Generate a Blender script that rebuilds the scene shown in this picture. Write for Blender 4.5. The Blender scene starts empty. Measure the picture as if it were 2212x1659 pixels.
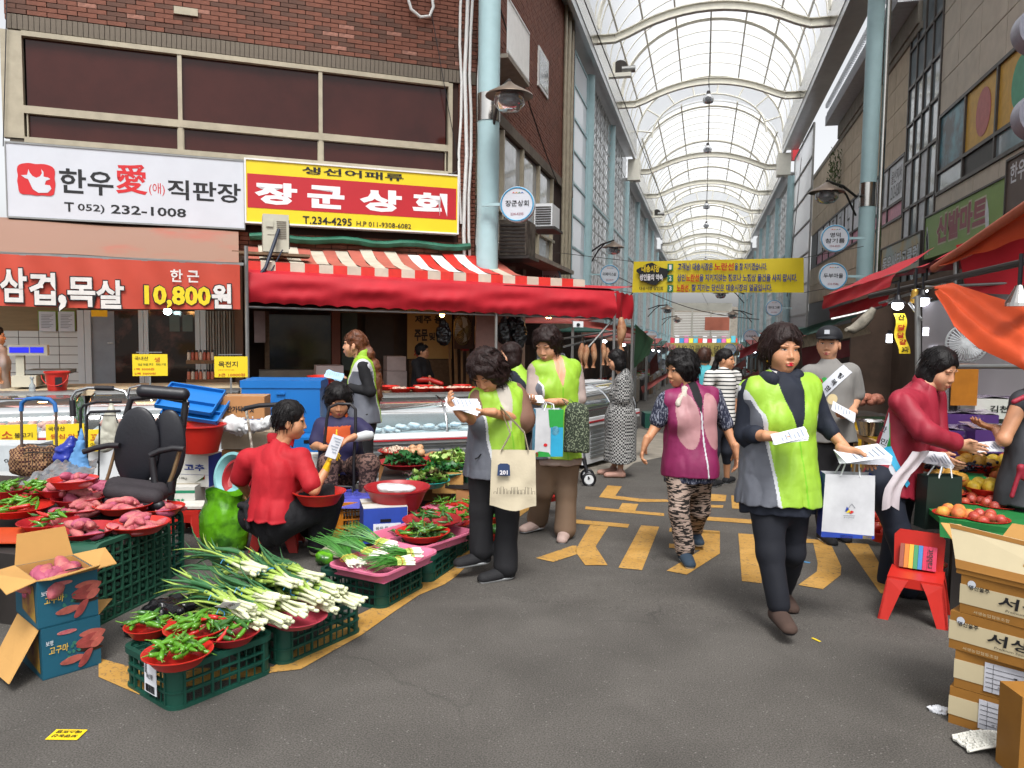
import bpy,math,random
import numpy as np
from math import sin,cos,tan,pi,radians,sqrt,atan2
from mathutils import Vector,Matrix
from mathutils.bvhtree import BVHTree
random.seed(7);RN=np.random.RandomState(5)
scene=bpy.context.scene
COL=scene.collection
# - camera
FOC,PCX,PCY=1661.0,1106.0,829.5
YAW,PIT,ROL=radians(14.0),radians(4.08),radians(0.7)
CAMP=np.array([0.0,0.0,1.5])
cf=np.array([-sin(YAW)*cos(PIT),cos(YAW)*cos(PIT),-sin(PIT)])
_r0=np.array([cos(YAW),sin(YAW),0.0]);_u0=np.cross(_r0,cf)
cr=_r0*cos(ROL)+_u0*sin(ROL);cu=np.cross(cr,cf)
cam=bpy.data.cameras.new('camera');camo=bpy.data.objects.new('camera',cam);COL.objects.link(camo)
cam.sensor_width=36.0;cam.lens=36.0*FOC/2212.0;cam.clip_end=2000;cam.clip_start=0.05
camo.matrix_world=Matrix(((cr[0],cu[0],-cf[0],CAMP[0]),(cr[1],cu[1],-cf[1],CAMP[1]),(cr[2],cu[2],-cf[2],CAMP[2]),(0,0,0,1)))
scene.camera=camo
# - light
world=bpy.data.worlds.new('World');scene.world=world;world.use_nodes=True
wn=world.node_tree;wn.nodes.clear()
sky=wn.nodes.new('ShaderNodeTexSky');sky.sky_type='NISHITA';sky.sun_disc=False
sky.sun_elevation=radians(58);sky.sun_rotation=radians(160);sky.air_density=1.0;sky.dust_density=4.0;sky.ozone_density=1.0
hs=wn.nodes.new('ShaderNodeHueSaturation');hs.inputs['Saturation'].default_value=0.12
bg=wn.nodes.new('ShaderNodeBackground');bg.inputs['Strength'].default_value=0.14
wo=wn.nodes.new('ShaderNodeOutputWorld')
wn.links.new(sky.outputs[0],hs.inputs['Color']);wn.links.new(hs.outputs[0],bg.inputs['Color']);wn.links.new(bg.outputs[0],wo.inputs[0])
sl=bpy.data.lights.new('sun','SUN');sl.energy=1.5;sl.angle=radians(20);sl.color=(1.0,0.97,0.93)
so=bpy.data.objects.new('sun',sl);COL.objects.link(so)
so.rotation_euler=(radians(32),0,radians(180-160))
scene.view_settings.view_transform='Standard';scene.view_settings.look='None'
scene.view_settings.gamma=1.0;scene.view_settings.exposure=0.85;scene.view_settings.use_curve_mapping=False
scene.render.engine='CYCLES'
scene.cycles.max_bounces=6;scene.cycles.transparent_max_bounces=12;scene.cycles.diffuse_bounces=3
scene.cycles.caustics_reflective=False;scene.cycles.caustics_refractive=False
# - places read off the photograph
def ray(u,v):return cf+cr*(u-PCX)/FOC-cu*(v-PCY)/FOC
def at_k(u,v,k):return CAMP+ray(u,v)*k
def at_x(u,v,x):d=ray(u,v);return CAMP+d*(x/d[0])
def at_y(u,v,y):d=ray(u,v);return CAMP+d*(y/d[1])
def at_z(u,v,z):d=ray(u,v);return CAMP+d*((z-CAMP[2])/d[2])
SLOPE=0.035
def gz(y):return-SLOPE*max(0.0,y-4.0)
def gp(u,v,h=0.0):
 d=ray(u,v);p=CAMP+d*((h-1.5)/d[2])
 if p[1]>4:p=CAMP+d*((SLOPE*4+h-1.5)/(d[2]+SLOPE*d[1]))
 return p
def depth(p):return float((np.asarray(p)-CAMP)@cf)
def nrm(a):a=np.asarray(a,float);return a/np.linalg.norm(a)
# - materials
def srgb(h):
 if not isinstance(h,str):return tuple(h)[:3]
 h=h.lstrip('#');h=h if len(h)==6 else ''.join(x*2 for x in h);c=[int(h[i:i+2],16)/255 for i in(0,2,4)]
 return tuple(x/12.92 if x<=.04045 else((x+.055)/1.055)**2.4 for x in c)
MATS={}
def mat(name,col='#808080',rough=.6,metal=0,spec=.5,var=.12,vs=8,bump=0,bs=60,emit=0,ecol=None,alpha=1,trans=0,ior=1.45,col2=None,mix=(.4,.6),aniso=None,sheen=0,coat=0,sss=0,warp=0,detail=4):
 """principled material with broken-up colour and fine relief"""
 if name in MATS:return MATS[name]
 m=bpy.data.materials.new(name);MATS[name]=m;m.use_nodes=True
 nt=m.node_tree;N=nt.nodes;L=nt.links;b=N['Principled BSDF']
 c=srgb(col)
 b.inputs['Roughness'].default_value=rough;b.inputs['Metallic'].default_value=metal
 b.inputs['Specular IOR Level'].default_value=spec;b.inputs['IOR'].default_value=ior
 b.inputs['Alpha'].default_value=alpha;b.inputs['Transmission Weight'].default_value=trans
 b.inputs['Sheen Weight'].default_value=sheen;b.inputs['Coat Weight'].default_value=coat
 if sss:b.inputs['Subsurface Weight'].default_value=sss;b.inputs['Subsurface Scale'].default_value=.01;b.inputs['Subsurface Radius'].default_value=(1,.35,.2)
 tc=N.new('ShaderNodeTexCoord');mp=N.new('ShaderNodeMapping');L.new(tc.outputs['Object'],mp.inputs[0])
 if aniso:mp.inputs['Scale'].default_value=aniso
 if var or col2:
  n=N.new('ShaderNodeTexNoise');n.inputs['Scale'].default_value=vs;n.inputs['Detail'].default_value=detail;n.inputs['Roughness'].default_value=.6;n.inputs['Distortion'].default_value=warp
  L.new(mp.outputs[0],n.inputs['Vector'])
  r=N.new('ShaderNodeValToRGB');L.new(n.outputs['Fac'],r.inputs[0])
  if col2:
   r.color_ramp.elements[0].position,r.color_ramp.elements[1].position=mix
   r.color_ramp.elements[0].color=(*c,1);r.color_ramp.elements[1].color=(*srgb(col2),1)
  else:
   r.color_ramp.elements[0].position,r.color_ramp.elements[1].position=.3,.7
   r.color_ramp.elements[0].color=(*[x*(1-var)for x in c],1);r.color_ramp.elements[1].color=(*[min(1,x*(1+var))for x in c],1)
  L.new(r.outputs[0],b.inputs['Base Color'])
 else:b.inputs['Base Color'].default_value=(*c,1)
 if bump:
  n2=N.new('ShaderNodeTexNoise');n2.inputs['Scale'].default_value=bs;n2.inputs['Detail'].default_value=5
  L.new(mp.outputs[0],n2.inputs['Vector'])
  bp=N.new('ShaderNodeBump');bp.inputs['Strength'].default_value=bump;bp.inputs['Distance'].default_value=.01
  L.new(n2.outputs['Fac'],bp.inputs['Height']);L.new(bp.outputs[0],b.inputs['Normal'])
 if emit:
  b.inputs['Emission Color'].default_value=(*srgb(ecol or col),1);b.inputs['Emission Strength'].default_value=emit
 return m
def nodes_of(m):nt=m.node_tree;return nt,nt.nodes,nt.links,nt.nodes['Principled BSDF']
def glassy(name,col='#ffffff',op=.12,rough=.03):
 """thin clear sheet: mostly see-through with a real reflection"""
 if name in MATS:return MATS[name]
 m=bpy.data.materials.new(name);MATS[name]=m;m.use_nodes=True;nt=m.node_tree;N=nt.nodes;L=nt.links;N.clear()
 o=N.new('ShaderNodeOutputMaterial');t=N.new('ShaderNodeBsdfTransparent');t.inputs[0].default_value=(*srgb(col),1)
 g=N.new('ShaderNodeBsdfGlossy');g.inputs['Roughness'].default_value=rough;d=N.new('ShaderNodeBsdfDiffuse');d.inputs[0].default_value=(*srgb(col),1)
 fr=N.new('ShaderNodeFresnel');fr.inputs[0].default_value=1.5
 m1=N.new('ShaderNodeMixShader');L.new(fr.outputs[0],m1.inputs[0]);L.new(t.outputs[0],m1.inputs[1]);L.new(g.outputs[0],m1.inputs[2])
 m2=N.new('ShaderNodeMixShader');m2.inputs[0].default_value=op;L.new(m1.outputs[0],m2.inputs[1]);L.new(d.outputs[0],m2.inputs[2]);L.new(m2.outputs[0],o.inputs[0])
 return m
def translucent(name,col='#ffffff',tr=.5,tp=.3):
 if name in MATS:return MATS[name]
 m=bpy.data.materials.new(name);MATS[name]=m;m.use_nodes=True;nt=m.node_tree;N=nt.nodes;L=nt.links;N.clear()
 o=N.new('ShaderNodeOutputMaterial');t=N.new('ShaderNodeBsdfTransparent')
 tl=N.new('ShaderNodeBsdfTranslucent');d=N.new('ShaderNodeBsdfDiffuse')
 for x in(tl,d):x.inputs[0].default_value=(*srgb(col),1)
 m1=N.new('ShaderNodeMixShader');m1.inputs[0].default_value=tr;L.new(d.outputs[0],m1.inputs[1]);L.new(tl.outputs[0],m1.inputs[2])
 m2=N.new('ShaderNodeMixShader');m2.inputs[0].default_value=tp;L.new(m1.outputs[0],m2.inputs[1]);L.new(t.outputs[0],m2.inputs[2]);L.new(m2.outputs[0],o.inputs[0])
 return m
# - mesh builder
def fr4(o,ex,ey,ez):
 m=np.eye(4);m[:3,0]=ex;m[:3,1]=ey;m[:3,2]=ez;m[:3,3]=o;return m
def rotz(a,o=(0,0,0)):
 return fr4(o,(cos(a),sin(a),0),(-sin(a),cos(a),0),(0,0,1))
def euler4(rx,ry,rz,o=(0,0,0)):
 m=np.array(Matrix.LocRotScale(Vector(o),Matrix.Rotation(rz,3,'Z')@Matrix.Rotation(ry,3,'Y')@Matrix.Rotation(rx,3,'X'),None));return m
class MB:
 def __init__(s,fr=None):s.v=[];s.f=[];s.m=[];s.fr=fr;s.mi=0;s.sm=[];s.smooth=False
 def add(s,vs,fs):
  vs=np.asarray(vs,float).reshape(-1,3)
  if s.fr is not None:vs=vs@s.fr[:3,:3].T+s.fr[:3,3]
  n=len(s.v);s.v.extend(vs.tolist())
  for f in fs:s.f.append([i+n for i in f]);s.m.append(s.mi);s.sm.append(s.smooth)
  return s
 def box(s,x0,x1,y0,y1,z0,z1,R=None):
  p=np.array([(x,y,z)for z in(z0,z1)for y in(y0,y1)for x in(x0,x1)],float)
  if R is not None:p=p@R[:3,:3].T+R[:3,3]
  return s.add(p,[(0,2,3,1),(4,5,7,6),(0,1,5,4),(2,6,7,3),(0,4,6,2),(1,3,7,5)])
 def cbox(s,c,d,R=None):
  c=np.asarray(c,float);h=np.asarray(d,float)/2
  if R is not None:R=R.copy();R[:3,3]+=c;return s.box(-h[0],h[0],-h[1],h[1],-h[2],h[2],R)
  return s.box(c[0]-h[0],c[0]+h[0],c[1]-h[1],c[1]+h[1],c[2]-h[2],c[2]+h[2])
 def beam(s,a,b,w,h=None,up=(0,0,1)):
  a=np.asarray(a,float);b=np.asarray(b,float);h=h or w;d=b-a;l=np.linalg.norm(d);d=d/l
  x=np.cross(d,up)
  if np.linalg.norm(x)<1e-6:x=np.array([1.,0,0])
  x=nrm(x);z=np.cross(x,d)
  return s.box(-w/2,w/2,0,l,-h/2,h/2,fr4(a,x,d,z))
 def cyl(s,a,b,r0,r1=None,n=12,cap=True):return s.tube([a,b],[r0,r0 if r1 is None else r1],n,cap)
 def tube(s,pts,r,n=8,cap=True,closed=False,flat=None):
  P=np.asarray(pts,float);k=len(P);r=np.broadcast_to(np.asarray(r,float),(k,))
  T=np.zeros_like(P)
  for i in range(k):
   a=P[(i-1)%k]if(closed or i>0)else P[i];b=P[(i+1)%k]if(closed or i<k-1)else P[i]
   T[i]=nrm(b-a+1e-9)
  up=np.array([0,0,1.])if abs(T[0][2])<.9 else np.array([1.,0,0])
  x=nrm(np.cross(T[0],up));vs=[]
  for i in range(k):
   x=nrm(x-T[i]*(x@T[i]));y=np.cross(T[i],x)
   for j in range(n):
    a=2*pi*j/n;vs.append(P[i]+r[i]*(cos(a)*x+sin(a)*y*(flat or 1)))
  fs=[]
  for i in range(k if closed else k-1):
   i2=(i+1)%k
   for j in range(n):
    j2=(j+1)%n;fs.append((i*n+j,i*n+j2,i2*n+j2,i2*n+j))
  if cap and not closed:fs.append(tuple(range(n-1,-1,-1)));fs.append(tuple((k-1)*n+j for j in range(n)))
  return s.add(vs,fs)
 def lathe(s,prof,n=24,c=(0,0,0),sx=1,sy=1,closed=False):
  vs=[];fs=[]
  for(r,z)in prof:
   for j in range(n):a=2*pi*j/n;vs.append((c[0]+r*cos(a)*sx,c[1]+r*sin(a)*sy,c[2]+z))
  k=len(prof)
  for i in range(k-1+(1 if closed else 0)):
   i2=(i+1)%k
   for j in range(n):fs.append((i*n+j,i*n+(j+1)%n,i2*n+(j+1)%n,i2*n+j))
  if not closed:
   if prof[0][0]>1e-4:fs.append(tuple(range(n-1,-1,-1)))
   if prof[-1][0]>1e-4:fs.append(tuple((k-1)*n+j for j in range(n)))
  return s.add(vs,fs)
 def grid(s,fn,nu,nv,thick=0):
  P=np.array([[fn(i/nu,j/nv)for j in range(nv+1)]for i in range(nu+1)],float).reshape(-1,3)
  F=[(i*(nv+1)+j,(i+1)*(nv+1)+j,(i+1)*(nv+1)+j+1,i*(nv+1)+j+1)for i in range(nu)for j in range(nv)]
  return s.add(P,F)
 def poly(s,pts):return s.add(pts,[tuple(range(len(pts)))])
 def prism(s,pts,d):
  """outline pts (3d) extruded by vector d"""
  P=np.asarray(pts,float);n=len(P);Q=P+np.asarray(d,float)
  return s.add(np.vstack([P,Q]),[tuple(range(n-1,-1,-1)),tuple(range(n,2*n))]+[(i,(i+1)%n,n+(i+1)%n,n+i)for i in range(n)])
 def ball(s,c,r,n=10,sq=(1,1,1),R=None):
  c=np.asarray(c,float);vs=[];m=max(4,n//2+1)
  for i in range(m+1):
   t=pi*i/m
   for j in range(n):a=2*pi*j/n;vs.append((r*sin(t)*cos(a)*sq[0],r*sin(t)*sin(a)*sq[1],r*cos(t)*sq[2]))
  vs=np.array(vs)
  if R is not None:vs=vs@R[:3,:3].T
  return s.add(vs+c,[(i*n+j,(i+1)*n+j,(i+1)*n+(j+1)%n,i*n+(j+1)%n)for i in range(m)for j in range(n)])
 def mesh(s,name,inv=None):
  me=bpy.data.meshes.new(name);v=np.array(s.v,float).reshape(-1,3)
  if inv is not None and len(v):v=v@inv[:3,:3].T+inv[:3,3]
  me.from_pydata(v.tolist(),[],s.f)
  me.polygons.foreach_set('material_index',s.m)
  me.polygons.foreach_set('use_smooth',s.sm)
  me.update();return me
def shade(me,ang=40):
 me.polygons.foreach_set('use_smooth',[True]*len(me.polygons));me.set_sharp_from_angle(angle=radians(ang));return me
# - things and parts
class T:
 """one thing: an Empty at its base, parts are children. Shapes are given in world coordinates unless local=True"""
 def __init__(s,name,label,cat,loc=(0,0,0),rz=0,group=None,kind=None,M=None):
  s.o=bpy.data.objects.new(name,None);COL.objects.link(s.o);s.o.empty_display_size=.1
  s.M=np.array(M)if M is not None else rotz(rz,loc)
  s.o.matrix_world=Matrix(s.M.tolist());s.inv=np.linalg.inv(s.M)
  if label:s.o['label']=label
  if cat:s.o['category']=cat
  if group:s.o['group']=group
  if kind:s.o['kind']=kind
 def part(s,name,mb,m,parent=None,local=False,sm=None,kind=None,label=None):
  me=mb if isinstance(mb,bpy.types.Mesh)else mb.mesh(name,None if local else s.inv)
  for x in(m if isinstance(m,(list,tuple))else[m]):
   if not isinstance(mb,bpy.types.Mesh)or len(me.materials)==0 or isinstance(m,(list,tuple)):me.materials.append(x)
  if sm:shade(me,sm)
  o=bpy.data.objects.new(name,me);COL.objects.link(o);o.parent=parent or s.o
  if kind:o['kind']=kind
  if label:o['label']=label
  return o
 def inst(s,name,me,M,parent=None):
  """another object sharing mesh me, local matrix M"""
  o=bpy.data.objects.new(name,me);COL.objects.link(o);o.parent=parent or s.o
  o.matrix_local=Matrix(np.asarray(M).tolist());return o
 def copy(s,loc=None,rz=0,label=None,group=None,M=None):
  t=T.__new__(T);t.M=np.array(M)if M is not None else rotz(rz,loc);t.inv=np.linalg.inv(t.M)
  t.o=s.o.copy();COL.objects.link(t.o);t.o.matrix_world=Matrix(t.M.tolist())
  if label:t.o['label']=label
  if group:t.o['group']=group
  def rec(a,b):
   for ch in a.children:
    c=ch.copy();COL.objects.link(c);c.parent=b;c.matrix_local=ch.matrix_local
    rec(ch,c)
  rec(s.o,t.o);return t
def single(name,mb,m,label,cat,loc=None,M=None,group=None,kind=None,sm=None,local=False):
 """a thing that is one mesh"""
 MM=np.array(M)if M is not None else(rotz(0,loc)if loc is not None else np.eye(4))
 me=mb if isinstance(mb,bpy.types.Mesh)else mb.mesh(name,None if local else np.linalg.inv(MM))
 if not isinstance(mb,bpy.types.Mesh)or len(me.materials)==0:
  for x in(m if isinstance(m,(list,tuple))else[m]):me.materials.append(x)
 if sm:shade(me,sm)
 o=bpy.data.objects.new(name,me);COL.objects.link(o);o.matrix_world=Matrix(MM.tolist())
 if label:o['label']=label
 if cat:o['category']=cat
 if group:o['group']=group
 if kind:o['kind']=kind
 return o
def struct(name,mb,m,sm=None):return single(name,mb,m,None,None,kind='structure',sm=sm)
# - lettering (flat print), made in one go at the end
TEXTQ=[]
def letter(t,s,m,o,ex,ez,w,h,bold=.0,outline=None,ow=.02,parent=None,name='lettering',lift=.003,skew=0,rot=0):
 """flat print of string s centred at o, fitted into w x h along ex/ez; ex x ez gives the side it is read from"""
 ex=nrm(ex);ez=nrm(ez);n=nrm(np.cross(ex,ez))
 if rot:ex,ez=ex*cos(rot)+ez*sin(rot),ez*cos(rot)-ex*sin(rot)
 if outline is not None:TEXTQ.append((t,s,outline,np.asarray(o,float)+n*lift,ex,ez,w+ow*2,h+ow*2,bold+.022,parent,name+'_outline',skew))
 TEXTQ.append((t,s,m,np.asarray(o,float)+n*(lift+(.002 if outline is not None else 0)),ex,ez,w,h,bold,parent,name,skew))
def flush_text():
 obs={};tmp=bpy.data.scenes.new('tmp')
 for q in TEXTQ:
  k=(q[1],q[8])
  if k in obs:continue
  c=bpy.data.curves.new('txt','FONT');c.body=q[1];c.offset=q[8];c.resolution_u=2;c.align_x='CENTER'
  o=bpy.data.objects.new('txt',c);tmp.collection.objects.link(o);obs[k]=o
 tmp.view_layers[0].update();dg=tmp.view_layers[0].depsgraph;data={}
 for k,o in obs.items():
  me=o.evaluated_get(dg).to_mesh()
  v=np.zeros(len(me.vertices)*3);me.vertices.foreach_get('co',v);v=v.reshape(-1,3)
  data[k]=(v,[tuple(p.vertices)for p in me.polygons])
 bpy.data.batch_remove([o.data for o in obs.values()]+list(obs.values()));bpy.data.scenes.remove(tmp)
 for(t,s,m,o,ex,ez,w,h,b,parent,name,skew)in TEXTQ:
  v,f=data[(s,b)]
  if not len(v):continue
  lo=v.min(0);hi=v.max(0);c=(lo+hi)/2;d=np.maximum(hi-lo,1e-6)
  x=(v[:,0]-c[0])/d[0]*w;y=(v[:,1]-c[1])/d[1]*h;x=x+y*skew
  mb=MB();mb.add(o+x[:,None]*ex+y[:,None]*ez,f)
  t.part(name,mb,m,parent=parent)
# - noise + signed-distance modelling
_LAT=RN.rand(32,32,32).astype(np.float32)*2-1
def vnoise(P,f=1.0,seed=0):
 Q=np.asarray(P,np.float32)*f+seed*7.31
 i=np.floor(Q).astype(int);t=Q-i;t=t*t*(3-2*t);i&=31;j=(i+1)&31
 g=lambda a,b,c:_LAT[a[...,0],b[...,1],c[...,2]]
 x,y,z=t[...,0],t[...,1],t[...,2]
 return((g(i,i,i)*(1-x)+g(j,i,i)*x)*(1-y)+(g(i,j,i)*(1-x)+g(j,j,i)*x)*y)*(1-z)+((g(i,i,j)*(1-x)+g(j,i,j)*x)*(1-y)+(g(i,j,j)*(1-x)+g(j,j,j)*x)*y)*z
def fbm(P,f=1.0,o=3,seed=0):
 s=0;a=1
 for k in range(o):s=s+a*vnoise(P,f*2**k,seed+k);a*=.5
 return s
def ridge(P,f=1.,seed=0):return 1-np.abs(vnoise(P,f,seed))*2
class SDF:
 def __init__(s):s.p=[]
 def _a(s,fn,lo,hi,op,k,r):s.p.append((fn,np.asarray(lo,float),np.asarray(hi,float),op,k,r));return s
 def cone(s,a,b,ra,rb=None,k=.02,flat=None,ff=1.0,op='u'):
  a=np.asarray(a,float);b=np.asarray(b,float);rb=ra if rb is None else rb
  F=None if flat is None else nrm(flat)
  def fn(P):
   if F is not None:
    m=(P-a)@F;P=P+np.multiply.outer(m*(1/ff-1),F)
    bb=b+F*(((b-a)@F)*(1/ff-1))
   else:bb=b
   d=bb-a;l2=max(d@d,1e-12);h=np.clip(((P-a)@d)/l2,0,1)
   q=P-a-np.multiply.outer(h,d)
   dd=np.sqrt((q*q).sum(-1))-(ra+(rb-ra)*h)
   return dd*(min(1,ff)if F is not None else 1)
  R=max(ra,rb)*max(1,ff if F is not None else 1)
  return s._a(fn,np.minimum(a,b)-R,np.maximum(a,b)+R,op,k,R)
 def ell(s,c,r,k=.02,R=None,op='u'):
  c=np.asarray(c,float);r=np.asarray(r,float);A=np.eye(3)if R is None else np.asarray(R)[:3,:3]
  def fn(P):
   q=(P-c)@A;k0=np.sqrt(((q/r)**2).sum(-1));k1=np.sqrt(((q/(r*r))**2).sum(-1))+1e-9
   return k0*(k0-1)/k1
  m=r.max();return s._a(fn,c-m,c+m,op,k,m)
 def cut(s,p,n,k=.004):
  p=np.asarray(p,float);n=nrm(n)
  return s._a(lambda P:(P-p)@n,None,None,'c',k,0)if False else s.p.append((lambda P:(P-p)@n,None,None,'c',k,0))or s
 def ev(s,P):
  """P: (...,3)"""
  sh=P.shape[:-1];D=np.full(sh,.08,np.float32)
  ax=None
  if P.ndim==4:ax=(P[:,0,0,0],P[0,:,0,1],P[0,0,:,2])
  for fn,lo,hi,op,k,r in s.p:
   sl=None
   if ax is not None and lo is not None:
    m=k+.03;idx=[]
    for a in range(3):
     i0,i1=np.searchsorted(ax[a],lo[a]-m),np.searchsorted(ax[a],hi[a]+m);idx.append(slice(i0,i1))
    sl=tuple(idx)
    if any(x.stop<=x.start for x in idx):continue
   Q=P if sl is None else P[sl];d0=D if sl is None else D[sl]
   d=fn(Q)
   if op=='u':
    h=np.clip(.5+.5*(d0-d)/k,0,1);e=d0*(1-h)+d*h-k*h*(1-h)
   else:
    if op=='s':d=-d
    h=np.clip(.5-.5*(d0-d)/k,0,1);e=d0*(1-h)+d*h+k*h*(1-h)
   if sl is None:D=e.astype(np.float32)
   else:D[sl]=e
  return D
 def bounds(s):
  lo=np.min([p[1]for p in s.p if p[1]is not None and p[3]=='u'],0);hi=np.max([p[2]for p in s.p if p[1]is not None and p[3]=='u'],0)
  return lo,hi
 def surf(s,h,disp=None,pad=.02):
  lo,hi=s.bounds();lo=lo-pad;hi=hi+pad
  n=np.ceil((hi-lo)/h).astype(int)+1
  ax=[lo[a]+np.arange(n[a])*h for a in range(3)]
  P=np.stack(np.meshgrid(*ax,indexing='ij'),-1).astype(np.float32)
  D=s.ev(P)
  if disp is not None:
   near=np.abs(D)<.04;D[near]+=disp(P[near])
  return nets(D,lo,h)
def nets(D,lo,h):
 """surface nets: vertices, quads"""
 D[0]=D[-1]=1;D[:,0]=D[:,-1]=1;D[:,:,0]=D[:,:,-1]=1
 S=D<0;nx,ny,nz=D.shape
 c=[S[a:nx-1+a,b:ny-1+b,d:nz-1+d]for a in(0,1)for b in(0,1)for d in(0,1)]
 tot=sum(x.astype(np.int8)for x in c);act=(tot>0)&(tot<8)
 I=np.argwhere(act)
 if not len(I):return np.zeros((0,3)),np.zeros((0,4),int)
 idm=np.full(act.shape,-1,np.int64);idm[act]=np.arange(len(I))
 acc=np.zeros((len(I),3));cnt=np.zeros(len(I))
 for axis in range(3):
  o1,o2=[a for a in range(3)if a!=axis]
  for b in(0,1):
   for d in(0,1):
    A=I.copy();A[:,o1]+=b;A[:,o2]+=d;B=A.copy();B[:,axis]+=1
    da=D[A[:,0],A[:,1],A[:,2]];db=D[B[:,0],B[:,1],B[:,2]]
    m=(da<0)!=(db<0);t=np.where(m,da/np.where(m,da-db,1),0)
    p=A.astype(float);p[:,axis]+=t;acc[m]+=p[m];cnt[m]+=1
 V=lo+acc/cnt[:,None]*h;Q=[]
 for axis in range(3):
  o1,o2=[(1,2),(2,0),(0,1)][axis]
  A=S;sl0=[slice(None)]*3;sl1=[slice(None)]*3;sl0[axis]=slice(0,-1);sl1[axis]=slice(1,None)
  a=A[tuple(sl0)];b=A[tuple(sl1)];E=np.argwhere(a!=b);ins=a[E[:,0],E[:,1],E[:,2]]
  q=[]
  for(b1,b2)in((0,0),(-1,0),(-1,-1),(0,-1)):
   C=E.copy();C[:,o1]+=b1;C[:,o2]+=b2;q.append(idm[C[:,0],C[:,1],C[:,2]])
  q=np.stack(q,1);q[~ins]=q[~ins][:,::-1];Q.append(q)
 return V,np.concatenate(Q)
def npmesh(name,V,Q,mats,mi=None,inv=None,smooth=True):
 if inv is not None:V=V@inv[:3,:3].T+inv[:3,3]
 me=bpy.data.meshes.new(name);me.vertices.add(len(V));me.vertices.foreach_set('co',np.ascontiguousarray(V,np.float32).ravel())
 n=len(Q);me.loops.add(n*4);me.loops.foreach_set('vertex_index',np.ascontiguousarray(Q,np.int32).ravel())
 me.polygons.add(n);me.polygons.foreach_set('loop_start',np.arange(n,dtype=np.int32)*4);me.polygons.foreach_set('loop_total',np.full(n,4,np.int32))
 if mi is not None:me.polygons.foreach_set('material_index',np.asarray(mi,np.int32))
 me.polygons.foreach_set('use_smooth',np.full(n,smooth));me.update(calc_edges=True)
 for m in(mats if isinstance(mats,(list,tuple))else[mats]):me.materials.append(m)
 return me
# - common materials
M_asph=mat('asphalt','#2f2d2b',rough=.88,var=0,spec=.3)
nt,N,L,B=nodes_of(M_asph)
geo=N.new('ShaderNodeNewGeometry')
def nz(scale,det=4,dist=0):
 n=N.new('ShaderNodeTexNoise');n.inputs['Scale'].default_value=scale;n.inputs['Detail'].default_value=det;n.inputs['Distortion'].default_value=dist;L.new(geo.outputs['Position'],n.inputs['Vector']);return n
def ramp(src,a,b,ca,cb):
 r=N.new('ShaderNodeValToRGB');r.color_ramp.elements[0].position=a;r.color_ramp.elements[1].position=b
 r.color_ramp.elements[0].color=(*ca,1);r.color_ramp.elements[1].color=(*cb,1);L.new(src,r.inputs[0]);return r
def mixc(fac,a,b,mode='MIX'):
 m=N.new('ShaderNodeMix');m.data_type='RGBA';m.blend_type=mode
 for i,x in((0,fac),(6,a),(7,b)):
  if hasattr(x,'is_output')or hasattr(x,'links'):L.new(x,m.inputs[i])
  else:m.inputs[i].default_value=x if i==0 else(*x,1)
 return m.outputs[2]
base=ramp(nz(2.2,9,.4).outputs['Fac'],.25,.75,(.066,.061,.055),(.104,.096,.087))
fine=ramp(nz(160,3).outputs['Fac'],.35,.7,(.6,.6,.6),(1.45,1.45,1.45))
c1=mixc(1.0,base.outputs[0],fine.outputs[0],'MULTIPLY')
vo=N.new('ShaderNodeTexVoronoi');vo.inputs['Scale'].default_value=52;L.new(geo.outputs['Position'],vo.inputs['Vector'])
vr=ramp(vo.outputs['Distance'],.13,.2,(1,1,1),(0,0,0))
vsel=ramp(nz(17,2).outputs['Fac'],.5,.6,(0,0,0),(.8,.8,.8))
mm=mixc(1.0,vr.outputs[0],vsel.outputs[0],'MULTIPLY')
c2=mixc(mm,c1,(.20,.19,.175))
st=ramp(nz(.55,5,1.2).outputs['Fac'],.58,.72,(0,0,0),(.35,.35,.35))
c3=mixc(st.outputs[0],c2,(.045,.041,.036))
wv=N.new('ShaderNodeVectorMath');wv.operation='MULTIPLY_ADD';wv.inputs[1].default_value=(.5,.5,.5);L.new(nz(2.5,5).outputs['Color'],wv.inputs[0]);L.new(geo.outputs['Position'],wv.inputs[2])
vc=N.new('ShaderNodeTexVoronoi');vc.feature='DISTANCE_TO_EDGE';vc.inputs['Scale'].default_value=.42;L.new(wv.outputs[0],vc.inputs['Vector'])
ck_=ramp(vc.outputs['Distance'],.0015,.005,(1,1,1),(0,0,0));cs_=ramp(nz(.9,3).outputs['Fac'],.5,.6,(0,0,0),(.4,.4,.4))
c3=mixc(mixc(1.0,ck_.outputs[0],cs_.outputs[0],'MULTIPLY'),c3,(.02,.019,.018))
L.new(c3,B.inputs['Base Color'])
bp=N.new('ShaderNodeBump');bp.inputs['Strength'].default_value=.55;bp.inputs['Distance'].default_value=.006
L.new(nz(140,4).outputs['Fac'],bp.inputs['Height']);L.new(bp.outputs[0],B.inputs['Normal'])
M_ypaint=mat('yellow_road_paint','#a8813f',rough=.8,var=.16,vs=14,bump=.3,bs=120)
nt,N,L,B=nodes_of(M_ypaint);geo=N.new('ShaderNodeNewGeometry')
yb=ramp(nz(5,5,.5).outputs['Fac'],.3,.7,srgb('#a47a34'),srgb('#b98f4a'))
wear=ramp(nz(42,5,1.0).outputs['Fac'],.55,.68,(0,0,0),(.75,.75,.75))
L.new(mixc(wear.outputs[0],yb.outputs[0],(.09,.075,.055)),B.inputs['Base Color'])
M_brick=mat('brown_brick','#744636',rough=.75,var=.22,vs=6,bump=.3,bs=40)
M_brick2=mat('dark_brown_brick','#5a3c30',rough=.75,var=.2,vs=7,bump=.3,bs=40)
M_brick3=mat('chipped_brick','#8d6355',rough=.8,var=.3,vs=20)
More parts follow.
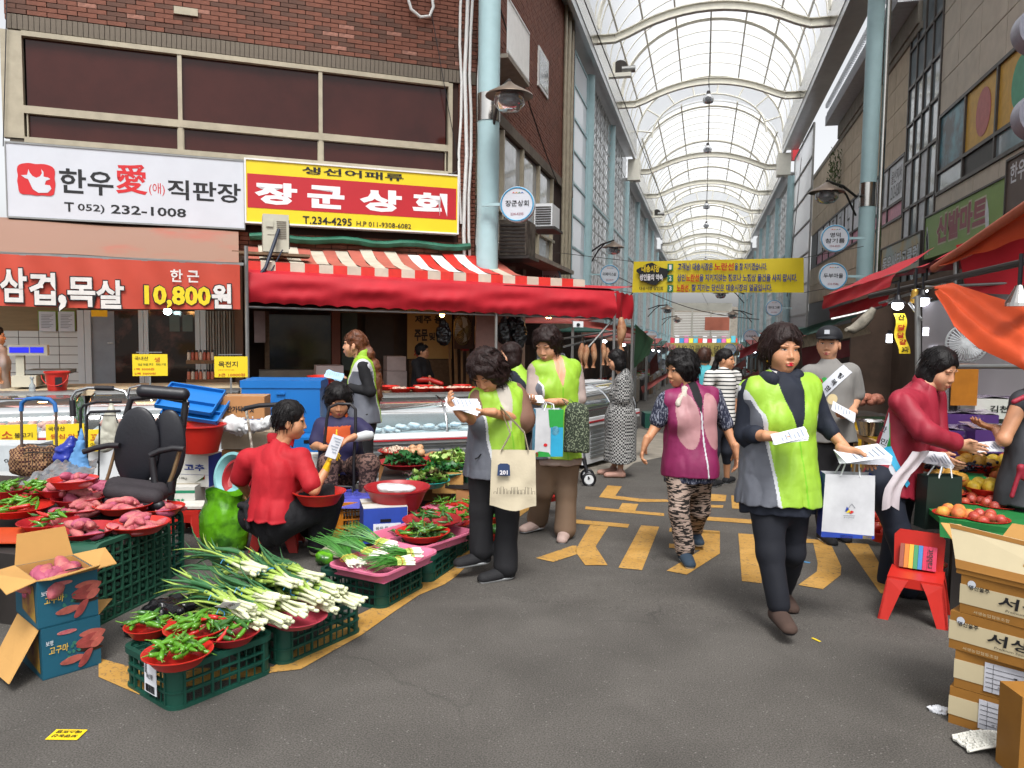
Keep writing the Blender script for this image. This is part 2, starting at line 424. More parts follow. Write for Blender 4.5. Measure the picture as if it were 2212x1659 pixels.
M_mortar=mat('dark_mortar','#38251f',rough=.9)
M_soldier=mat('grey_tile','#6b6257',rough=.85,var=.2,vs=5,bump=.4,bs=30)
M_alu=mat('cream_window_aluminium','#a39a86',rough=.45,var=.14,vs=6)
M_film=mat('brown_window_film','#3c1a16',rough=.1,var=.2,vs=2,spec=.3)
M_blue=mat('pale_blue_paint','#9fbcc1',rough=.45,var=.06,vs=4)
M_steel=mat('polished_steel','#b8b6b2',rough=.22,metal=1,var=.06,vs=3,bump=.12,bs=5)
M_fascia=mat('grey_fascia_steel','#b4b6b8',rough=.35,metal=.5,var=.1,vs=2,bump=.05,bs=8)
M_galv=mat('galvanised_pipe','#8c8d8c',rough=.4,metal=.7,var=.1)
M_dark=mat('dark_steel','#3b3735',rough=.5,metal=.4)
M_ivory=mat('ivory_painted_steel','#e2dfd2',rough=.5,var=.05)
M_white=mat('white_paint','#d8d8d6',rough=.5,var=.05)
M_black=mat('black_plastic','#15151a',rough=.4,var=.1)
M_poly=translucent('milky_roof_sheet','#f8fafc',.8,.62)
M_polyside=translucent('milky_wall_sheet','#f4f7fa',.7,.5)
M_lattice=mat('grey_lattice','#8f908e',rough=.6,var=.08)
M_dwhite=mat('sign_white_face','#c2c6ce',rough=.4,var=.05,vs=2)
M_tblack=mat('sign_black_print','#16161a',rough=.5,var=0)
M_tred=mat('sign_red_print','#c02026',rough=.5,var=0)
M_twhite=mat('sign_white_print','#e2dfe2',rough=.5,var=.02)
M_yel=mat('sign_yellow_face','#dcc41e',rough=.45,var=.04,vs=3)
M_redf=mat('sign_red_face','#ae1e28',rough=.45,var=.05,vs=3)
M_bprint=mat('blue_print','#2a3b7e',rough=.5,var=0)
M_wood=mat('worn_wood','#6a5540',rough=.8,var=.25,vs=4,aniso=(1,8,8))
M_conc=mat('worn_concrete','#8a8378',rough=.9,var=.18,vs=5,bump=.3,bs=30)
XL,XR,XC=-3.0,2.8,-.1
# - ground
def gpt(x,y,h=0):return(x,y,gz(y)+h)
mb=MB()
ys=[-40,-10,0,2,3,4,6,10,20,40,90,400]
for i in range(len(ys)-1):
 mb.poly([gpt(-200,ys[i]),gpt(200,ys[i]),gpt(200,ys[i+1]),gpt(-200,ys[i+1])])
struct('ground',mb,M_asph)
def paint(name,polys,h=.004,m=M_ypaint):
 mb=MB()
 for P in polys:mb.poly([gp(u,v,h)for u,v in P])
 return struct(name,mb,m)
Lw=[(213,1421,1462),(300,1445,1500),(590,1440,1452),(650,1395,1445),(720,1350,1405),(780,1325,1372),(850,1290,1322),(905,1262,1285),(960,1230,1262),(985,1205,1245),(1040,1150,1190),(1090,1100,1140),(1140,1080,1103),(1170,1055,1078),(1210,1035,1052),(1225,1010,1020)]
mb=MB()
for a,b in zip(Lw,Lw[1:]):
 mb.poly([gp(a[0],a[1],.004),gp(b[0],b[1],.004),gp(b[0],b[2],.004),gp(a[0],a[2],.004)])
struct('yellow_line',mb,M_ypaint)
def rt(P):return[((2050+x*.6781)*.5486,(1850+y*.6781)*.5486)for x,y in P]
letters=[[(310,310),(325,288),(632,315),(622,336)],[(405,320),(510,328),(435,445),(505,553),(375,553),(315,470)],[(88,512),(190,534),(325,490),(325,440),(300,440)],[(700,322),(805,330),(705,582),(568,568)],[(866,336),(1155,355),(1155,372),(862,358)],[(862,428),(1060,440),(1060,466),(862,452)],[(1050,355),(1157,360),(1157,485),(965,608),(848,585),(1040,470)],[(1264,368),(1390,378),(1400,658),(1285,645)],[(1470,385),(1780,410),(1800,432),(1470,410)],[(1700,428),(1800,428),(1862,560),(1858,610),(1755,692),(1612,668),(1720,590),(1725,540)],[(1884,424),(2018,430),(2085,545),(2200,728),(2090,716)],[(505,90),(588,96),(550,150),(700,168),(850,172),(865,186),(690,186),(455,158)],[(378,212),(833,252),(833,268),(374,228)],[(590,192),(684,198),(664,240),(567,232)],[(1060,136),(1195,146),(1190,182),(1060,180)],[(1050,200),(1178,206),(1174,220),(1050,216)],[(890,235),(930,238),(932,276),(884,272)],[(930,262),(1340,288),(1525,300),(1525,328),(1340,312),(930,282)],[(1222,148),(1500,160),(1500,235),(1228,224)]]
for P in letters:paint('road_marking',[rt(P)])
mb=MB()
mb.poly([gp(u,v,.003)for u,v in[(1250,1020),(1380,925),(1450,940),(1440,985),(1370,1000),(1330,1030)]])
struct('pavement_patch',mb,M_conc)
# - left brick building
_th=radians(70.5-14.0)
FD=np.array([sin(_th),cos(_th),0]);FN=np.array([FD[1],-FD[0],0]);FP0=at_k(1106,711,11.5);FP0[2]=0
FR=fr4(FP0,FD,FN,(0,0,1));FI=np.linalg.inv(FR)
EZ=np.array([0,0,1.])
def fpt(s,z,o=0):return FP0+FD*s+FN*o+EZ*z
def fsz(u,v,o=0):
 d=ray(u,v);t=((FP0+FN*o-CAMP)@FN)/(d@FN);p=CAMP+d*t
 return float((p-FP0)@FD),float(p[2])
S0=-6.40;S1=fsz(1026,400)[0]
corner=fpt(S1,0)
b=T('brick_building','brown brick building with dark filmed windows above the meat and fish shops','building',fpt((S0+S1)/2,gz(8),-.5))
mb=MB(FR);zt0,zt1=2.35,9.0
mb.box(S0,S1,-.35,-.02,zt0,3.66);mb.box(S0,S1,-.35,-.02,4.98,zt1);mb.box(S0,fsz(50,300)[0],-.35,-.02,3.66,4.98);mb.box(fsz(968,300)[0],S1,-.35,-.02,3.66,4.98)
mb.box(S0,S1,-8,-7.8,0,9)
mb.fr=None;mb.box(corner[0]-.3,corner[0]-.02,corner[1],19.3,4.75,9.3);mb.box(corner[0]-.3,corner[0]-.02,corner[1],19.3,1.2,2.9)
mb.box(corner[0]-.3,corner[0]-.02,16.9,19.3,2.9,4.75)
c0=fpt(S0,0);ld=np.array([-.62,.78,0]);mb.fr=fr4(c0,ld,(-.78,-.62,0),(0,0,1))
mb.box(0,6,-.3,-.02,2.3,3.6);mb.box(0,6,-.3,-.02,5.0,9)
b.part('wall',mb,M_mortar)
bm=MB();bm.box(0,.205,-.03,.022,0,.05)
bme=[bm.mesh('brick')for _ in range(3)]
for me,m_ in zip(bme,(M_brick,M_brick2,M_brick3)):
 me.materials.append(m_)
def brick_rows(mbx,s0,s1,z0,z1,cb=None,pitch=.0575):
 n=0;z=z0;r=0
 while z+.05<z1:
  s=s0-(.105 if r%2 else 0)
  while s<s1:
   a,e=max(s,s0),min(s+.205,s1)
   if e-a>.03:
    if cb is None or not cb(a,e,z):mbx.box(a,e,-.03,.018+random.uniform(0,.007),z,z+.048)
   s+=.215
  z+=pitch;r+=1
cnt=[0]
def one(a,e,z):
 if cnt[0]>=296 or z>6.4:return False
 cnt[0]+=1
 me=bme[2]if random.random()<.03 else bme[random.random()<.4]
 M=np.array(Matrix(FR.tolist())@Matrix.Translation((a,random.uniform(-.004,.004),z))@Matrix.Diagonal(((e-a)/.205,1,1,1)))
 b.inst('brick',me,b.inv@M);return True
mb=MB(FR);brick_rows(mb,S0,S1,5.17,9.0,one);brick_rows(mb,S0,S1,2.4,2.74);brick_rows(mb,fsz(990,300)[0],S1,2.74,5.17)
mb.fr=fr4(c0,ld,(-.78,-.62,0),(0,0,1));brick_rows(mb,0,2.5,5.1,9)
mb.fr=fr4((corner[0],corner[1],0),(0,1,0),(1,0,0),(0,0,1));brick_rows(mb,0,8.2,4.95,9.2)
b.part('brick_course',mb,M_brick,kind='stuff')
sm_=MB();sm_.box(0,.052,-.02,.03,0,.17);sme=sm_.mesh('tile');sme.materials.append(M_soldier)
s=S0
while s<S1-.03:
 b.inst('tile',sme,b.inv@np.array(Matrix(FR.tolist())@Matrix.Translation((s,random.uniform(-.003,.003),4.985))));s+=.058
mb=MB(FR)
mb.box(S0,fsz(985,300)[0],-.05,.03,3.655,3.70)
mb.fr=fr4((corner[0],corner[1],0),(0,1,0),(1,0,0),(0,0,1));mb.box(0,8.2,-.02,.04,4.75,4.93)
b.part('tile_band',mb,M_soldier)
wl,wr=fsz(52,200)[0],fsz(967,240)[0];m1,m2=fsz(390,250)[0],fsz(692,250)[0]
wf=MB(FR);za,zb,zc=3.71,4.06,4.92
for x in(wl-.22,wr):wf.box(x,x+(.22 if x<0 and x==wl-.22 else .06),-.06,.05,za,zb+.9)
for x in(m1,m2):wf.box(x-.025,x+.025,-.06,.045,za,zc)
wf.box(wl,wr,-.06,.055,zc-.01,zc+.05);wf.box(wl,wr,-.06,.05,zb-.05,zb+.04);wf.box(wl,wr,-.06,.06,za-.045,za+.02)
for x in(wl,m1,m2,wr):
 wf.box(x-.04,x-.025,-.05,.03,za,zb-.05);wf.box(x+.025,x+.04,-.05,.03,za,zb-.05)
frm=b.part('window_frame',wf,M_alu)
for(x0,x1)in((wl,m1),(m1,m2),(m2,wr)):
 for(z0,z1)in((za,zb),(zb,zc)):
  p=MB(FR);p.box(x0+.026,x1-.026,-.03,-.02,z0+.021,z1-.051 if z1==zb else z1-.012);b.part('pane',p,M_film)
dk=MB(FR);dk.box(wl,wr,-.34,-.3,za,zc);b.part('room_wall',dk,M_dark)
p=MB(fr4(c0,ld,(-.78,-.62,0),(0,0,1)));p.box(.1,5,-.05,-.03,3.6,5.0);b.part('pane',p,mat('pale_pane','#b9c0c6',rough=.1))
SW=fr4((corner[0],corner[1],0),(0,1,0),(1,0,0),(0,0,1))
p=MB(SW);p.box(.1,6.0,-.06,-.04,2.95,4.72);b.part('pane',p,mat('clear_pane_reflecting','#aab0b4',rough=.05,spec=.8,var=.1))
p=MB(SW)
for x in(.1,1.5,2.9,4.3,5.7):p.box(x,x+.07,-.05,.03,2.92,4.74)
p.box(.1,6,-.05,.03,3.4,3.45);b.part('window_frame',p,M_alu)
wy=at_x(1290*0+(1600+775*.6631)*.5486,400*.6631*.5486*1.0,corner[0])
yy=wy[1]-corner[1];zz=wy[2]
p=MB(SW);p.box(yy-.05,yy+.9,-.03,.05,zz-.35,zz+.4);w_=b.part('window_frame',p,M_white)
p=MB(SW);p.box(yy+.02,yy+.83,.051,.056,zz-.28,zz+.33);b.part('pane',p,mat('grey_pane','#6a7074',rough=.1),parent=w_)
p=MB(SW);p.box(.2,1.6,.0,.42,5.42,5.48);bal=b.part('balcony',p,M_conc)
p=MB(SW)
for i in range(26):p.box(.2+i*.056,.212+i*.056,.40,.412,5.48,6.25)
for z in(5.5,6.25):p.box(.2,1.62,.395,.415,z,z+.03)
for o_ in(0,.1,.2,.3):p.box(1.6,1.612,o_,o_+.012,5.48,6.25)
b.part('railing',p,M_white,parent=bal)
p=MB(SW);p.box(.7,6.1,.0,.45,2.72,2.80);b.part('ledge',p,M_conc)
for(s_,z0,z1,r,m_)in((S1-.17,2.3,9,.028,M_white),(S1-.10,2.3,9,.022,M_white),(S1-.25,3.0,9,.02,M_white),(S1+.03,2.2,9,.035,M_steel)):
 p=MB(FR);p.tube([(s_+.02*sin(k*1.7+r*90),.08+.0*k,z0+(z1-z0)*k/12)for k in range(13)],r,8);b.part('pipe',p,m_,sm=60)
for y_,r in((6.7,.04),(7.1,.06),(7.6,.04)):
 p=MB(SW);p.cyl((y_,.07,2.5),(y_,.07,9.2),r);b.part('pipe',p,M_alu,sm=60)
p=MB(FR);pts=[(fsz(880,0)[0],.1,fsz(880,0)[1]+.3)]
for(u,v)in((878,0),(885,25),(905,42),(925,40),(933,20),(930,0),(928,-60)):q=fsz(u,v);pts.append((q[0],.09,q[1]))
p.tube(pts,.022,8);b.part('conduit_loop',p,M_white,sm=60)
p=MB(FR)
for(pa,pb)in(((928,30),(985,350)),((20,0),(12,320)),((985,372),(905,415))):
 a=fsz(*pa);e=fsz(*pb);p=MB(FR);p.tube([(a[0]+(e[0]-a[0])*k/8,.1,a[1]+(e[1]-a[1])*k/8-.0*k)for k in range(9)],.006,5);b.part('cable',p,M_black)
p=MB(FR);q=fsz(402,27);p.box(q[0]-.14,q[0]+.14,0.024,.05,q[1]-.045,q[1]+.045);b.part('wall_plate',p,M_alu)
# - signs on the facade
def fsign(u0,v0,u1,v1,o):
 a=fsz(u0,v0,o);e=fsz(u1,v1,o);return a[0],e[0],e[1],a[1]
o=.18;a=fsz(12,308,o);e=fsz(12,470,o);g=fsz(526,348,o)
x0,x1,z1,z0=a[0],g[0],a[1],e[1]+.02
wsn=T('shop_sign','long white lightbox sign with red cow head emblem over the meat shop','shop sign',fpt((x0+x1)/2,z0,o))
mb=MB(FR);mb.box(x0,x1,.03,o,z0,z1);body=wsn.part('lightbox',mb,M_dwhite)
mb=MB(FR)
for(a1,a2,b1,b2)in((x0-.01,x1+.01,z1,z1+.02),(x0-.01,x1+.01,z0-.02,z0)):mb.box(a1,a2,.03,o+.01,b1,b2)
for x in(x0-.012,x1):mb.box(x,x+.012,.03,o+.01,z0,z1)
wsn.part('frame',mb,M_galv)
def fl(t,s,m,u0,v0,u1,v1,o,slope=.078,**k):
 """lettering on the facade filling the photo box u0..u1 (at mid height)"""
 vm=(v0+v1)/2;a=fsz(u0,vm,o);e=fsz(u1,vm,o);um=(u0+u1)/2;dv=max(.3*(v1-v0),(v1-v0)-slope*(u1-u0))/2;zt=fsz(um,vm-dv,o)[1];zb_=fsz(um,vm+dv,o)[1]
 c=fpt((a[0]+e[0])/2,(zt+zb_)/2,o);letter(t,s,m,c,FD,EZ,e[0]-a[0],zt-zb_,**k)
fl(wsn,'한우',M_tblack,128,362,245,425,o,bold=.02)
fl(wsn,'愛',M_tred,250,352,318,422,o,bold=.02)
fl(wsn,'(애)',M_tred,322,394,356,424,o,bold=.0)
fl(wsn,'직판장',M_tblack,362,386,520,441,o,bold=.02)
fl(wsn,'T',M_tblack,139,436,160,458,o,bold=.02)
fl(wsn,'052)',M_tblack,168,439,226,463,o,bold=.015)
fl(wsn,'232-1008',M_tblack,240,440,402,472,o,bold=.02)
a=fsz(38,385,o);e=fsz(119,392,o);w=e[0]-a[0];cx=(a[0]+e[0])/2;cz=fsz(79,388,o)[1]
def ep(pts,off,m,nm,par=None):
 mb=MB(FR);mb.prism([(cx+x*w,o+off,cz+y*w)for x,y in pts],(0,.003,0));return wsn.part(nm,mb,m,parent=par)
sq=[]
for k in range(48):
 t=2*pi*k/48;c_,s_=cos(t),sin(t);r=.5/max(abs(c_)**6+abs(s_)**6,1e-6)**(1/6)*(1+.02*sin(k*5.1));sq.append((c_*r,s_*r*.95))
em=ep(sq,.004,M_tred,'emblem')
ep([(-.20,.30),(-.24,.12),(-.40,.10),(-.30,.02),(-.22,0),(-.16,-.15),(-.10,-.30),(.05,-.40),(.30,-.38),(.40,-.25),(.36,-.15),(.22,-.14),(.26,-.02),(.38,.04),(.32,.08),(.20,.10),(.20,.24),(.14,.32),(.16,.2),(.10,.10),(0,.05),(-.1,.10),(-.17,.2)],.008,M_dwhite,'emblem_head',em)
o=.22;a=fsz(529,344,o);e=fsz(529,478,o);g=fsz(989,383,o);x0,x1,z1,z0=a[0]+.005,g[0],a[1],e[1]
ysn=T('shop_sign','yellow and red lightbox sign with big white letters over the fish shop','shop sign',fpt((x0+x1)/2,z0,o))
mb=MB(FR);mb.box(x0,x1,.03,o-.004,z0,z1);ysn.part('lightbox',mb,M_yel)
h=z1-z0;mb=MB(FR);mb.box(x0+.02,x1-.02,o-.004,o,z0+h*.23,z0+h*.78);ysn.part('red_panel',mb,M_redf)
mb=MB(FR)
for(a1,a2,b1,b2)in((x0-.015,x1+.015,z1,z1+.02),(x0-.015,x1+.015,z0-.02,z0)):mb.box(a1,a2,.03,o+.012,b1,b2)
for x in(x0-.015,x1-.005):mb.box(x,x+.02,.03,o+.012,z0,z1)
ysn.part('frame',mb,M_white)
fl(ysn,'생선어패류',M_tblack,652,359,872,392,o,bold=.02)
for i,ch in enumerate('장군상회'):
 u0=[550,664,777,891][i];u1=[642,744,868,966][i];v0=391+i*7.6;fl(ysn,ch,M_twhite,u0,v0,u1,v0+55,o,bold=.05)
fl(ysn,'T.234-4295',M_tblack,654,465,760,490,o,bold=.02);fl(ysn,'H.P 011-9308-6082',M_tblack,770,476,888,496,o,bold=.01)
# - arcade: columns, gutters, lattice walls, vault
def column(u,k,top,label,x=None,y=None,r=.15,group='blue arcade columns'):
 p=at_k(u,711,k)if x is None else np.array([x,y,0]);g_=gz(p[1])
 t=T('column',label,'column',(p[0],p[1],g_),group=group)
 mb=MB();mb.cyl((p[0],p[1],g_),(p[0],p[1],top),r,n=20);t.part('shaft',mb,M_blue,sm=50)
 mb=MB();mb.cyl((p[0],p[1],g_),(p[0],p[1],g_+.25),r+.03,n=20);t.part('base',mb,M_steel,sm=50)
 return t,p
cA,pA=column(1051,10.75,9.6,'pale blue round arcade column rising beside the brick building corner')
mb=MB();mb.cyl((pA[0],pA[1],at_k(1050,272,10.75)[2]),(pA[0],pA[1],at_k(1050,215,10.75)[2]),.158,n=20);cA.part('steel_collar',mb,M_steel,sm=50)
cB,pB=column(1862,14.9,9.6,'pale blue round arcade column in front of the beige tiled building')
pB_=pB
mb=MB();mb.cyl((pB[0],pB[1],at_k(1862,450,14.9)[2]),(pB[0],pB[1],at_k(1862,400,14.9)[2]),.158,n=20);cB.part('steel_collar',mb,M_steel,sm=50)
sec=[(8,33.0,8.6),(33.0,54,7.7),(54,84,6.9)]
arc=T('arcade_roof','long barrel vaulted arcade roof of milky sheets on ivory steel arches','roof',(XC,33,8.6))
RIB=None
for si,(y0,y1,zb_)in enumerate(sec):
 for side,X in((-1,XL),(1,XR)):
  mb=MB();mb.box(X-(.1 if side<0 else-.0),X+(.0 if side<0 else .1),y0,y1,zb_,zb_+.55)
  mb.box(X-(.95 if side<0 else-.1),X+(-.1 if side<0 else .6),y0,y1,zb_+.16,zb_+.2)
  arc.part('gutter',mb,M_fascia)
  mb=MB();mb.box(X+(.003 if side<0 else-.02),X+(.02 if side<0 else-.003),y0,y1,zb_+.2,zb_+.95);arc.part('foil_lining',mb,M_steel)
 hw=(XR-XL)/2;zs=zb_+.9;rise=2.35
 n=int((y1-y0)/6.1)
 for i in range(n+1):
  y=21.0+6.1*(i-round((21.0-y0)/6.1))if si==0 else y0+1+i*6.1
  if y>y1-.5 or y<y0:continue
  pts=[(-1,0),(-.84,0.0),(-.72,.12)]+[(-.72+1.44*k/12,.12+.5*(1-(1-2*k/12)**2))for k in range(1,13)]+[(.84,0),(1,0)]
  mb=MB();P=[(XC+a*hw,y,zb_+.62+z)for a,z in pts]
  for a,e in zip(P,P[1:]):
   mb.beam(a,e,.03,.2,up=(0,1,0)if 0 else(0,0,1));
  for a,e in zip(P,P[1:]):
   mb.beam((a[0],a[1],a[2]-.1),(e[0],e[1],e[2]-.1),.16,.02);mb.beam((a[0],a[1],a[2]+.1),(e[0],e[1],e[2]+.1),.16,.02)
  arc.part('tie_beam',mb,M_ivory)
  mb=MB();P=[(XC+hw*cos(pi*k/24),y,zs+rise*sin(pi*k/24))for k in range(25)];mb.tube(P,.06,4);arc.part('arch',mb,M_ivory)
 if RIB is None or True:
  nr=int((y1-y0)/1.1)
  mb=MB();P=[(hw*cos(pi*k/20),0,rise*sin(pi*k/20))for k in range(21)];mb.tube(P,.018,4);rme=mb.mesh('rib');rme.materials.append(M_ivory)
  for i in range(nr):arc.inst('rib',rme,arc.inv@fr4((XC,y0+.3+i*1.1,zs),(1,0,0),(0,1,0),(0,0,1)))
 for k in(3,6,9,12,15,18,21):
  a=pi*k/24;mb=MB();c=(XC+hw*cos(a),zs+rise*sin(a));mb.box(c[0]-.026,c[0]+.026,y0,y1,c[1]-.03,c[1]+.03);arc.part('purlin',mb,M_ivory)
 mb=MB();mb.grid(lambda u,v:(XC+(hw+.02)*cos(pi*u),y0+(y1-y0)*v,zs+.04+rise*sin(pi*u)),28,1);arc.part('roof_sheet',mb,M_poly,sm=60)
 mb=MB();P=[(XC+hw*cos(pi*k/24),y1,zs+rise*sin(pi*k/24))for k in range(25)];mb.tube(P,.05,4)
 Q=[(XC+hw*.78*cos(pi*k/24),y1,zs+rise*.7*sin(pi*k/24))for k in range(25)];mb.tube(Q,.04,4)
 for k in range(2,24,3):mb.tube([P[k],Q[k]],.035,4)
 arc.part('end_arch',mb,M_ivory)
 if si:
  mb=MB();mb.grid(lambda u,v:(XC+hw*cos(pi*u)*(1-.02*v),y0-.02,zs+(rise*sin(pi*u))*(1)+(.85-rise*sin(pi*u)*0)*v),24,1);arc.part('step_sheet',mb,M_poly)
for side,X in((-1,XL-.06),(1,XR+.06)):
 mb=MB();mb.box(X-.25,X+.25,32.7,33.3,7.75,8.6);arc.part('gutter_box',mb,M_ivory)
def bay(y0,y1,z0,z1,X,side,label):
 t=T('lattice_screen',label,'screen wall',(X,y0,z0),group='lattice walls of the arcade')
 mb=MB();h=z1-z0;p=.9
 n=int((y1-y0)/p)
 for i in range(1,n):mb.box(X-.008,X+.008,y0+i*p-.04,y0+i*p+.04,z0,z1)
 k=-int(h/.62/.32)-1
 while y0+k*.32<y1:
  a=[y0+k*.32,z1];e=[y0+k*.32+h*1.3,z0];a,e=[y0+k*.32,z0],[y0+k*.32+h*1.3,z1]
  s_=(e[1]-a[1])/(e[0]-a[0])
  if a[0]<y0:a=[y0,a[1]+(y0-a[0])*s_]
  if e[0]>y1:e=[y1,e[1]-(e[0]-y1)*s_]
  if a[0]<y1 and e[0]>y0 and e[1]-a[1]>.1:mb.beam((X+side*-.03,a[0],a[1]),(X+side*-.03,e[0],e[1]),.012,.055)
  k+=1
 for i in range(1,int(h/.42)):mb.box(X-.008,X+.008,y0,y1,z0+i*.42-.02,z0+i*.42+.02)
 t.part('lattice',mb,M_lattice,kind='stuff')
 mb=MB();mb.box(X-.05,X+.05,y0,y1,z0-.12,z0);t.part('rail',mb,M_blue);mb=MB();mb.box(X-.045,X+.045,y0,y1,(z0+z1)/2-.04,(z0+z1)/2+.04);t.part('rail',mb,M_blue)
 mb=MB();mb.box(X-side*-.12,X-side*-.11,y0,y1,z0,z1);t.part('milky_sheet',mb,M_polyside)
ys_=[21.8];
while ys_[-1]<80:ys_.append(ys_[-1]+5.35)
ords=['first','second','third','fourth','fifth','sixth','seventh','eighth','ninth','tenth','eleventh','twelfth']
for i,(y0,y1)in enumerate(zip(ys_,ys_[1:])):
 zt=8.55 if y1<33.5 else(7.65 if y1<54.5 else 6.85)
 for side,X in((-1,XL-.32),(1,XR+.32)):
  if side>0 and i<2:continue
  sd='left' if side<0 else 'right'
  column(0,0,zt,f'pale blue column, {ords[i]} down the {sd} side of the arcade lattice',x=X,y=y0,r=.13 if i else .16)
  bay(y0+.14,y1-.14,2.3+gz(y0)*.5,zt,X-side*-.05,side,f'grey lattice wall bay, {ords[i]} along the {sd} side of the arcade')
def glaz(X,y0,y1,z0,z1,nz_,ny_,label,M2):
 t=T('glazed_screen',label,'screen wall',(X,y0,z0))
 mb=MB()
 for i in range(nz_+1):z=z0+(z1-z0)*i/nz_;mb.box(X-.03,X+.03,y0,y1,z-.03,z+.03)
 for i in range(ny_+1):y=y0+(y1-y0)*i/ny_;mb.box(X-.028,X+.035,y-.03,y+.03,z0,z1)
 t.part('frame',mb,M2)
 for i in range(nz_):
  for j in range(ny_):
   mb=MB();mb.box(X-.006,X+.006,y0+(y1-y0)*j/ny_+.03,y0+(y1-y0)*(j+1)/ny_-.03,z0+(z1-z0)*i/nz_+.03,z0+(z1-z0)*(i+1)/nz_-.03);t.part('pane',mb,M_polyside)
glaz(XL-.34,19.35,21.5,1.2,8.4,9,1,'tall narrow strip of milky panes in pale blue frame beside the brick building',M_blue)
glaz(XR+.5,27.5,33,-1,8.4,9,1,'tall milky glazing with grey bars between right building and lattice',M_lattice)
YG=84
gt=T('louvre_gate','white louvred end wall with a rust red panel closing the far arcade','gate wall',(XC,YG,gz(YG)))
za,zb_=at_y(1515,726,YG)[2],at_y(1515,671,YG)[2]
xa,xb=at_y(1455,700,YG)[0],at_y(1576,700,YG)[0]
sl_=MB();sl_.box(0,xb-xa,-.03,.03,0,.085);slm=sl_.mesh('slat');slm.materials.append(M_white)
n=int((zb_-za)/.17)
for i in range(n):gt.inst('slat',slm,gt.inv@fr4((xa,YG,za+i*.17),(1,0,0),(0,1,0),(0,0,1)))
mb=MB()
for k in range(4):x=xa+(xb-xa)*k/3;mb.box(x-.08,x+.08,YG-.05,YG+.05,za-.2,zb_)
mb.box(xa-.2,xb+.2,YG-.06,YG+.2,zb_,zb_+.8+0*n);mb.box(xa,xb,YG-.06,YG+.06,za-.25,za-.08)
gt.part('frame',mb,mat('pale_concrete','#a8a69c',rough=.9,var=.1,vs=1))
mb=MB();p0_=at_y(1523,685,YG);p1_=at_y(1575,714,YG);mb.box(p0_[0],p1_[0],YG-.07,YG-.04,p1_[2],p0_[2]);gt.part('red_panel',mb,mat('rust_red_panel','#a5604c',rough=.7,var=.15,vs=1))
cols=['#c03048','#e8e8f0','#3a8cc0','#d86aa8','#e8d24a','#5ab6c8','#d84a3a','#e4e4ec']
mb0=T('far_shopfronts','bright row of small coloured shop signs beyond the far gate','shopfronts',(XC,96,gz(96)))
for i in range(16):
 x=xa-.8+i*.55;mb=MB();mb.box(x,x+.5,96,96.2,at_y(1515,752,96)[2]-(i%3)*.1,at_y(1515,730,96)[2]+.3*(i%2));mb0.part('sign_panel',mb,mat('far_sign_%d'%(i%8),cols[i%8],rough=.6))
mb=MB();mb.box(xa-3,xb+3,96.3,96.6,gz(96),4.5);mb0.part('wall',mb,M_conc)
# - right building
XB=4.2
rb=T('beige_building','beige tiled building with dark framed windows along the right side','building',(XB,20,gz(20)))
M_tile=mat('beige_panel','#beb3a4',rough=.7,var=.1,vs=3);M_tile2=mat('beige_panel_light','#b8a78f',rough=.7,var=.12,vs=3)
M_bronze=mat('bronze_frame','#4a4440',rough=.45,metal=.3);M_rglass=mat('grey_window_glass','#7f8c92',rough=.08,var=.2,vs=1.5,spec=.8)
mb=MB();mb.box(XB+.02,XB+.4,4,34.6,2.4,7.85);mb.box(XB+.02,XB+.4,4,20,7.85,9.5);mb.box(XB+3,XB+3.2,4,34.6,-1,8);mb.box(XB,XB+.4,20.5,34.6,gz(34),2.4);rb.part('wall',mb,M_dark)
def panels(y0,y1,z0,z1,dy,dz,m_,jit=0):
 z=z0
 while z<z1-.05:
  y=y0
  while y<y1-.05:
   e=min(y+dy,y1);g_=min(z+dz,z1);mb=MB();mb.box(XB-.02-random.uniform(0,.004),XB+.02,y+.008,e-.008,z+.008,g_-.008);rb.part('panel',mb,m_);y+=dy
  z+=dz
ys0,ys1=16.35,18.75
panels(ys1,34.4,5.5,7.8,1.35,.58,M_tile2);panels(ys1,34.4,2.7,4.1,1.35,.7,M_tile2)
panels(5,ys0,5.6,8.6,1.15,.62,M_tile);panels(5,ys0,3.5,4.1,1.15,.6,M_tile)
mb=MB();mb.box(XB-.06,XB,17.9,34.4,7.8,7.95);rb.part('coping',mb,M_conc)
def rwin(y0,y1,z0,z1,n,split,fills,words=None):
 f=MB()
 for i in range(n+1):y=y0+(y1-y0)*i/n;f.box(XB-.05,XB+.02,y-.03,y+.03,z0,z1)
 for z in(z0,z1)+((split,)if split else()):f.box(XB-.052,XB+.02,y0,y1,z-.03,z+.03)
 fo=rb.part('window_frame',f,M_bronze)
 for i in range(n):
  ya,yb=y0+(y1-y0)*i/n+.03,y0+(y1-y0)*(i+1)/n-.03
  rows=[(z0,split),(split,z1)]if split else[(z0,z1)]
  for j,(a,c)in enumerate(rows):
   mb=MB();mb.box(XB-.015,XB-.005,ya,yb,a+.03,c-.03);rb.part('pane',mb,fills[(i*len(rows)+j)%len(fills)],parent=None)
M_vinyl=mat('white_window_vinyl','#cfd2d6',rough=.5);M_pink=mat('pink_window_vinyl','#c98b9c',rough=.5,var=.2);M_och=mat('ochre_window_vinyl','#c79a3c',rough=.5)
M_bill=mat('turquoise_picture_vinyl','#4f8a99',rough=.4,col2='#20252c',vs=2)
rwin(ys1+.1,32.4,4.12,5.47,9,4.5,[M_pink,M_vinyl])
rwin(ys0,ys1,2.6,8.6,4,5.2,[M_rglass,M_rglass,M_vinyl,M_rglass])
for z in(3.4,4.2,6.0,6.8,7.6):f=MB();f.box(XB-.05,XB+.02,ys0,ys1,z-.03,z+.03);rb.part('transom',f,M_bronze)
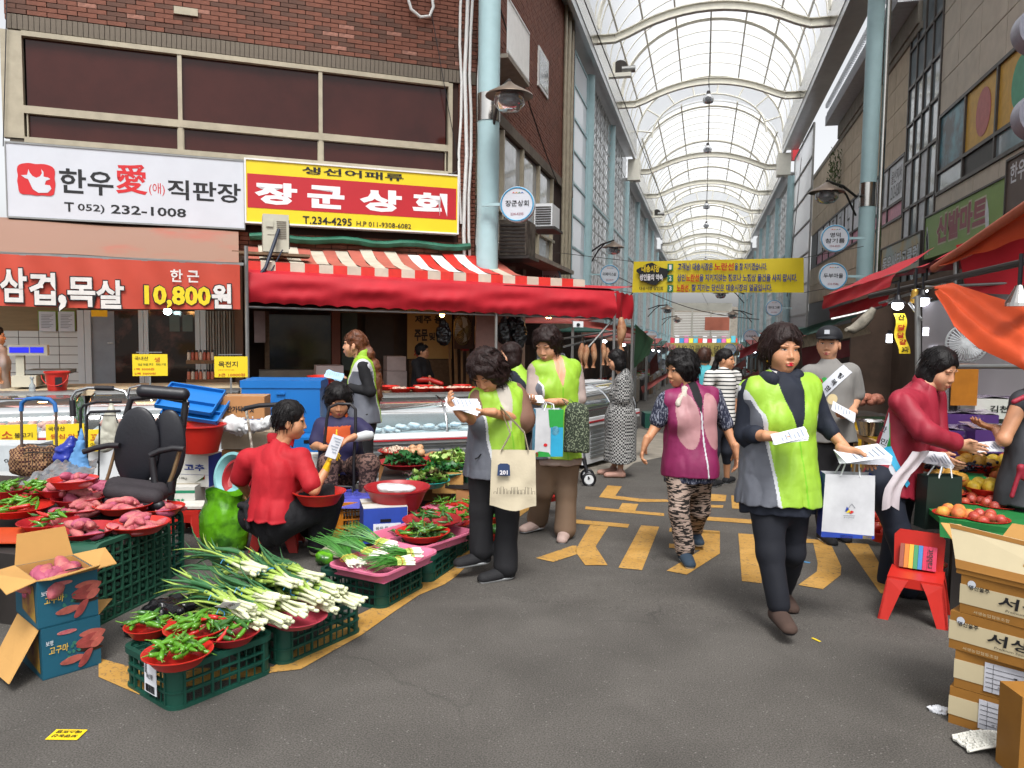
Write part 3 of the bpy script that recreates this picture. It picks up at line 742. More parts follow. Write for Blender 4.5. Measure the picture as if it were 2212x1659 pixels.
rwin(8.8,ys0-.1,4.13,5.56,5,4.52,[M_rglass,M_och,M_dark,M_och,M_rglass,M_och,M_dark,M_och,M_rglass,M_bill])
def rl(t,s,m,y,z,w,h,**k):letter(t,s,m,np.array([XB-.06,y,z]),(0,-1,0),EZ,w,h,**k)
for(y,c)in((13.9,'#b0605c'),(12.4,'#4c9a78'),(11.0,'#b0605c')):
 mb=MB();mb.prism([(XB-.017,y+.34*cos(a*pi/12),5.03+.38*sin(a*pi/12))for a in range(24)],(-.004,0,0));rb.part('ball_print',mb,mat('ball_print_'+c[1:3],c,rough=.5),sm=30)
for i,s_ in enumerate(['울산지사','212-0307','기','도','노','기','주','기']):
 y=[19.6,19.6,21.1,22.6,25.7,27.2,28.7,30.2][i];z=[5.15,4.8,5,5,5,5,5,5][i];letter(rb,s_,M_tblack,np.array([XB-.02,y,z]),(0,-1,0),EZ,1.0 if i<2 else .5,.3 if i<2 else .75)
def rsign(u0,u1,vt,vb,m,name,label,X=XB-.25):
 a=at_x(u0,vt,X);c=at_x(u1,vb,X);y0,y1=min(a[1],c[1]),max(a[1],c[1]);zt=a[2];zb2=at_x(u0,vb,X)[2]
 t=T('shop_sign',label,'shop sign',(X,(y0+y1)/2,zb2));mb=MB();mb.box(X,XB-.03,y0,y1,zb2,zt);t.part('face',mb,m)
 mb=MB();mb.box(X-.02,XB-.03,y0-.03,y0,zb2,zt);mb.box(X-.02,XB-.03,y1,y1+.03,zb2,zt);mb.box(X-.02,XB-.03,y0-.03,y1+.03,zt,zt+.03);t.part('frame',mb,M_bronze)
 return t,X,y0,y1,zb2,zt
M_lime=mat('lime_sign_face','#7d9a52',rough=.5,var=.05)
t,X,y0,y1,z0,z1=rsign(2000,2168,472,560,M_lime,'g','lime green shoe shop sign with dark pink letters on the right building')
letter(t,'신발마트',mat('plum_print','#8c4450',rough=.5),np.array([X,(y0+y1)/2-.0*(y1-y0),(z0+z1)/2+.05]),(0,-1,0),EZ,(y1-y0)*.62,(z1-z0)*.62,bold=.045,outline=mat('pale_outline','#b9b49a',rough=.5),ow=.03)
for dy in(.06,.12,.9):
 mb=MB();yq=y1-.3 if dy<.5 else y0+.3
 mb.prism([(X-.004,yq+a_*.18+dy*.4,z0+.06+b_*(z1-z0)*.7)for a_,b_ in((0,0),(.5,.1),(.9,.6),(.7,1),(.2,.7),(-.1,.3))],(-.004,0,0));t.part('shoe_print',mb,M_vinyl)
t,X,y0,y1,z0,z1=rsign(1905,1985,540,600,mat('sand_sign_face','#b29a6c',rough=.5,col2='#9aa7a4',vs=1.5),'g','sand coloured game hall sign next to the green shoe sign',X=XB-.24)
letter(t,'동우사타고클럽',M_vinyl,np.array([X,(y0+y1)/2,(z0+z1)/2-.05]),(0,-1,0),EZ,(y1-y0)*.9,(z1-z0)*.5,bold=.03,outline=M_bronze,ow=.02)
t,X,y0,y1,z0,z1=rsign(2178,2230,350,470,mat('umber_sign_face','#5c4f48',rough=.5),'g','dark brown sign with pale letters at the right edge',X=XB-.5)
letter(t,'한우정',M_vinyl,np.array([X,y1-.45,z0+.75*(z1-z0)]),(0,-1,0),EZ,.7,.25,bold=.02)
for k,(u,v,l)in enumerate(((2250,62,'upper'),(2250,248,'lower'))):
 p=at_x(u,v,XB-1.0);t=T('round_sign',f'big grey round box sign, {l} one at the top right edge','sign',p)
 mb=MB();mb.cyl((p[0],p[1]-.12,p[2]),(p[0],p[1]+.12,p[2]),.24,n=32);t.part('drum',mb,mat('bluegrey_drum','#8d8f9c',rough=.4),sm=40)
 mb=MB();mb.cyl((p[0],p[1]-.125,p[2]),(p[0],p[1]-.12,p[2]),.2,n=32);t.part('face',mb,M_dwhite)
 mb=MB();mb.beam((p[0],p[1],p[2]),(XB,p[1],p[2]),.05);t.part('bracket',mb,M_dark)
p=at_x(1812,355,XB-.1);mb=MB()
for i in range(260):
 q=np.array([p[0]-random.random()*.3,p[1]+random.uniform(-.6,.6),p[2]+.5-random.random()**.7*1.3]);a=random.random()*6
 mb.poly([q,q+[.05*cos(a),.05*sin(a),.02],q+[.02,.02,-.09]])
single('hanging_plant',mb,mat('leaf_green','#4c5e34',rough=.6,var=.4,vs=30),'trailing green plant hanging over the beige parapet','plant',loc=p)
mb=MB()
for i in range(60):y=18.2+i*.16;mb.cyl((XB-.5,y,8.9),(XB-.5,y,9.03),.06,n=8);mb.ball((XB-.45,y,8.72),.06,8)
mb.box(XB-.5,XB+.5,18,28,8.4,8.7)
t=T('tiled_eave','white traditional tiled eave edge above the right building','eave',(XB,22,8.4));t.part('eave_tiles',mb,mat('eave_white','#b9bcc0',rough=.6),kind='stuff')
mb=MB();mb.box(XB-.1,XB+.1,18,28,7.95,8.4);t.part('board',mb,M_conc)
mb=MB();q=at_k(1886,500,14.6);mb.cyl((q[0]+.12,q[1]+.1,gz(q[1])),(q[0]+.12,q[1]+.1,9),.05,n=12);single('downpipe',mb,M_steel,'shiny steel downpipe behind the right blue column','pipe',loc=(q[0],q[1],gz(q[1])),sm=50)
# - plastics, produce
M_redp=mat('red_plastic','#b8281f',rough=.38,var=.08,vs=4);M_redp2=mat('dark_red_plastic','#9c2026',rough=.4,var=.08,vs=4)
M_green=mat('green_crate_plastic','#0e4034',rough=.5,var=.14,vs=5,bump=.08,bs=30);M_green2=mat('faded_green_crate_plastic','#1f4c3a',rough=.55,var=.15,vs=5)
M_pinkp=mat('pink_plastic','#cf6f8c',rough=.42,var=.06,vs=4)
M_spot=mat('sweet_potato_skin','#a8505c',rough=.62,var=.25,vs=22,bump=.4,bs=60,col2='#b9746a',mix=(.4,.7));M_spot2=mat('purple_potato_skin','#9c4860',rough=.6,var=.2,vs=16,bump=.3,bs=50)
M_chili=mat('green_chili_skin','#4f8420',rough=.3,var=.3,vs=14,coat=.3);M_chilid=mat('dark_green_chili_skin','#336027',rough=.3,var=.3,vs=14,coat=.3);M_chilir=mat('red_chili_skin','#b0211a',rough=.28,var=.2,coat=.3);M_stem=mat('chili_stem','#5d8a2e',rough=.6)
M_card=mat('cardboard','#b58a4e',rough=.85,var=.08,vs=3,bump=.08,bs=40);M_card2=mat('brown_cardboard','#a5754a',rough=.85,var=.1,vs=4);M_teal=mat('teal_box_print','#175064',rough=.55,var=.15,vs=2)
M_paper=mat('paper','#d4d6dc',rough=.7,var=.05)
M_yelc=mat('yellow_card','#e2c422',rough=.45,var=.04,vs=3)
M_mk=mat('marker_black','#241c18',rough=.6,var=0);M_mr=mat('marker_red','#b03a1c',rough=.6,var=0);M_mg=mat('marker_green','#5f6a1e',rough=.6,var=0)
M_awn=mat('red_awning_vinyl','#ab1e2a',rough=.62,spec=.3,var=.12,vs=2.5,bump=.25,bs=5);M_str=mat('cream_awning_stripe','#b9b0a0',rough=.7,var=.14,vs=5);M_strr=mat('faded_red_stripe','#a85a4c',rough=.7,var=.14,vs=5);M_strn=mat('fresh_white_stripe','#e0dedb',rough=.6);M_strd=mat('fresh_red_stripe','#c22b22',rough=.6)
M_tin=mat('dirty_beige_awning','#8a6a5a',rough=.65,col2='#a5493a',vs=1.2,mix=(.55,.85));M_bann=mat('orange_red_banner','#b5412e',rough=.6,var=.1,vs=2)
M_tarp=mat('orange_tarp','#b9431a',rough=.6,var=.12,vs=3,bump=.3,bs=9)
M_bluep=mat('blue_plastic','#1668b0',rough=.42,var=.06,vs=3);M_clear=glassy('clear_plastic','#dfe4ea',.16,.1);M_glass=glassy('case_glass','#e6efee',.05,.02)
M_bagb=mat('black_plastic_bag','#0f0f12',rough=.25,var=.1,bump=.6,bs=20);M_chrome=mat('chrome_tube','#b9bbbd',rough=.2,metal=1)
M_meat=mat('raw_meat','#b5625a',rough=.45,col2='#d6a596',vs=14,mix=(.4,.65));M_skinfish=mat('dried_fish','#8a5a3c',rough=.5,col2='#b08868',vs=10);M_ws=mat('white_enamel','#cfd2d4',rough=.3,var=.03)
def quadfit(P):
 P=[np.asarray(p,float)for p in P];c=sum(P)/4;a=(P[1]+P[2]-P[0]-P[3])/2;b_=(P[3]+P[2]-P[0]-P[1])/2
 return c,atan2(a[1],a[0]),np.linalg.norm(a[:2]),np.linalg.norm(b_[:2])
# --- crate: pierced walls, ribs, rims and pierced bottom (standing upside down)
def make_crate(L,W,H,m,name='plastic_crate',label='',loc=(0,0,0),rz=0,top=True,cell=.036):
 t=T(name,label,'crate',loc,rz,group='green plastic crates')
 def wall(len_,ax,sgn):
  mb=MB(fr4((0,sgn*W/2,0),(1,0,0),(0,sgn,0),(0,0,1))if ax==0 else fr4((sgn*L/2,0,0),(0,1,0),(sgn,0,0),(0,0,1)))
  h0,h1=.012,H-.022;n=max(3,int((len_-.1)/cell));x0=-len_/2+.05;d=(len_-.1)/n
  for i in range(n+1):
   w=.009 if i%3==0 else .0045;mb.box(x0+i*d-w/2,x0+i*d+w/2,-.006,.0 if i%3 else .006,h0,h1)
  nz_=max(3,int(H/.05))
  for j in range(1,nz_):z=h0+(h1-h0)*j/nz_;mb.box(x0,-x0,-.006,.002 if j!=nz_//2+1 else .008,z-.004,z+.004)
  return mb
 for sg in(-1,1):t.part('side_panel',wall(L,0,sg),m,local=True)
 for sg in(-1,1):t.part('end_panel',wall(W,1,sg),m,local=True)
 def ring(o,r,n=4):
  P=[]
  for(cx,cy,a0)in((L/2-r,W/2-r,0),(-L/2+r,W/2-r,pi/2),(-L/2+r,-W/2+r,pi),(L/2-r,-W/2+r,3*pi/2)):
   for k in range(n+1):a=a0+k*pi/2/n;P.append((cx+(r+o)*cos(a),cy+(r+o)*sin(a)))
  return P
 mb=MB()
 for(z0,z1,o)in((0,.016,.006),(H-.03,H-.005,.012),(H*.36,H*.36+.006,.005)):
  A=ring(o,.045);Bq=ring(-.01,.045);n=len(A)
  vs=[(x,y,z0)for x,y in A]+[(x,y,z1)for x,y in A]+[(x,y,z0)for x,y in Bq]+[(x,y,z1)for x,y in Bq]
  mb.add(vs,[f for i in range(n)for f in((i,(i+1)%n,n+(i+1)%n,n+i),(2*n+i,3*n+i,3*n+(i+1)%n,2*n+(i+1)%n),(n+i,n+(i+1)%n,3*n+(i+1)%n,3*n+i),(i,2*n+i,2*n+(i+1)%n,(i+1)%n))])
 A=ring(0,.045);n=len(A)
 for k in range(4):
  q=A[k*5:k*5+5];nn=len(q);mb.add([(x,y,.01)for x,y in q]+[(x,y,H-.01)for x,y in q],[(i,i+1,nn+i+1,nn+i)for i in range(nn-1)])
 t.part('rim_and_corners',mb,m,local=True,sm=50)
 if top:
  mb=MB();nx_=int(L/.058);ny_=int(W/.058)
  for i in range(1,nx_):x=-L/2+L*i/nx_;mb.box(x-.004,x+.004,-W/2+.01,W/2-.01,H-.022,H-.006)
  for j in range(1,ny_):y=-W/2+W*j/ny_;mb.box(-L/2+.01,L/2-.01,y-.004,y+.004,H-.022,H-.0065)
  for i in range(nx_):
   for j in range(ny_):
    x=-L/2+L*(i+.5)/nx_;y=-W/2+W*(j+.5)/ny_;mb.cyl((x,y,H-.02),(x,y,H-.012),.012,n=6)
  t.part('base_grid',mb,m,local=True)
 return t
def crate_px(a,b_,d,H,label,m=M_green,Wd=None,top=True):
 """a near bottom corner, b along the long side, d along the short side (photo points on the ground)"""
 A,B_,D_=gp(*a),gp(*b_),gp(*d)if d is not None else None
 ex=B_-A;L_=np.linalg.norm(ex[:2]);ex=ex/L_;ey=np.array([-ex[1],ex[0],0])
 W_=Wd or abs((D_-A)@ey);sgn=1
 c=A+ex*L_/2+ey*W_/2*sgn;return make_crate(L_,W_,H,m,label=label,loc=(c[0],c[1],gz(c[1])),rz=atan2(ex[1],ex[0]),top=top),c,ex,ey,L_,W_
K1=crate_px((373,1540),(590,1452),(234,1492),.18,'nearest green crate, upside down, carrying four red bowls of chili peppers')
K2=crate_px((611,1441),(782,1364),None,.18,'green crate under the heap of large green onions',Wd=.38)
K3=crate_px((828,1318),(917,1268),None,.17,'green crate under the front pink basket of thin scallions',Wd=.42)
K4=crate_px((931,1260),(990,1219),None,.17,'green crate under the middle pink basket of peppers',Wd=.42)
K5=crate_px((993,1203),(1030,1176),None,.17,'green crate under the far pink basket beside the black trousers',Wd=.42)
c_,ex,ey=K1[1],K1[2],K1[3]
pt=K1[1]-ex*(K1[4]/2+.012)+EZ*.10-ey*.05
mb=MB(fr4(pt,-ey,-ex,EZ));mb.box(-.045,.045,0,.003,-.06,.07);tg=T('price_tag','white barcode sticker on the end of the nearest green crate','sticker',pt);tg.part('sticker',mb,M_paper)
letter(tg,'86746',M_tblack,pt+EZ*.012-ex*.004,-ey,EZ,.05,.022,bold=.01,rot=pi)
mb=MB(fr4(pt,-ey,-ex,EZ))
for i in range(14):mb.box(-.035+i*.005,-.035+i*.005+random.choice((.0015,.003)),.003,.0045,-.055,-.025)
for i in range(9):mb.box(-.04,-.022,.003,.0045,.02+i*.005,.022+i*.005)
tg.part('barcode',mb,M_tblack,kind='stuff')
def side_crate(a,b_,W,H,label,m):
 A,B_=gp(*a),gp(*b_);ex=B_-A;L_=np.linalg.norm(ex[:2]);ex/=L_;ey=np.array([-ex[1],ex[0],0])
 t=make_crate(L_,H,W,m,label=label)
 c=A+ex*L_/2+EZ*H/2+ey*W
 M=fr4(c,ex,EZ,-ey);t.o.matrix_world=Matrix(M.tolist());return t
side_crate((214,1354),(370,1276),.30,.40,'large dark green crate standing on its side under the sweet potato bowls',M_green2)
side_crate((345,1262),(398,1236),.40,.38,'large green crate behind, beside the empty red stool',M_green)
tb=T('display_table','low market table under bowls of peppers and sweet potatoes at the left edge','table',gp(60,1300))
mb=MB();q=[gp(-150,1165,.385),gp(268,1168,.385),gp(330,1120,.385),gp(300,1040,.385),gp(-150,1020,.385)];mb.prism(q,(0,0,-.02));tb.part('table_top',mb,mat('dark_board','#2b2420',rough=.8))
mb=MB();q=[gp(-150,1172,.392),gp(60,1172,.392),gp(205,1160,.392),gp(200,1138,.392),gp(-150,1140,.392)];mb.prism(q,(0,0,-.006));tb.part('orange_board',mb,M_tarp)
for(u,v)in((-120,1350),(60,1330),(100,1180)):
 mb=MB();q=gp(u,v);mb.box(q[0]-.2,q[0]+.2,q[1]-.12,q[1]+.12,gz(q[1]),.36);tb.part('support_box',mb,M_dark)
# --- bowls
def bowl_profile(r,h):return[(r*.62,0),(r*.66,0),(r*.9,h*.8),(r,h),(r*1.03,h),(r*1.03,h*.93),(r*.99,h*.9),(r*.9,h*.72),(r*.68,-.003),(0.001,-.004)]
BOWLS={}
def bowl(u,v,h,w,label,m=M_redp,hh=.055,tilt=0,group='red plastic bowls',k=None,name='bowl',cat='bowl',p=None):
 """w: rim width in photo pixels"""
 if p is None:p=gp(u,v,h+hh)if k is None else at_k(u,v,k)
 d=depth(p);r=w*d/FOC/2;base=np.array([p[0],p[1],p[2]-hh])
 key=(m.name,round(hh,3))
 if key not in BOWLS:
  mb=MB();mb.lathe([(a,z)for a,z in[(x[0],x[1])for x in bowl_profile(1,1)]][::-1],32);BOWLS[key]=shade(mb.mesh('bowl'),40);BOWLS[key].materials.append(m)
 o=bpy.data.objects.new(name,BOWLS[key]);COL.objects.link(o)
 o.matrix_world=Matrix.Translation(base.tolist())@Matrix.Rotation(tilt,4,'Y')@Matrix.Diagonal((r,r,hh,1))
 o['label']=label;o['category']=cat;o['group']=group
 return base,r,hh
# --- peppers
def pepper_mesh(seed,m,L=.095):
 rr=random.Random(seed);n=7;c=rr.uniform(.1,.5)*rr.choice((-1,1));P=[];a=0;x=y=0
 for i in range(n):P.append((x,y,0));a+=c/n*2.2;x+=L/n*cos(a);y+=L/n*sin(a)
 P=np.array(P)-np.array(P[3]);mb=MB();mb.smooth=True
 mb.tube(P,[.0075,.0098,.0102,.0096,.008,.0055,.0014],6);mb.mi=1;d=nrm(P[0]-P[1])
 mb.tube([P[0]+d*.0,P[0]+d*.012+[0,.003,.002],P[0]+d*.028+[0,.008,.004]],[.0042,.002,.0016],4);me=mb.mesh('chili_pepper');me.materials.append(m);me.materials.append(M_stem);return me
PEP={k:[pepper_mesh(i+10*j,m)for i in range(5)]for j,(k,m)in enumerate((('g',M_chili),('d',M_chilid),('r',M_chilir)))}
NPEP=[0]
def heap_mats(c,r,n,mound,size=1.0,rx=1.0,rz=0):
 out=[]
 for i in range(n):
  t_=i/n;rr_=r*sqrt(random.random())*(1-.35*t_);a=random.random()*2*pi
  x,y=rr_*cos(a)*rx,rr_*sin(a);x,y=x*cos(rz)-y*sin(rz),x*sin(rz)+y*cos(rz)
  z=(1-(rr_/r)**2)*mound*(.45+.55*t_)+.02+t_*.012
  M=Matrix.Translation((c[0]+x,c[1]+y,c[2]+z))@Matrix.Rotation(random.random()*2*pi,4,'Z')@Matrix.Rotation(random.uniform(-.35,.35),4,'Y')@Matrix.Rotation(random.random()*6,4,'X')@Matrix.Scale(size*random.uniform(.8,1.2),4)
  out.append(M)
 return out
def peppers(c,r,n,label,kinds='ggggd',mound=.045,size=1.0,rx=1,rz=0,stuff=False):
 Ms=heap_mats(c,r,n,mound,size,rx,rz)
 if stuff:
  mb=MB();mb.smooth=True
  for M in Ms:
   me=random.choice(PEP[random.choice(kinds)]);A=np.array(M);mi={'green_chili_skin':0,'dark_green_chili_skin':1,'red_chili_skin':2}[me.materials[0].name]
   v=np.array([x.co for x in me.vertices])@A[:3,:3].T+A[:3,3];mb.mi=mi;mb.add(v,[tuple(p.vertices)for p in me.polygons])
  return single('chili_pepper_heap',mb,[M_chili,M_chilid,M_chilir],label,'peppers',loc=c,kind='stuff')
 for M in Ms:
  o=bpy.data.objects.new('chili_pepper',random.choice(PEP[random.choice(kinds)]));COL.objects.link(o);o.matrix_world=M
  o['label']=label;o['category']='pepper';o['group']=label;NPEP[0]+=1
def pbowl(u,v,h,w,lab,n,kinds='ggggd',**k):
 st_=k.pop('stuff',False);sz=k.pop('size',1.0);p,r,hh=bowl(u,v,h,w,f'{"dark " if k.get("m") is M_redp2 else ""}red bowl {lab}',**k)
 peppers(p+EZ*hh*.35,r*.78,n,'chili in red bowl '+lab,kinds,mound=.05,stuff=st_,size=sz)
H1=.18
pbowl(320,1349,H1,96,'at the left of the nearest crate',22,hh=.045)
pbowl(423,1352,H1+.02,130,'stacked highest on the nearest crate with one red pepper',34,'ggggggr',hh=.05)
pbowl(500,1362,H1,118,'half under the green onions on the nearest crate',20,'gdddr',m=M_redp2,hh=.045)
pbowl(384,1405,H1,158*.9,'at the front corner of the nearest crate',36,hh=.05)
pbowl(40,1092,.43,134,'biggest at the left edge of the low table',34,'ggggr',hh=.05)
pbowl(104,1124,.39,116,'with few peppers beside the sweet potatoes',16,'gdgr',m=M_redp2,hh=.05)
pbowl(14,1056,.5,74,'behind at the left edge',20,hh=.05,m=M_redp2)
pbowl(76,1056,.47,100,'with green and red peppers on the low table',26,'gggr',m=M_redp2,hh=.05)
# --- sweet potatoes
def spud_mesh(seed,L=.15,R=.027):
 rr=random.Random(seed);n=9;P=[];b_=rr.uniform(-.25,.25);R*=rr.uniform(.85,1.2);L*=rr.uniform(.8,1.2)
 for i in range(n):t_=i/(n-1);P.append(((t_-.5)*L,b_*L*.5*sin(pi*t_)+rr.uniform(-1,1)*.002,rr.uniform(-1,1)*.002))
 rad=[R*max(.1,sin(pi*min(1,(i/(n-1))**.8*.94+.04))**.7)for i in range(n)];mb=MB();mb.smooth=True;mb.tube(P,rad,9);me=mb.mesh('sweet_potato');return me
SP=[spud_mesh(i)for i in range(8)]
for i,me in enumerate(SP):me.materials.append(M_spot if i%3 else M_spot2)
def spuds(c,r,n,label,mound=.05,size=1.0):
 for i in range(n):
  if i<n*.6:rr_=r*(.35+.5*(i%2));a=i*2.4;z=.02
  else:rr_=r*.35*random.random()**.5;a=random.random()*6.3;z=.055
  M=Matrix.Translation((c[0]+rr_*cos(a),c[1]+rr_*sin(a),c[2]+z*size))@Matrix.Rotation(random.random()*6.3,4,'Z')@Matrix.Rotation(random.uniform(-.3,.3),4,'Y')@Matrix.Rotation(random.random()*6,4,'X')@Matrix.Scale(size*random.uniform(.85,1.12),4)
  o=bpy.data.objects.new('sweet_potato',random.choice(SP));COL.objects.link(o);o.matrix_world=M;o['label']=label;o['category']='sweet potato';o['group']=label
for(u,v,h,w,n,lab,m)in((182,1140,.39,134,11,'at the front of the table behind the open box',M_redp2),(299,1128,.39,124,11,'at the front right corner over the large crate',M_redp),(267,1087,.42,118,11,'second row, nearest the office chair',M_redp),(345,1093,.38,100,7,'at the far right end behind another bowl',M_redp),(178,1094,.41,104,10,'in the middle of the table',M_redp2),(171,1072,.45,106,8,'third row from the front',M_redp2),(222,1056,.45,104,10,'beside the seat of the office chair',M_redp),(130,1052,.49,92,8,'at the back near the grey plastic sheet',M_redp2),(158,1033,.57,96,6,'tilted on top of the others',M_redp)):
 p,r,hh=bowl(u,v,h,w,f'red bowl of sweet potatoes {lab}',m=m,hh=.05);spuds(p+EZ*.012,r*.85,n+3,f'sweet potato in bowl {lab}',size=.92)
# --- teal sweet potato cartons
def carton(name,label,A,ex,ey,L,W,H,m_side,m_in=M_card,open_=False,z0=None,cat='box',flap=.0,group=None,lid=None):
 """open or closed box, A near bottom corner"""
 A=np.array(A,float);t=T(name,label,cat,A+(ex*L+ey*W)/2,group=group);F=fr4(A,ex,ey,EZ);th=.004
 mb=MB(F);mb.box(0,L,0,th,0,H);mb.box(0,L,W-th,W,0,H);mb.box(0,th,th,W-th,0,H);mb.box(L-th,L,th,W-th,0,H);mb.box(0,L,0,W,-.002,.004)
 t.part('carton',mb,m_side)
 mb=MB(F);i_=th+.001;mb.box(i_,L-i_,i_,i_+.001,.005,H);mb.box(i_,L-i_,W-i_-.001,W-i_,.005,H);mb.box(i_,i_+.001,i_,W-i_,.005,H);mb.box(L-i_-.001,L-i_,i_,W-i_,.005,H)
 if open_:t.part('lining',mb,m_in)
 else:
  mb=MB(F);mb.box(0,L,0,W/2-.002,H,H+.004);mb.box(0,L,W/2+.002,W,H,H+.004);t.part('flap',mb,lid or m_side)
 return t,F
c0=gp(92.6,1471);cR=gp(219,1434);ex=nrm(cR-c0);ey=np.array([-ex[1],ex[0],0]);LL=np.linalg.norm(cR-c0)
def spud_print(t,F,L,H,k=1):
 """printed sweet potatoes, leaves and dish on the long side"""
 o_=-.002
 def el(cx,cz,a,b_,rot_,m,d):
  mb=MB(F);mb.prism([(L*cx+a*cos(q)*(1-.25*sin(q)**2)*cos(rot_)-b_*sin(q)*sin(rot_),o_-d,H*cz+a*cos(q)*sin(rot_)+b_*sin(q)*cos(rot_))for q in[2*pi*i/18 for i in range(18)]],(0,.002,0));t.part('potato_print',mb,m)
 P1=mat('printed_potato','#8e3f3c',rough=.5,var=.3,vs=25);P2=mat('printed_potato_light','#a4564c',rough=.5,var=.3,vs=25)
 el(.80,.40,.055,.012,-.1,mat('printed_dish','#2a1a14',rough=.5),0)
 for i,(cx,cz,a,r_)in enumerate(((.84,.72,.05,0),(.77,.62,.05,.25),(.92,.6,.045,.6),(.78,.5,.05,-.05),(.5,.27,.05,.1),(.72,.24,.045,.9),(.93,.5,.03,.5))):el(cx,cz,a,.016,r_,P1 if i%2 else P2,.001+i*.0006)
 for i in range(10):el(.55+random.uniform(-.12,.1),.42+random.uniform(-.15,.2),.008,.006,i,mat('printed_leaf','#2f6a5c',rough=.6),.0002*i)
 letter(t,'고구마',mat('gold_print','#c9a544',rough=.5),(F@np.array([L*.27,-.003,H*.56,1]))[:3],F[:3,0],EZ,L*.32,H*.16,bold=.015,skew=.1)
 letter(t,'보명',M_vinyl,(F@np.array([L*.12,-.003,H*.72,1]))[:3],F[:3,0],EZ,L*.12,H*.1,bold=.01)
 mb=MB(F);mb.prism([(L*.42+.03*cos(q)*1.3,-.003,H*.86+.009*sin(q))for q in[2*pi*i/14 for i in range(14)]],(0,.002,0));t.part('handle_hole',mb,M_spot)
 mb=MB(F);mb.poly([(-.002,.02,H*.1),(-.002,.2,H*.2),(-.002,.2,H*.75),(-.002,.04,H*.85)]);t.part('side_print',mb,mat('side_photo','#5e2a2a',rough=.6,col2='#9a7a2c',vs=6))
HB=.215
t,F=carton('sweet_potato_box','lower teal carton printed with sweet potatoes standing on the road',c0,ex,ey,LL,.30,HB,M_teal);spud_print(t,F,LL,HB)
mb=MB(F);mb.prism([(-.002,.02,HB),(-.002,.3,HB),(-.13,.24,HB-.19),(-.13,-.04,HB-.17)],(-.004,0,0));t.part('flap',mb,M_card)
mb=MB(F);mb.prism([(LL,0.02,HB),(LL,.25,HB),(LL+.11,.16,HB+.01)],(0,0,.004));t.part('flap',mb,M_card)
a2=radians(6);ex2=np.array([ex[0]*cos(a2)+ex[1]*sin(a2)*1,ex[1]*cos(a2)-ex[0]*sin(a2)*1,0]);ex2=nrm(ex*cos(a2)+ey*sin(a2)*-.0+np.array([0,0,0]));ey2=np.array([-ex2[1],ex2[0],0])
t,F=carton('sweet_potato_box','upper teal carton, open and full of sweet potatoes',c0+EZ*(HB+.008)-ex*.01+ey*.005,ex2,ey2,LL+.005,.30,HB-.01,M_teal,open_=True);spud_print(t,F,LL,HB-.01)
L_=LL+.005;h_=HB-.01
for P in(([(0,0,h_),(L_,0,h_),(L_-.01,-.07,h_+.035),(.03,-.09,h_+.02)]),([(L_,0,h_),(L_,.3,h_),(L_+.12,.24,h_+.02),(L_+.10,.05,h_-.01)]),([(0,.3,h_),(L_,.3,h_),(L_-.02,.33,h_+.13),(.02,.33,h_+.13)]),([(0,0,h_),(0,.3,h_),(-.12,.22,h_+.01),(-.11,.0,h_-.03)])):
 mb=MB(F);mb.prism(P,(0,.001,.004));t.part('flap',mb,M_card)
mb=MB(F);mb.prism([(L_*.55+.035*cos(q),-.045+.008*sin(q),h_+.032+.002)for q in[2*pi*i/14 for i in range(14)]],(0,0,.003));t.part('handle_hole',mb,M_black)
cc=(F@np.array([L_/2,.15,h_-.075,1]))[:3];spuds(cc,.13,13,'sweet potato inside the open teal carton',size=1.15)
for i in range(4):spuds(cc+ex2*random.uniform(-.1,.1)+ey2*random.uniform(-.06,.06)-EZ*.02,.05,3,'sweet potato inside the open teal carton',size=1.15)
# --- large green onions in tied bunches on the second crate
M_os=mat('onion_white','#cdd0ae',rough=.4,var=.08,vs=12);M_ol=mat('onion_light_green','#93ac4f',rough=.4,var=.15,vs=12);M_og=mat('onion_leaf_green','#33603a',rough=.4,var=.25,vs=10);M_tie=mat('blue_tie','#3f86b8',rough=.5)
def stalk_mesh(seed):
 rr=random.Random(seed);mb=MB();mb.smooth=True;L0=rr.uniform(.21,.27)
 bend=rr.uniform(-.05,.05);P=[(x,bend*(x/L0)**2,0)for x in np.linspace(0,L0,6)]
 mb.mi=0;mb.tube(P[:4],[.0095,.0085,.008,.0085],7);mb.mi=1;mb.tube(P[3:],[.0085,.0095,.011],7)
 mb.mi=0;mb.tube([(-.004,0,0),(0,0,0)],[.006,.0098],7)
 for k in range(3):
  a=rr.uniform(-.2,.2);q=[np.array(P[-1])-np.array([.02,0,0])];dx=np.array([cos(a),sin(a),rr.uniform(-.06,.10)]);L=rr.uniform(.24,.40)
  for i in range(1,7):q.append(q[-1]+dx*L/6);dx=nrm(dx+np.array([0,rr.uniform(-.12,.12),-.10*i/3]))
  mb.mi=2 if k else 1;mb.tube(q,[.011,.0125,.012,.0105,.008,.005,.001],6,flat=.5);mb.mi=2
 me=mb.mesh('stalk')
 for m in(M_os,M_ol,M_og):me.materials.append(m)
 return me
ST=[stalk_mesh(i)for i in range(9)]
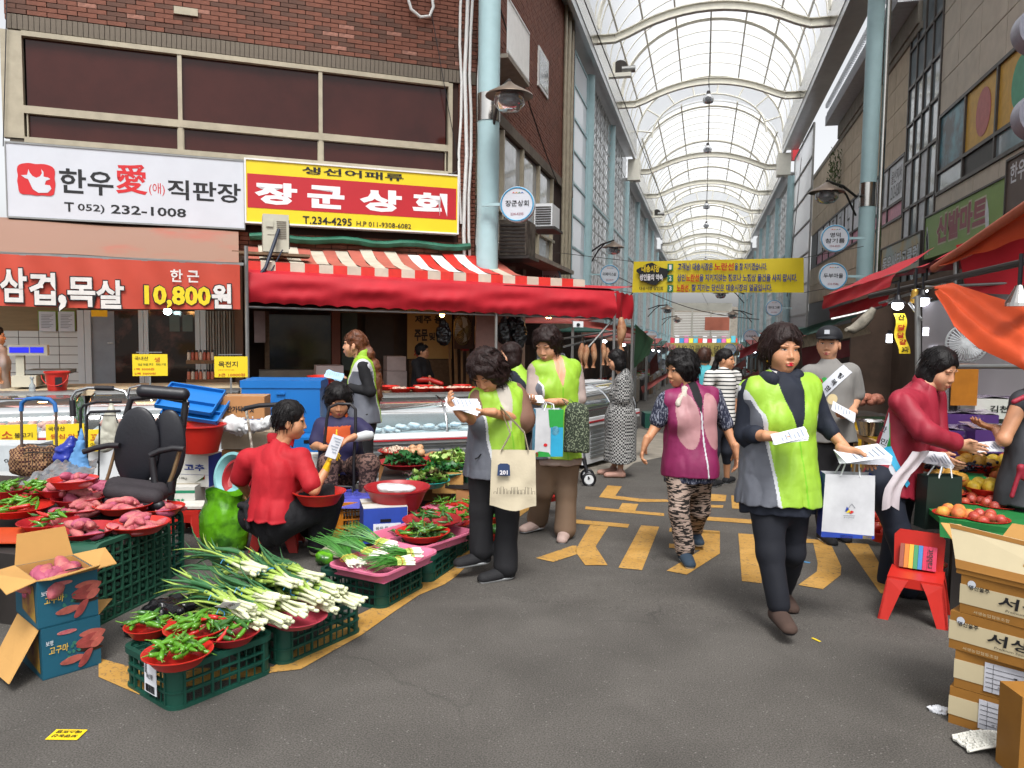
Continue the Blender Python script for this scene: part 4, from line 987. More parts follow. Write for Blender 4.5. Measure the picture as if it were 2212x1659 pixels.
def onion_bunch(root,ang,n,label,tilt=0,spread=.16,sc=1.0,z=0):
 t=T('green_onion_bunch',label,'green onions',root,ang,group='bunches of large green onions')
 t.M=t.M@euler4(0,tilt,0);t.o.matrix_world=Matrix(t.M.tolist())
 for i in range(n):
  y=random.uniform(-1,1)*.045;zz=random.uniform(0,.035);a=random.uniform(-spread,spread)
  M=Matrix.Translation((random.uniform(-.03,.03),y,zz))@Matrix.Rotation(a,4,'Z')@Matrix.Rotation(random.uniform(-.08,.06),4,'Y')@Matrix.Rotation(random.random()*6,4,'X')@Matrix.Scale(sc*random.uniform(.9,1.1),4)
  M=Matrix.Translation((.2,0,.018))@Matrix.Rotation(a,4,'Z')@Matrix.Rotation(random.uniform(-.09,.05),4,'Y')@Matrix.Translation((-.2+random.uniform(-.03,.03),y*.45,zz-.018))@Matrix.Rotation(random.random()*6.28,4,'X')@Matrix.Scale(sc*random.uniform(.9,1.12),4)
  t.inst('stalk',random.choice(ST),np.array(M))
 mb=MB();mb.tube([(.2+.004*sin(3*k),.032*cos(2*pi*k/12),.018+.028*sin(2*pi*k/12))for k in range(12)],.003,5,closed=True);mb.tube([(.2,.03,.03),(.21,.05,.05),(.2,.07,.035)],.002,4);t.part('tie',mb,M_tie,local=True)
roots=[((560,1352),0),((620,1352),.0),((665,1330),.02),((720,1320),.0),((775,1305),.01),((700,1300),.05),((600,1300),.07),((545,1325),.05),((690,1262),.06),((640,1268),.09),((730,1285),.04),((560,1240),.12)]
names_=['lowest at the left end of the heap','low in the middle of the heap','middle right of the heap','right end of the heap, roots outward','far right over the crate edge','second layer on the right','second layer in the middle','second layer on the left beside the torn price card','top right with blue tie','top middle','under the top bunch on the right','topmost with light green leaves']
for i,((u,v),dz_)in enumerate(roots):
 p=gp(u,v,H1+.05+dz_);q=gp(u-230,v-75,H1+.05+dz_);an=atan2(q[1]-p[1],q[0]-p[0])
 onion_bunch(p,an+random.uniform(-.07,.07),14,'bunch of large green onions, '+names_[i],tilt=random.uniform(-.02,.08),sc=.9)
p=gp(600,1330,H1);mb=MB();
base,r,hh=bowl(640,1330,H1,130,'wide pink red tray under the large green onions',m=mat('rose_plastic','#b04050',rough=.4),hh=.035)
mb=MB();q=gp(492,1308,H1+.14);E1=nrm(cr*1.0);
mb.prism([q+cr*x*.001+np.array([0,0,1])*y*.001*.75+cf*-y*.0006 for x,y in((-58,-8),(-30,5),(-15,24),(8,26),(38,22),(62,22),(45,-5),(25,-28),(5,-30),(-5,-18),(-40,-14))],(0,0,.001))
t=T('price_card','torn white price card lying on the green onions','price card',q);t.part('card',mb,M_paper);letter(t,'2,000',M_tblack,q+EZ*.002+cr*.01,cr,nrm(EZ*.75-cf*.6),.05,.018,rot=.5)
# --- pink baskets with thin scallions and peppers
def tray(P,h,label,m=M_pinkp,hh=.06):
 Q=[gp(u,v,h)for u,v in P];c,rz_,L_,W_=quadfit(Q);t=T('basket',label,'basket',(c[0],c[1],c[2]-hh),rz_,group='pink slotted baskets')
 mb=MB()
 def ring(lx,wy,r,z,n=5):
  out=[]
  for(cx,cy,a0)in((lx/2-r,wy/2-r,0),(-lx/2+r,wy/2-r,pi/2),(-lx/2+r,-wy/2+r,pi),(lx/2-r,-wy/2+r,3*pi/2)):
   for k in range(n+1):a=a0+k*pi/2/n;out.append((cx+r*cos(a),cy+r*sin(a),z))
  return out
 R=[ring(L_*.86,W_*.82,.05,0),ring(L_*.92,W_*.9,.06,hh*.8),ring(L_*.95,W_*.94,.06,hh),ring(L_,W_,.07,hh),ring(L_,W_,.07,hh-.012)];n=len(R[0])
 mb.add(sum(R,[]),[(k*n+i,k*n+(i+1)%n,(k+1)*n+(i+1)%n,(k+1)*n+i)for k in range(4)for i in range(n)]);t.part('rim',mb,m,local=True,sm=40)
 mb=MB();mb.box(-L_*.43,L_*.43,-W_*.41,W_*.41,-.002,.002);t.part('floor',mb,m,local=True)
 mb=MB()
 for j in range(4):
  for i in range(int(L_*.8/.014)):x=-L_*.4+i*.014;mb.box(x,x+.006,-W_*.38+j*W_*.2,-W_*.38+j*W_*.2+W_*.15,.0022,.003)
 t.part('slots',mb,mat('slot_shadow','#5c1f30',rough=.8),local=True,kind='stuff')
 return t,c,rz_,L_,W_
t1=tray([(684,1216),(850,1246),(932,1186),(850,1170)],H1+.05,'front pink slotted basket holding bunches of thin scallions')
t2=tray([(812,1154),(935,1186),(1008,1142),(885,1122)],H1+.06,'middle pink slotted basket heaped with dark green peppers')
t3=tray([(858,1116),(1000,1136),(1035,1108),(925,1087)],H1+.06,'far pink slotted basket with six small red bowls')
M_sg=mat('scallion_green','#3d7a2a',rough=.45,var=.3,vs=20);M_sw=mat('scallion_white','#dcdccb',rough=.45,var=.05);M_sy=mat('scallion_yellow_green','#a9bb55',rough=.45)
def scallions(u,v,h,u2,v2,h2,n,label):
 p=gp(u,v,h);q=gp(u2,v2,h2);t=T('scallion_bunch',label,'scallions',p,group='bunches of thin scallions');mb=MB();d=q-p;L_=np.linalg.norm(d);d/=L_;s_=nrm(np.cross(d,EZ));w_=np.cross(s_,d)
 for i in range(n):
  x,y=random.uniform(-1,1)*.05,random.uniform(-.3,1)*.022;a=p+s_*x+w_*y+d*random.uniform(-.012,.012);e=q+s_*(x*2.2+random.uniform(-.03,.03))+w_*(y+random.uniform(-.01,.03))+d*random.uniform(-.08,.03)
  m_=p+d*L_*.3+s_*x*.6+w_*y;mb.mi=0;mb.tube([a-d*.01,a,a+(m_-a)*.45],[.003,.0055,.003],4);mb.mi=1;mb.tube([a+(m_-a)*.45,m_],[.003,.0028],4);mb.mi=2;mb.tube([m_,(m_+e)/2+w_*.01,e],[.0028,.0026,.0008],4)
 t.part('stalks',mb,[M_sw,M_sy,M_sg],kind='stuff')
 c_=p+d*L_*.22;mb=MB();mb.tube([c_+s_*.055*cos(2*pi*k/12)+w_*(.012+.02*sin(2*pi*k/12))for k in range(12)],.002,4,closed=True);t.part('rubber_band',mb,mat('rubber_band','#b8862c',rough=.6))
scallions(770,1222,.24,700,1168,.30,55,'bunch of thin scallions lying nearest the seated woman')
scallions(822,1204,.25,705,1160,.31,60,'middle bunch of thin scallions in the front pink basket')
scallions(845,1182,.26,745,1148,.32,60,'back bunch of thin scallions in the front pink basket')
scallions(885,1212,.24,782,1222,.25,60,'bunch of thin scallions at the near rim of the front basket')
scallions(905,1196,.24,810,1200,.25,50,'second bunch at the near rim of the pink basket behind the first')
peppers(t2[1]-EZ*.05,.14,150,'dark green peppers spread over the middle pink basket','dddd',mound=.05,rx=1.5,rz=t2[2],stuff=True)
pbowl(913,1146,H1+.05,128*.9,'in front inside the middle pink basket',30,'dddg',hh=.05)
pbowl(933,1120,H1+.08,138*.9,'at the back of the middle pink basket',18,'dddd',m=M_redp2,hh=.05)
for(u,v,w,lab)in((884,1108,110,'left one in the far pink basket'),(962,1091,98,'back middle in the far pink basket'),(1026,1090,90,'right back beside the black trousers'),(960,1112,60,'small one in the centre of the far pink basket'),(1000,1110,96,'right front in the far pink basket'),(985,1128,70,'lowest in the far pink basket')):
 pbowl(u,v,H1+.03,w*.88,lab,26,'gggg',hh=.035,stuff=True,size=.75)
for(u,v,w,lab,k_)in((1078,1088,60,'behind the trousers, upper','g'),(1078,1112,62,'behind the trousers, lower','d'),(1185,1068,50,'with red and green peppers by the beige shoes','gr')):
 pbowl(u,v,.12,w,lab,12,k_,hh=.05,stuff=True)
base,r,hh=bowl(1078,1148,.02,56,'red bowl of green squash on the road behind the black trousers')
for i in range(3):
 mb=MB();a=i*2.1;mb.ball((base[0]+.04*cos(a),base[1]+.04*sin(a),base[2]+.07),.035,10,(1.6,.9,.9));single('squash',mb,M_chilid,'dark green squash in the bowl behind the black trousers','squash',loc=base,sm=60,group='squashes in the bowl behind the trousers')
# --- leafy greens, mushrooms, onions on the middle stall
def leaf_mesh(seed,L=.16,W=.05,m=None,curl=.5):
 rr=random.Random(seed);mb=MB();mb.smooth=True
 def f(u,v):
  w_=W*sin(pi*min(1,u*.92+.06))**.6*(.35+.65*u);y=(v-.5)*2;r_=.012*sin(u*19+seed)*abs(y);return(u*L,y*w_+.006*sin(u*23+seed*2)*y,curl*L*.35*u*u*-1+.02*y*y+r_+.012*sin(u*14)*abs(y))
 mb.grid(f,8,6);me=mb.mesh('leaf');me.materials.append(m);return me
M_let=mat('lettuce_green','#4c7d28',rough=.5,var=.35,vs=25);M_let2=mat('pale_cabbage','#93ac5c',rough=.5,var=.25,vs=25);M_let3=mat('dark_spinach','#23592a',rough=.45,var=.3,vs=20);M_lr=mat('red_lettuce','#3c1a1c',rough=.5,col2='#5d6f2c',vs=30,mix=(.5,.7));M_rib=mat('leaf_rib','#b9c79a',rough=.5)
LV={k:[leaf_mesh(i,.17,.055,m)for i in range(4)]for k,m in(('l',M_let),('p',M_let2),('s',M_let3),('r',M_lr))}
def greens(u,v,h,w,kinds,n,label,k=None,m=M_redp2,bw=True,hh=.05,cat='greens',dirn=None):
 if bw:base,r,_=bowl(u,v+6,h,w,'bowl under the '+label,m=m,hh=hh,group='bowls of greens')
 else:base=gp(u,v+6,h);r=w*depth(base)/FOC/2
 t=T('leafy_greens',label,cat,base+EZ*.02,group='heaps of leafy greens')
 for i in range(n):
  a=random.random()*6.28 if dirn is None else dirn+random.uniform(-.5,.5);rr_=r*.75*sqrt(random.random());b2=random.random()*6.28
  x,y=rr_*cos(b2),rr_*sin(b2);z=(1-(rr_/r)**2)*.09*random.random()+.02
  M=Matrix.Translation((x,y,z))@Matrix.Rotation(a,4,'Z')@Matrix.Rotation(random.uniform(-.7,.1),4,'Y')@Matrix.Rotation(random.uniform(-.5,.5),4,'X')@Matrix.Translation((-.08,0,0))@Matrix.Scale(random.uniform(.75,1.15)*.8,4)
  t.inst('leaf',random.choice(LV[random.choice(kinds)]),np.array(M))
greens(878,990,.42,120,'s',40,'dark green leaves heaped high left of the lettuce')
greens(925,1030,.38,92,'plr',40,'frilly red tipped lettuce at the front of the middle stall',m=mat('teal_plastic','#2a9a96',rough=.4))
greens(975,985,.42,130,'ppl',40,'pale cabbage leaves at the back of the middle stall')
greens(962,1010,.40,100,'sl',36,'green lettuce in the teal rimmed dish',m=mat('teal_plastic','#2a9a96',rough=.4))
greens(1016,1000,.40,80,'pl',26,'pale greens beside the lime vest')
base,r,hh=bowl(858,972,.42,82,'red bowl of white mushrooms',hh=.05)
mb=MB()
for i in range(90):a=random.random()*6.28;q=r*.75*sqrt(random.random());mb.ball((base[0]+q*cos(a),base[1]+q*sin(a),base[2]+.04+random.random()*.03),.008+.006*random.random(),6,(1.6,.7,.7),euler4(0,random.random(),random.random()*6))
single('mushroom_heap',mb,mat('mushroom','#c9b9a4',rough=.7,var=.1),'white mushrooms heaped in a red bowl','mushrooms',loc=base,kind='stuff')
for i in range(14):
 p=gp(895+random.uniform(-28,35),972+random.uniform(-6,10),.5+random.random()*.05);mb=MB();mb.ball(p,.035,10,(1,1,.9));single('onion',mb,mat('onion_skin','#b98d68',rough=.5,var=.2,vs=20),'tan brown onion heaped behind the leafy greens','onion',loc=p,sm=60,group='onions behind the greens')
mb=MB();q=gp(940,1010,.33);tbm=T('display_table','low stand under the bowls of leafy greens','table',gp(940,1100))
A=[gp(820,1040,.36),gp(1040,1050,.36),gp(1045,985,.36),gp(840,975,.36)];mb.prism(A,(0,0,-.03));tbm.part('table_top',mb,M_dark)
for u in(835,930,1030):mb=MB();a=gp(u,1085);mb.box(a[0]-.1,a[0]+.1,a[1]+.05,a[1]+.3,gz(a[1]),.33);tbm.part('support_box',mb,M_card2)
# - left shops
def fb(mb,u0,u1,v0,v1,o0,o1,o=None,um=None):
 """box on the facade frame from a photo box read at front offset o1"""
 oo=o1 if o is None else o;um=(u0+u1)/2 if um is None else um
 s0,s1=fsz(u0,(v0+v1)/2,oo)[0],fsz(u1,(v0+v1)/2,oo)[0];z1,z0=fsz(um,v0,oo)[1],fsz(um,v1,oo)[1]
 mb.box(s0,s1,o0,o1,z0,z1);return s0,s1,z0,z1
def fthing(name,label,cat,u0,u1,v0,v1,o0,o1,m,part='body',group=None,bev=0):
 mb=MB(FR);s0,s1,z0,z1=fb(mb,u0,u1,v0,v1,o0,o1);t=T(name,label,cat,fpt((s0+s1)/2,z0,(o0+o1)/2),group=group)
 t.part(part,mb,m);t.r=(s0,s1,z0,z1);return t
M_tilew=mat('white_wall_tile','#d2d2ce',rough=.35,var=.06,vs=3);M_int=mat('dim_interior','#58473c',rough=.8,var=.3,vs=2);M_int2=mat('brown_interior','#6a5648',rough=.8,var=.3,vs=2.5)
GZ=-.16
ms=T('meat_shop','open fronted butcher shop with tiled wall and metal doors','shop',fpt(-5.2,GZ,-1))
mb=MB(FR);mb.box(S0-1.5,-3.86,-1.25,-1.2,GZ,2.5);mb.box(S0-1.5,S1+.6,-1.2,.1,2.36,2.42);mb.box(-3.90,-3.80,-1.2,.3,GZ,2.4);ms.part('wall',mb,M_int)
tl=MB();tl.box(.004,.236,0,.012,.004,.116);tme=tl.mesh('tile');tme.materials.append(M_tilew)
s_r=fsz(168,750,-1.1)[0]
for i in range(9):
 for j in range(12):
  s=s_r-.24*(i+1)+(.12 if j%2 else 0)*0;ms.inst('tile',tme,ms.inv@(FR@fr4((s,-1.19,.35+j*.12),(1,0,0),(0,1,0),(0,0,1))))
mb=MB(FR);mb.box(s_r-2.2,s_r,-1.19,-1.17,fsz(200,716,-1.1)[1],2.3);ms.part('wood_panel',mb,mat('tan_wood_panel','#8a7350',rough=.6,var=.12,vs=3,aniso=(1,1,9)))
def mp(name,u0,u1,v0,v1,o0,o1,m,t=ms,**k):mb=MB(FR);fb(mb,u0,u1,v0,v1,o0,o1);return t.part(name,mb,m,**k)
M_slate=mat('slate_door','#8a9098',rough=.35,var=.08);M_dglass=mat('dark_cooler_glass','#37302d',rough=.08,col2='#80554a',vs=3,mix=(.5,.75))
mp('door',197,248,672,835,-1.18,-1.12,M_slate);mp('cooler_glass',248,302,672,835,-1.18,-1.13,M_dglass);mp('cooler_glass',320,424,672,835,-1.18,-1.13,M_dglass)
for u0,u1 in((168,182),(183,197),(300,310),(311,321),(422,432),(433,445)):mp('door_frame',u0,u1,670,835,-1.16,-1.08,M_ws)
for i in range(12):mp('curtain_fold',447+i*6,451+i*6,672,815,-1.1-.03*(i%2),-1.07-.03*(i%2),mat('grey_strip','#a09c94',rough=.4,var=.1))
mp('handle',232,244,740,742,-1.115,-1.09,M_steel)
for(u0,u1)in((82,122),(124,163)):
 t=fthing('clipboard',f'clipboard with printed sheets on the butcher wall, {"left" if u0 < 100 else "right"} one','clipboard',u0,u1,671,712,-1.15,-1.14,mat('lime_board','#7f9a2c',rough=.5),'board')
 mb=MB(FR);fb(mb,u0+2,u1-2,673,716,-1.138,-1.135);t.part('sheet',mb,M_paper)
 mb=MB(FR)
 for k in range(9):fb(mb,u0+7,u1-7-(k%3)*4,680+k*3.4,681+k*3.4,-1.134,-1.133)
 t.part('print',mb,mat('grey_print','#7a7c84',rough=.7),kind='stuff')
for i in range(2):mp('note',366+i*28,388+i*28,680,716,-1.12,-1.115,mat('dim_note','#5f655e',rough=.6))
mp('notice',197,232,670,684,.02,.025,M_yelc)
mb=MB(FR);s0=fsz(0,835,1.6)[0]-.8;s1=fsz(560,835,1.6)[0];zc_=fsz(280,840,1.5)[1];mb.box(s0,s1,.6,1.7,zc_-.05,zc_);ct=T('counter','long pale cutting board counter behind the meat case','counter',fpt((s0+s1)/2,GZ,1.1));ct.part('counter_top',mb,mat('cutting_board','#b5a98e',rough=.6,var=.1))
mb=MB(FR);mb.box(s0,s1,.7,1.5,GZ,zc_-.05);ct.part('base',mb,M_dark)
t=T('scale','cream shop scale with blue lit display on a post','scale',fpt(*[fsz(75,835,1.2)[0]],zc_,1.2))
def tp(t,name,u0,u1,v0,v1,o0,o1,m,**k):mb=MB(FR);fb(mb,u0,u1,v0,v1,o0,o1);return t.part(name,mb,m,**k)
M_crm=mat('cream_plastic','#b5b2a2',rough=.5,var=.05)
h_=tp(t,'display_head',16,102,745,768,1.25,1.35,M_crm);M_lcd=mat('blue_display','#1b1e8a',rough=.2,emit=.6,ecol='#2a2ee0')
tp(t,'screen',20,62,750,762,1.35,1.356,M_lcd,parent=h_);tp(t,'screen',65,94,750,762,1.35,1.356,M_lcd,parent=h_)
tp(t,'post',34,52,768,822,1.25,1.32,M_crm);tp(t,'base',24,78,812,836,1.0,1.4,M_crm);tp(t,'tray',52,150,800,808,.9,1.3,M_galv)
def lathe_at(name,label,cat,p,prof,m,group=None,n=20,part='body'):
 t=T(name,label,cat,p,group=group);mb=MB();mb.lathe(prof,n,p);t.part(part,mb,m,sm=50);return t
p=fpt(fsz(118,850,1.75)[0],zc_-.02,1.62);
t=lathe_at('bucket','red bucket with bail handle on the butcher counter','bucket',p,[(.085,0),(.115,.21),(.125,.21),(.125,.225),(.112,.225),(.08,.01)],M_redp,part='shell')
mb=MB();mb.tube([p+FD*.122*cos(a)+EZ*(.19-.11*sin(a))+FN*.03*sin(a)+FN*.10 for a in[pi*k/10 for k in range(11)]],.005,6);t.part('handle',mb,M_redp)
mb=MB(FR);s_=fsz(118,850,1.75)[0];mb.box(s_+.005,s_+.07,1.735,1.742,zc_+.05,zc_+.15);t.part('label_sticker',mb,M_black)
p=fpt(fsz(70,850,1.7)[0],zc_-.04,1.7);lathe_at('bottle','clear pump bottle beside the red bucket','bottle',p,[(.03,0),(.03,.1),(.012,.13),(.012,.17),(.02,.175),(.02,.19),(.005,.2)],glassy('bottle_plastic','#cfd8dc',.35))
p=fpt(fsz(534,832,1.5)[0],zc_,1.4);lathe_at('tray_dish','small black dish on the counter','dish',p,[(.09,0),(.1,.05),(.09,.05),(.08,.01)],M_black)
t=T('bottle_rack','wooden rack of small black capped bottles','rack',fpt(fsz(450,830,.4)[0],fsz(450,828,.4)[1],.4))
tp(t,'shelf',402,498,820,828,.25,.5,M_wood);tp(t,'shelf',402,462,778,786,.25,.5,M_wood)
for i in range(14):
 row=i//7;u=408+(i%7)*8.5;v=820 if row==0 else 778;z=fsz(u,v,.45)[1];s_=fsz(u,v,.45)[0];pb=fpt(s_,z,.42)
 tb_=lathe_at('sauce_bottle',f'small sauce bottle number {i+1} on rack'if 0 else('small sauce bottle on the upper rack shelf' if row else 'small sauce bottle on the lower rack shelf'),'bottle',pb,[(.022,0),(.022,.08),(.016,.1)],mat('sauce_%d'%(i%3),['#b06a50','#b9b4a8','#9a4a34'][i%3],rough=.3),group='sauce bottles on the rack',n=10)
 mb=MB();mb.cyl(pb+EZ*.1,pb+EZ*.125,.016,n=10);tb_.part('cap',mb,M_black)
def card(u0,u1,v0,v1,o,label,lines,stem_to=None,name='price_card'):
 t=T(name,label,'price card',fpt(fsz((u0+u1)/2,v1,o)[0],fsz((u0+u1)/2,v1,o)[1],o));tp(t,'card',u0,u1,v0,v1,o-.004,o,M_yelc)
 tp(t,'rod',u0+8,u1-12,v0-5,v0-3,o-.01,o-.005,M_galv)
 if stem_to:tp(t,'stem',(u0+u1)/2-2,(u0+u1)/2+2,v1,stem_to,o-.012,o-.006,M_galv)
 for(s,m,a,b_,c_,d)in lines:
  W=u1-u0;H=v1-v0;sl=.07*W
  fl(t,s,m,u0+a*W,v0+b_*H+sl*(a+c_)/2-.0,u0+c_*W,v0+d*H+sl*(a+c_)/2,o,bold=.012)
card(286,362,765,812,2.0,'yellow handwritten pork price card standing over the meat case',[('국내산',M_mk,.06,.05,.45,.28),('생',M_mr,.62,.05,.78,.3),('암돼지 찌개',M_mg,.15,.3,.95,.52),('1팩 3000원',M_mr,.06,.56,.62,.74),('2팩 5000원',M_mr,.06,.76,.66,.94)],832)
card(463,535,770,815,2.0,'yellow handwritten pork shoulder price card near the blue chest',[('목전지',M_mk,.12,.15,.70,.5),('(냉삼+앞다리살)',M_mr,.12,.55,.6,.66),('3근 10000원',M_mr,.12,.70,.92,.95)],850)
def case(s0,s1,o0,o1,z0,zg,zt,label,band=M_redf,posters=(),louv=False,endl=True,meat=True,group=None):
 """z0 floor, zg glass bottom, zt top"""
 t=T('display_freezer',label,'freezer case',fpt((s0+s1)/2,z0,(o0+o1)/2),group=group)
 mb=MB(FR);mb.box(s0,s1,o0,o1-.06,z0+.06,zg-.12);t.part('cabinet',mb,M_ws)
 mb=MB(FR);P=[(o1-.06,zg-.13),(o1,zg-.11),(o1+.02,zg-.05),(o1,zg),(o1-.06,zg)];n=len(P)
 mb.add([(s,o,z)for s in(s0,s1)for o,z in P],[(i,i+1,n+i+1,n+i)for i in range(n-1)]+[tuple(range(n)),tuple(range(n,2*n))]);t.part('bumper',mb,M_ws)
 mb=MB(FR);mb.box(s0,s1,o1+.012,o1+.024,zg-.075,zg-.06);t.part('stripe',mb,band)
 mb=MB(FR);mb.box(s0,s1,o0,o0+.25,zt-.03,zt);t.part('top_shelf',mb,M_galv)
 C=[(o1-.03-(o1-.28-o0)*(1-cos(a)),zg+(zt-zg-.02)*sin(a))for a in[pi/2*k/8 for k in range(9)]]
 mb=MB(FR);mb.add([(s,o,z)for s in(s0+.02,s1-.02)for o,z in C],[(i,i+1,10+i-0 if 0 else 9+i+1,9+i)for i in range(8)]);t.part('glass',mb,M_glass,sm=60)
 nm=max(2,int((s1-s0)/.75)+1)
 for k in range(nm):
  s=s0+.012+(s1-s0-.024)*k/(nm-1);mb=MB(FR)
  mb.tube([(s,o,z)for o,z in C],.013,6);t.part('glass_frame',mb,M_chrome,sm=60)
 mb=MB(FR);mb.box(s0+.02,s1-.02,o0+.05,o1-.06,zg-.04,zg-.03);t.part('tray_floor',mb,mat('frosted_tray','#c4d2dc',rough=.3))
 mb=MB(FR);mb.box(s0+.02,s1-.02,o0+.04,o0+.05,zg-.02,zt-.03);t.part('back_glass',mb,mat('case_back','#7f8f97',rough=.2))
 mb=MB(FR);mb.box(s0+.05,s1-.05,o0+.22,o0+.26,zt-.06,zt-.035);t.part('light_tube',mb,mat('case_tube','#ffffff',emit=5 if meat!='m' else 4,ecol='#dff0ff' if meat!='m' else '#ffd9c4'))
 if louv:
  mb=MB(FR)
  for k in range(7):mb.box(s0+.1,s1-.3,o1-.06,o1-.045,z0+.12+k*.045,z0+.14+k*.045)
  t.part('grille',mb,mat('grille_shadow','#75797a',rough=.5),kind='stuff')
 return t
s_a,s_b=fsz(0,900,2.4)[0]-.5,fsz(520,900,2.4)[0]
zg=fsz(120,932,2.4)[1];zt=fsz(200,838,1.75)[1]-.03
mid=fsz(170,900,2.4)[0]
for(a,c,lab)in((s_a,mid-.05,'curved glass butcher case at the left edge'),(mid+.05,s_b,'curved glass butcher case of raw meat behind the office chair')):
 t=case(a,c,1.6,2.4,GZ,zg,zt,lab,meat='m')
 for i in range(int((c-a)*26)):
  q=fpt(random.uniform(a+.1,c-.1),zg+random.uniform(0,.06),random.uniform(1.8,2.28));mb=MB();mb.ball(q,.055,8,(1.4,.8,.6),euler4(0,random.random(),random.random()*6))
  single('meat_cut',mb,M_meat,'cut of raw meat in the butcher case '+('at the left edge' if a<mid-.1 else 'behind the office chair'),'meat',loc=q,sm=60,group='meat cuts in the '+('left' if a<mid-.1 else 'right')+' case')
mb=MB()
for i in range(160):q=fpt(mid+random.uniform(-.04,.04),zg+random.uniform(-.05,.3),2.36);mb.poly([q,q+[.01,0,.03],q+[-.01,.01,.03]])
single('plastic_grass',mb,mat('plastic_grass','#2f6a26',rough=.5,var=.3,vs=40),'strip of green plastic grass between the butcher cases','decoration',loc=fpt(mid,zg,2.36),kind='stuff')
for(u0,u1,v0,v1,lab,ls)in((-60,80,918,968,'yellow beef bulgogi poster on the left butcher case',[('소',M_mr,.45,.25,.62,.6),('불고기',M_mk,.65,.3,.93,.58),('2근 10000',M_mk,.5,.65,.95,.92)]),(99,182,916,962,'yellow sirloin poster on the butcher case behind the blue handled cart',[('국내산',M_mk,.06,.08,.5,.35),('등심,안심',M_mr,.12,.4,.95,.75)]),(190,216,928,975,'narrow yellow poster partly behind the white bag',[('꼬',M_mr,.2,.2,.8,.5),('GC',M_mk,.2,.6,.7,.75)])):
 t=T('poster',lab,'poster',fpt(fsz((u0+u1)/2,v1,2.44)[0],fsz((u0+u1)/2,v1,2.44)[1],2.44));tp(t,'sheet',u0,u1,v0,v1,2.43,2.445,M_yelc)
 for(s,m,a,b_,c_,d)in ls:W=u1-u0;H=v1-v0;fl(t,s,m,u0+a*W,v0+b_*H,u0+c_*W,v0+d*H,2.447,bold=.012)
def drape(name,fn,nu,nv,m,thick=.004):mb=MB();mb.smooth=True;mb.grid(fn,nu,nv);return mb
OB=1.7
qa,qb=fsz(-40,538,OB),fsz(518,575,OB);za_,zb_=fsz(0,660,OB)[1],fsz(518,668,OB)[1];zA,zB=fsz(0,548,OB)[1],fsz(518,572,OB)[1]
bn=T('banner','orange red cloth banner with big outlined price lettering over the butcher','banner',fpt((qa[0]+qb[0])/2,za_,OB))
def fn(u,v):s=qa[0]+(qb[0]-qa[0])*u;zt_=zA+(zB-zA)*u;z_b=za_+(zb_-za_)*u-.015*sin(pi*u);return fpt(s,z_b+(zt_-z_b)*v,OB+.012*sin(u*17)*(1-v)+.006*sin(u*41+v*5))
mb=drape('b',fn,60,8,M_bann);bn.part('cloth',mb,M_bann)
OL=OB+.022
for(s,u0,v0,u1,v1)in(('삼',0,580,58,646),('겹',63,590,120,652),(',',126,640,144,664),('목',146,600,206,656),('살',208,606,268,660)):
 sl=.03*(u1-u0);fl(bn,s,mat('banner_white','#cfcac6',rough=.6),u0,v0-5+sl,u1,v1+9,OL,bold=.03,outline=M_tblack,ow=.012)
fl(bn,'한 근',mat('banner_white','#cfcac6'),368,580,430,612,OL,bold=.02)
fl(bn,'10,800',mat('banner_yellow','#d8c01e',rough=.6),312,612,455,672,OL,bold=.04,outline=M_tblack,ow=.012)
fl(bn,'원',mat('banner_white','#cfcac6'),457,612,500,668,OL,bold=.04,outline=M_tblack,ow=.012)
aw=T('awning','dirty beige and orange sheet awning above the butcher banner','awning',fpt(-5,2.3,1))
zw=fsz(250,478,.05)[1]-.03
def fn(u,v):s=S0-.3+(-3.84-S0+.3)*u;zf=zA+(zB-zA)*u+.02;return fpt(s,zw+(zf-zw)*v+.012*sin(u*9+v*4),.05+(OB-.05)*v)
mb=drape('a',fn,30,10,M_tin);aw.part('sheet',mb,M_tin)
mb=MB(FR);mb.beam((qa[0],OB-.02,zA+.01),(qb[0]+.04,OB-.02,zB+.01),.03);aw.part('front_bar',mb,M_galv)
for(u,v,l)in((60,640,'left'),(360,655,'right'),(200,652,'middle')):
 q=fpt(fsz(u,v,1.3)[0],fsz(u,v,1.3)[1],1.3);t=T('shop_lamp',f'warm lamp hanging behind the orange banner, {l} one','lamp',q);mb=MB();mb.ball(q,.05,10);t.part('bulb',mb,mat('warm_bulb','#ffd9a0',emit=34,ecol='#ffb468'));mb=MB();mb.cyl(q+EZ*.04,q+EZ*.35,.012,n=6);t.part('holder',mb,M_black)
q=fpt(fsz(362,680,-.3)[0],fsz(362,672,-.3)[1],-.3);t=T('shop_lamp','white round lamp under the price lettering','lamp',q);mb=MB();mb.ball(q,.05,12);t.part('bulb',mb,mat('white_bulb','#eaffff',emit=25,ecol='#dff'))
mb=MB(FR);mb.tube([(qb[0]+.07,OB-.1,-.1),(qb[0]+.07,OB-.1,2.4)],.022,8);single('pole',mb,M_galv,'thin grey pole between the butcher and the fish shop','pole',loc=fpt(qb[0]+.07,GZ,OB-.1))
t=T('air_conditioner','beige outdoor air conditioner unit in front of the yellow sign','air conditioner',fpt(*fsz(602,545,1.15),1.0));s0,s1,z0,z1=(lambda r:r)(fb(MB(FR),568,624,463,544,.8,1.15))
mb=MB(FR);mb.box(s0,s1,.75,1.15,z0,z1);t.part('casing',mb,M_crm)
mb=MB(FR)
for i in range(9):mb.box(s1-.001,s1+.012,.8+i*.035,.81+i*.035,z0+.05,z1-.06)
for i in range(16):mb.box(s1-.001,s1+.012,.79,1.12,z0+.05+i*.022,z0+.055+i*.022)
t.part('side_grille',mb,M_dark,kind='stuff')
mb=MB(FR)
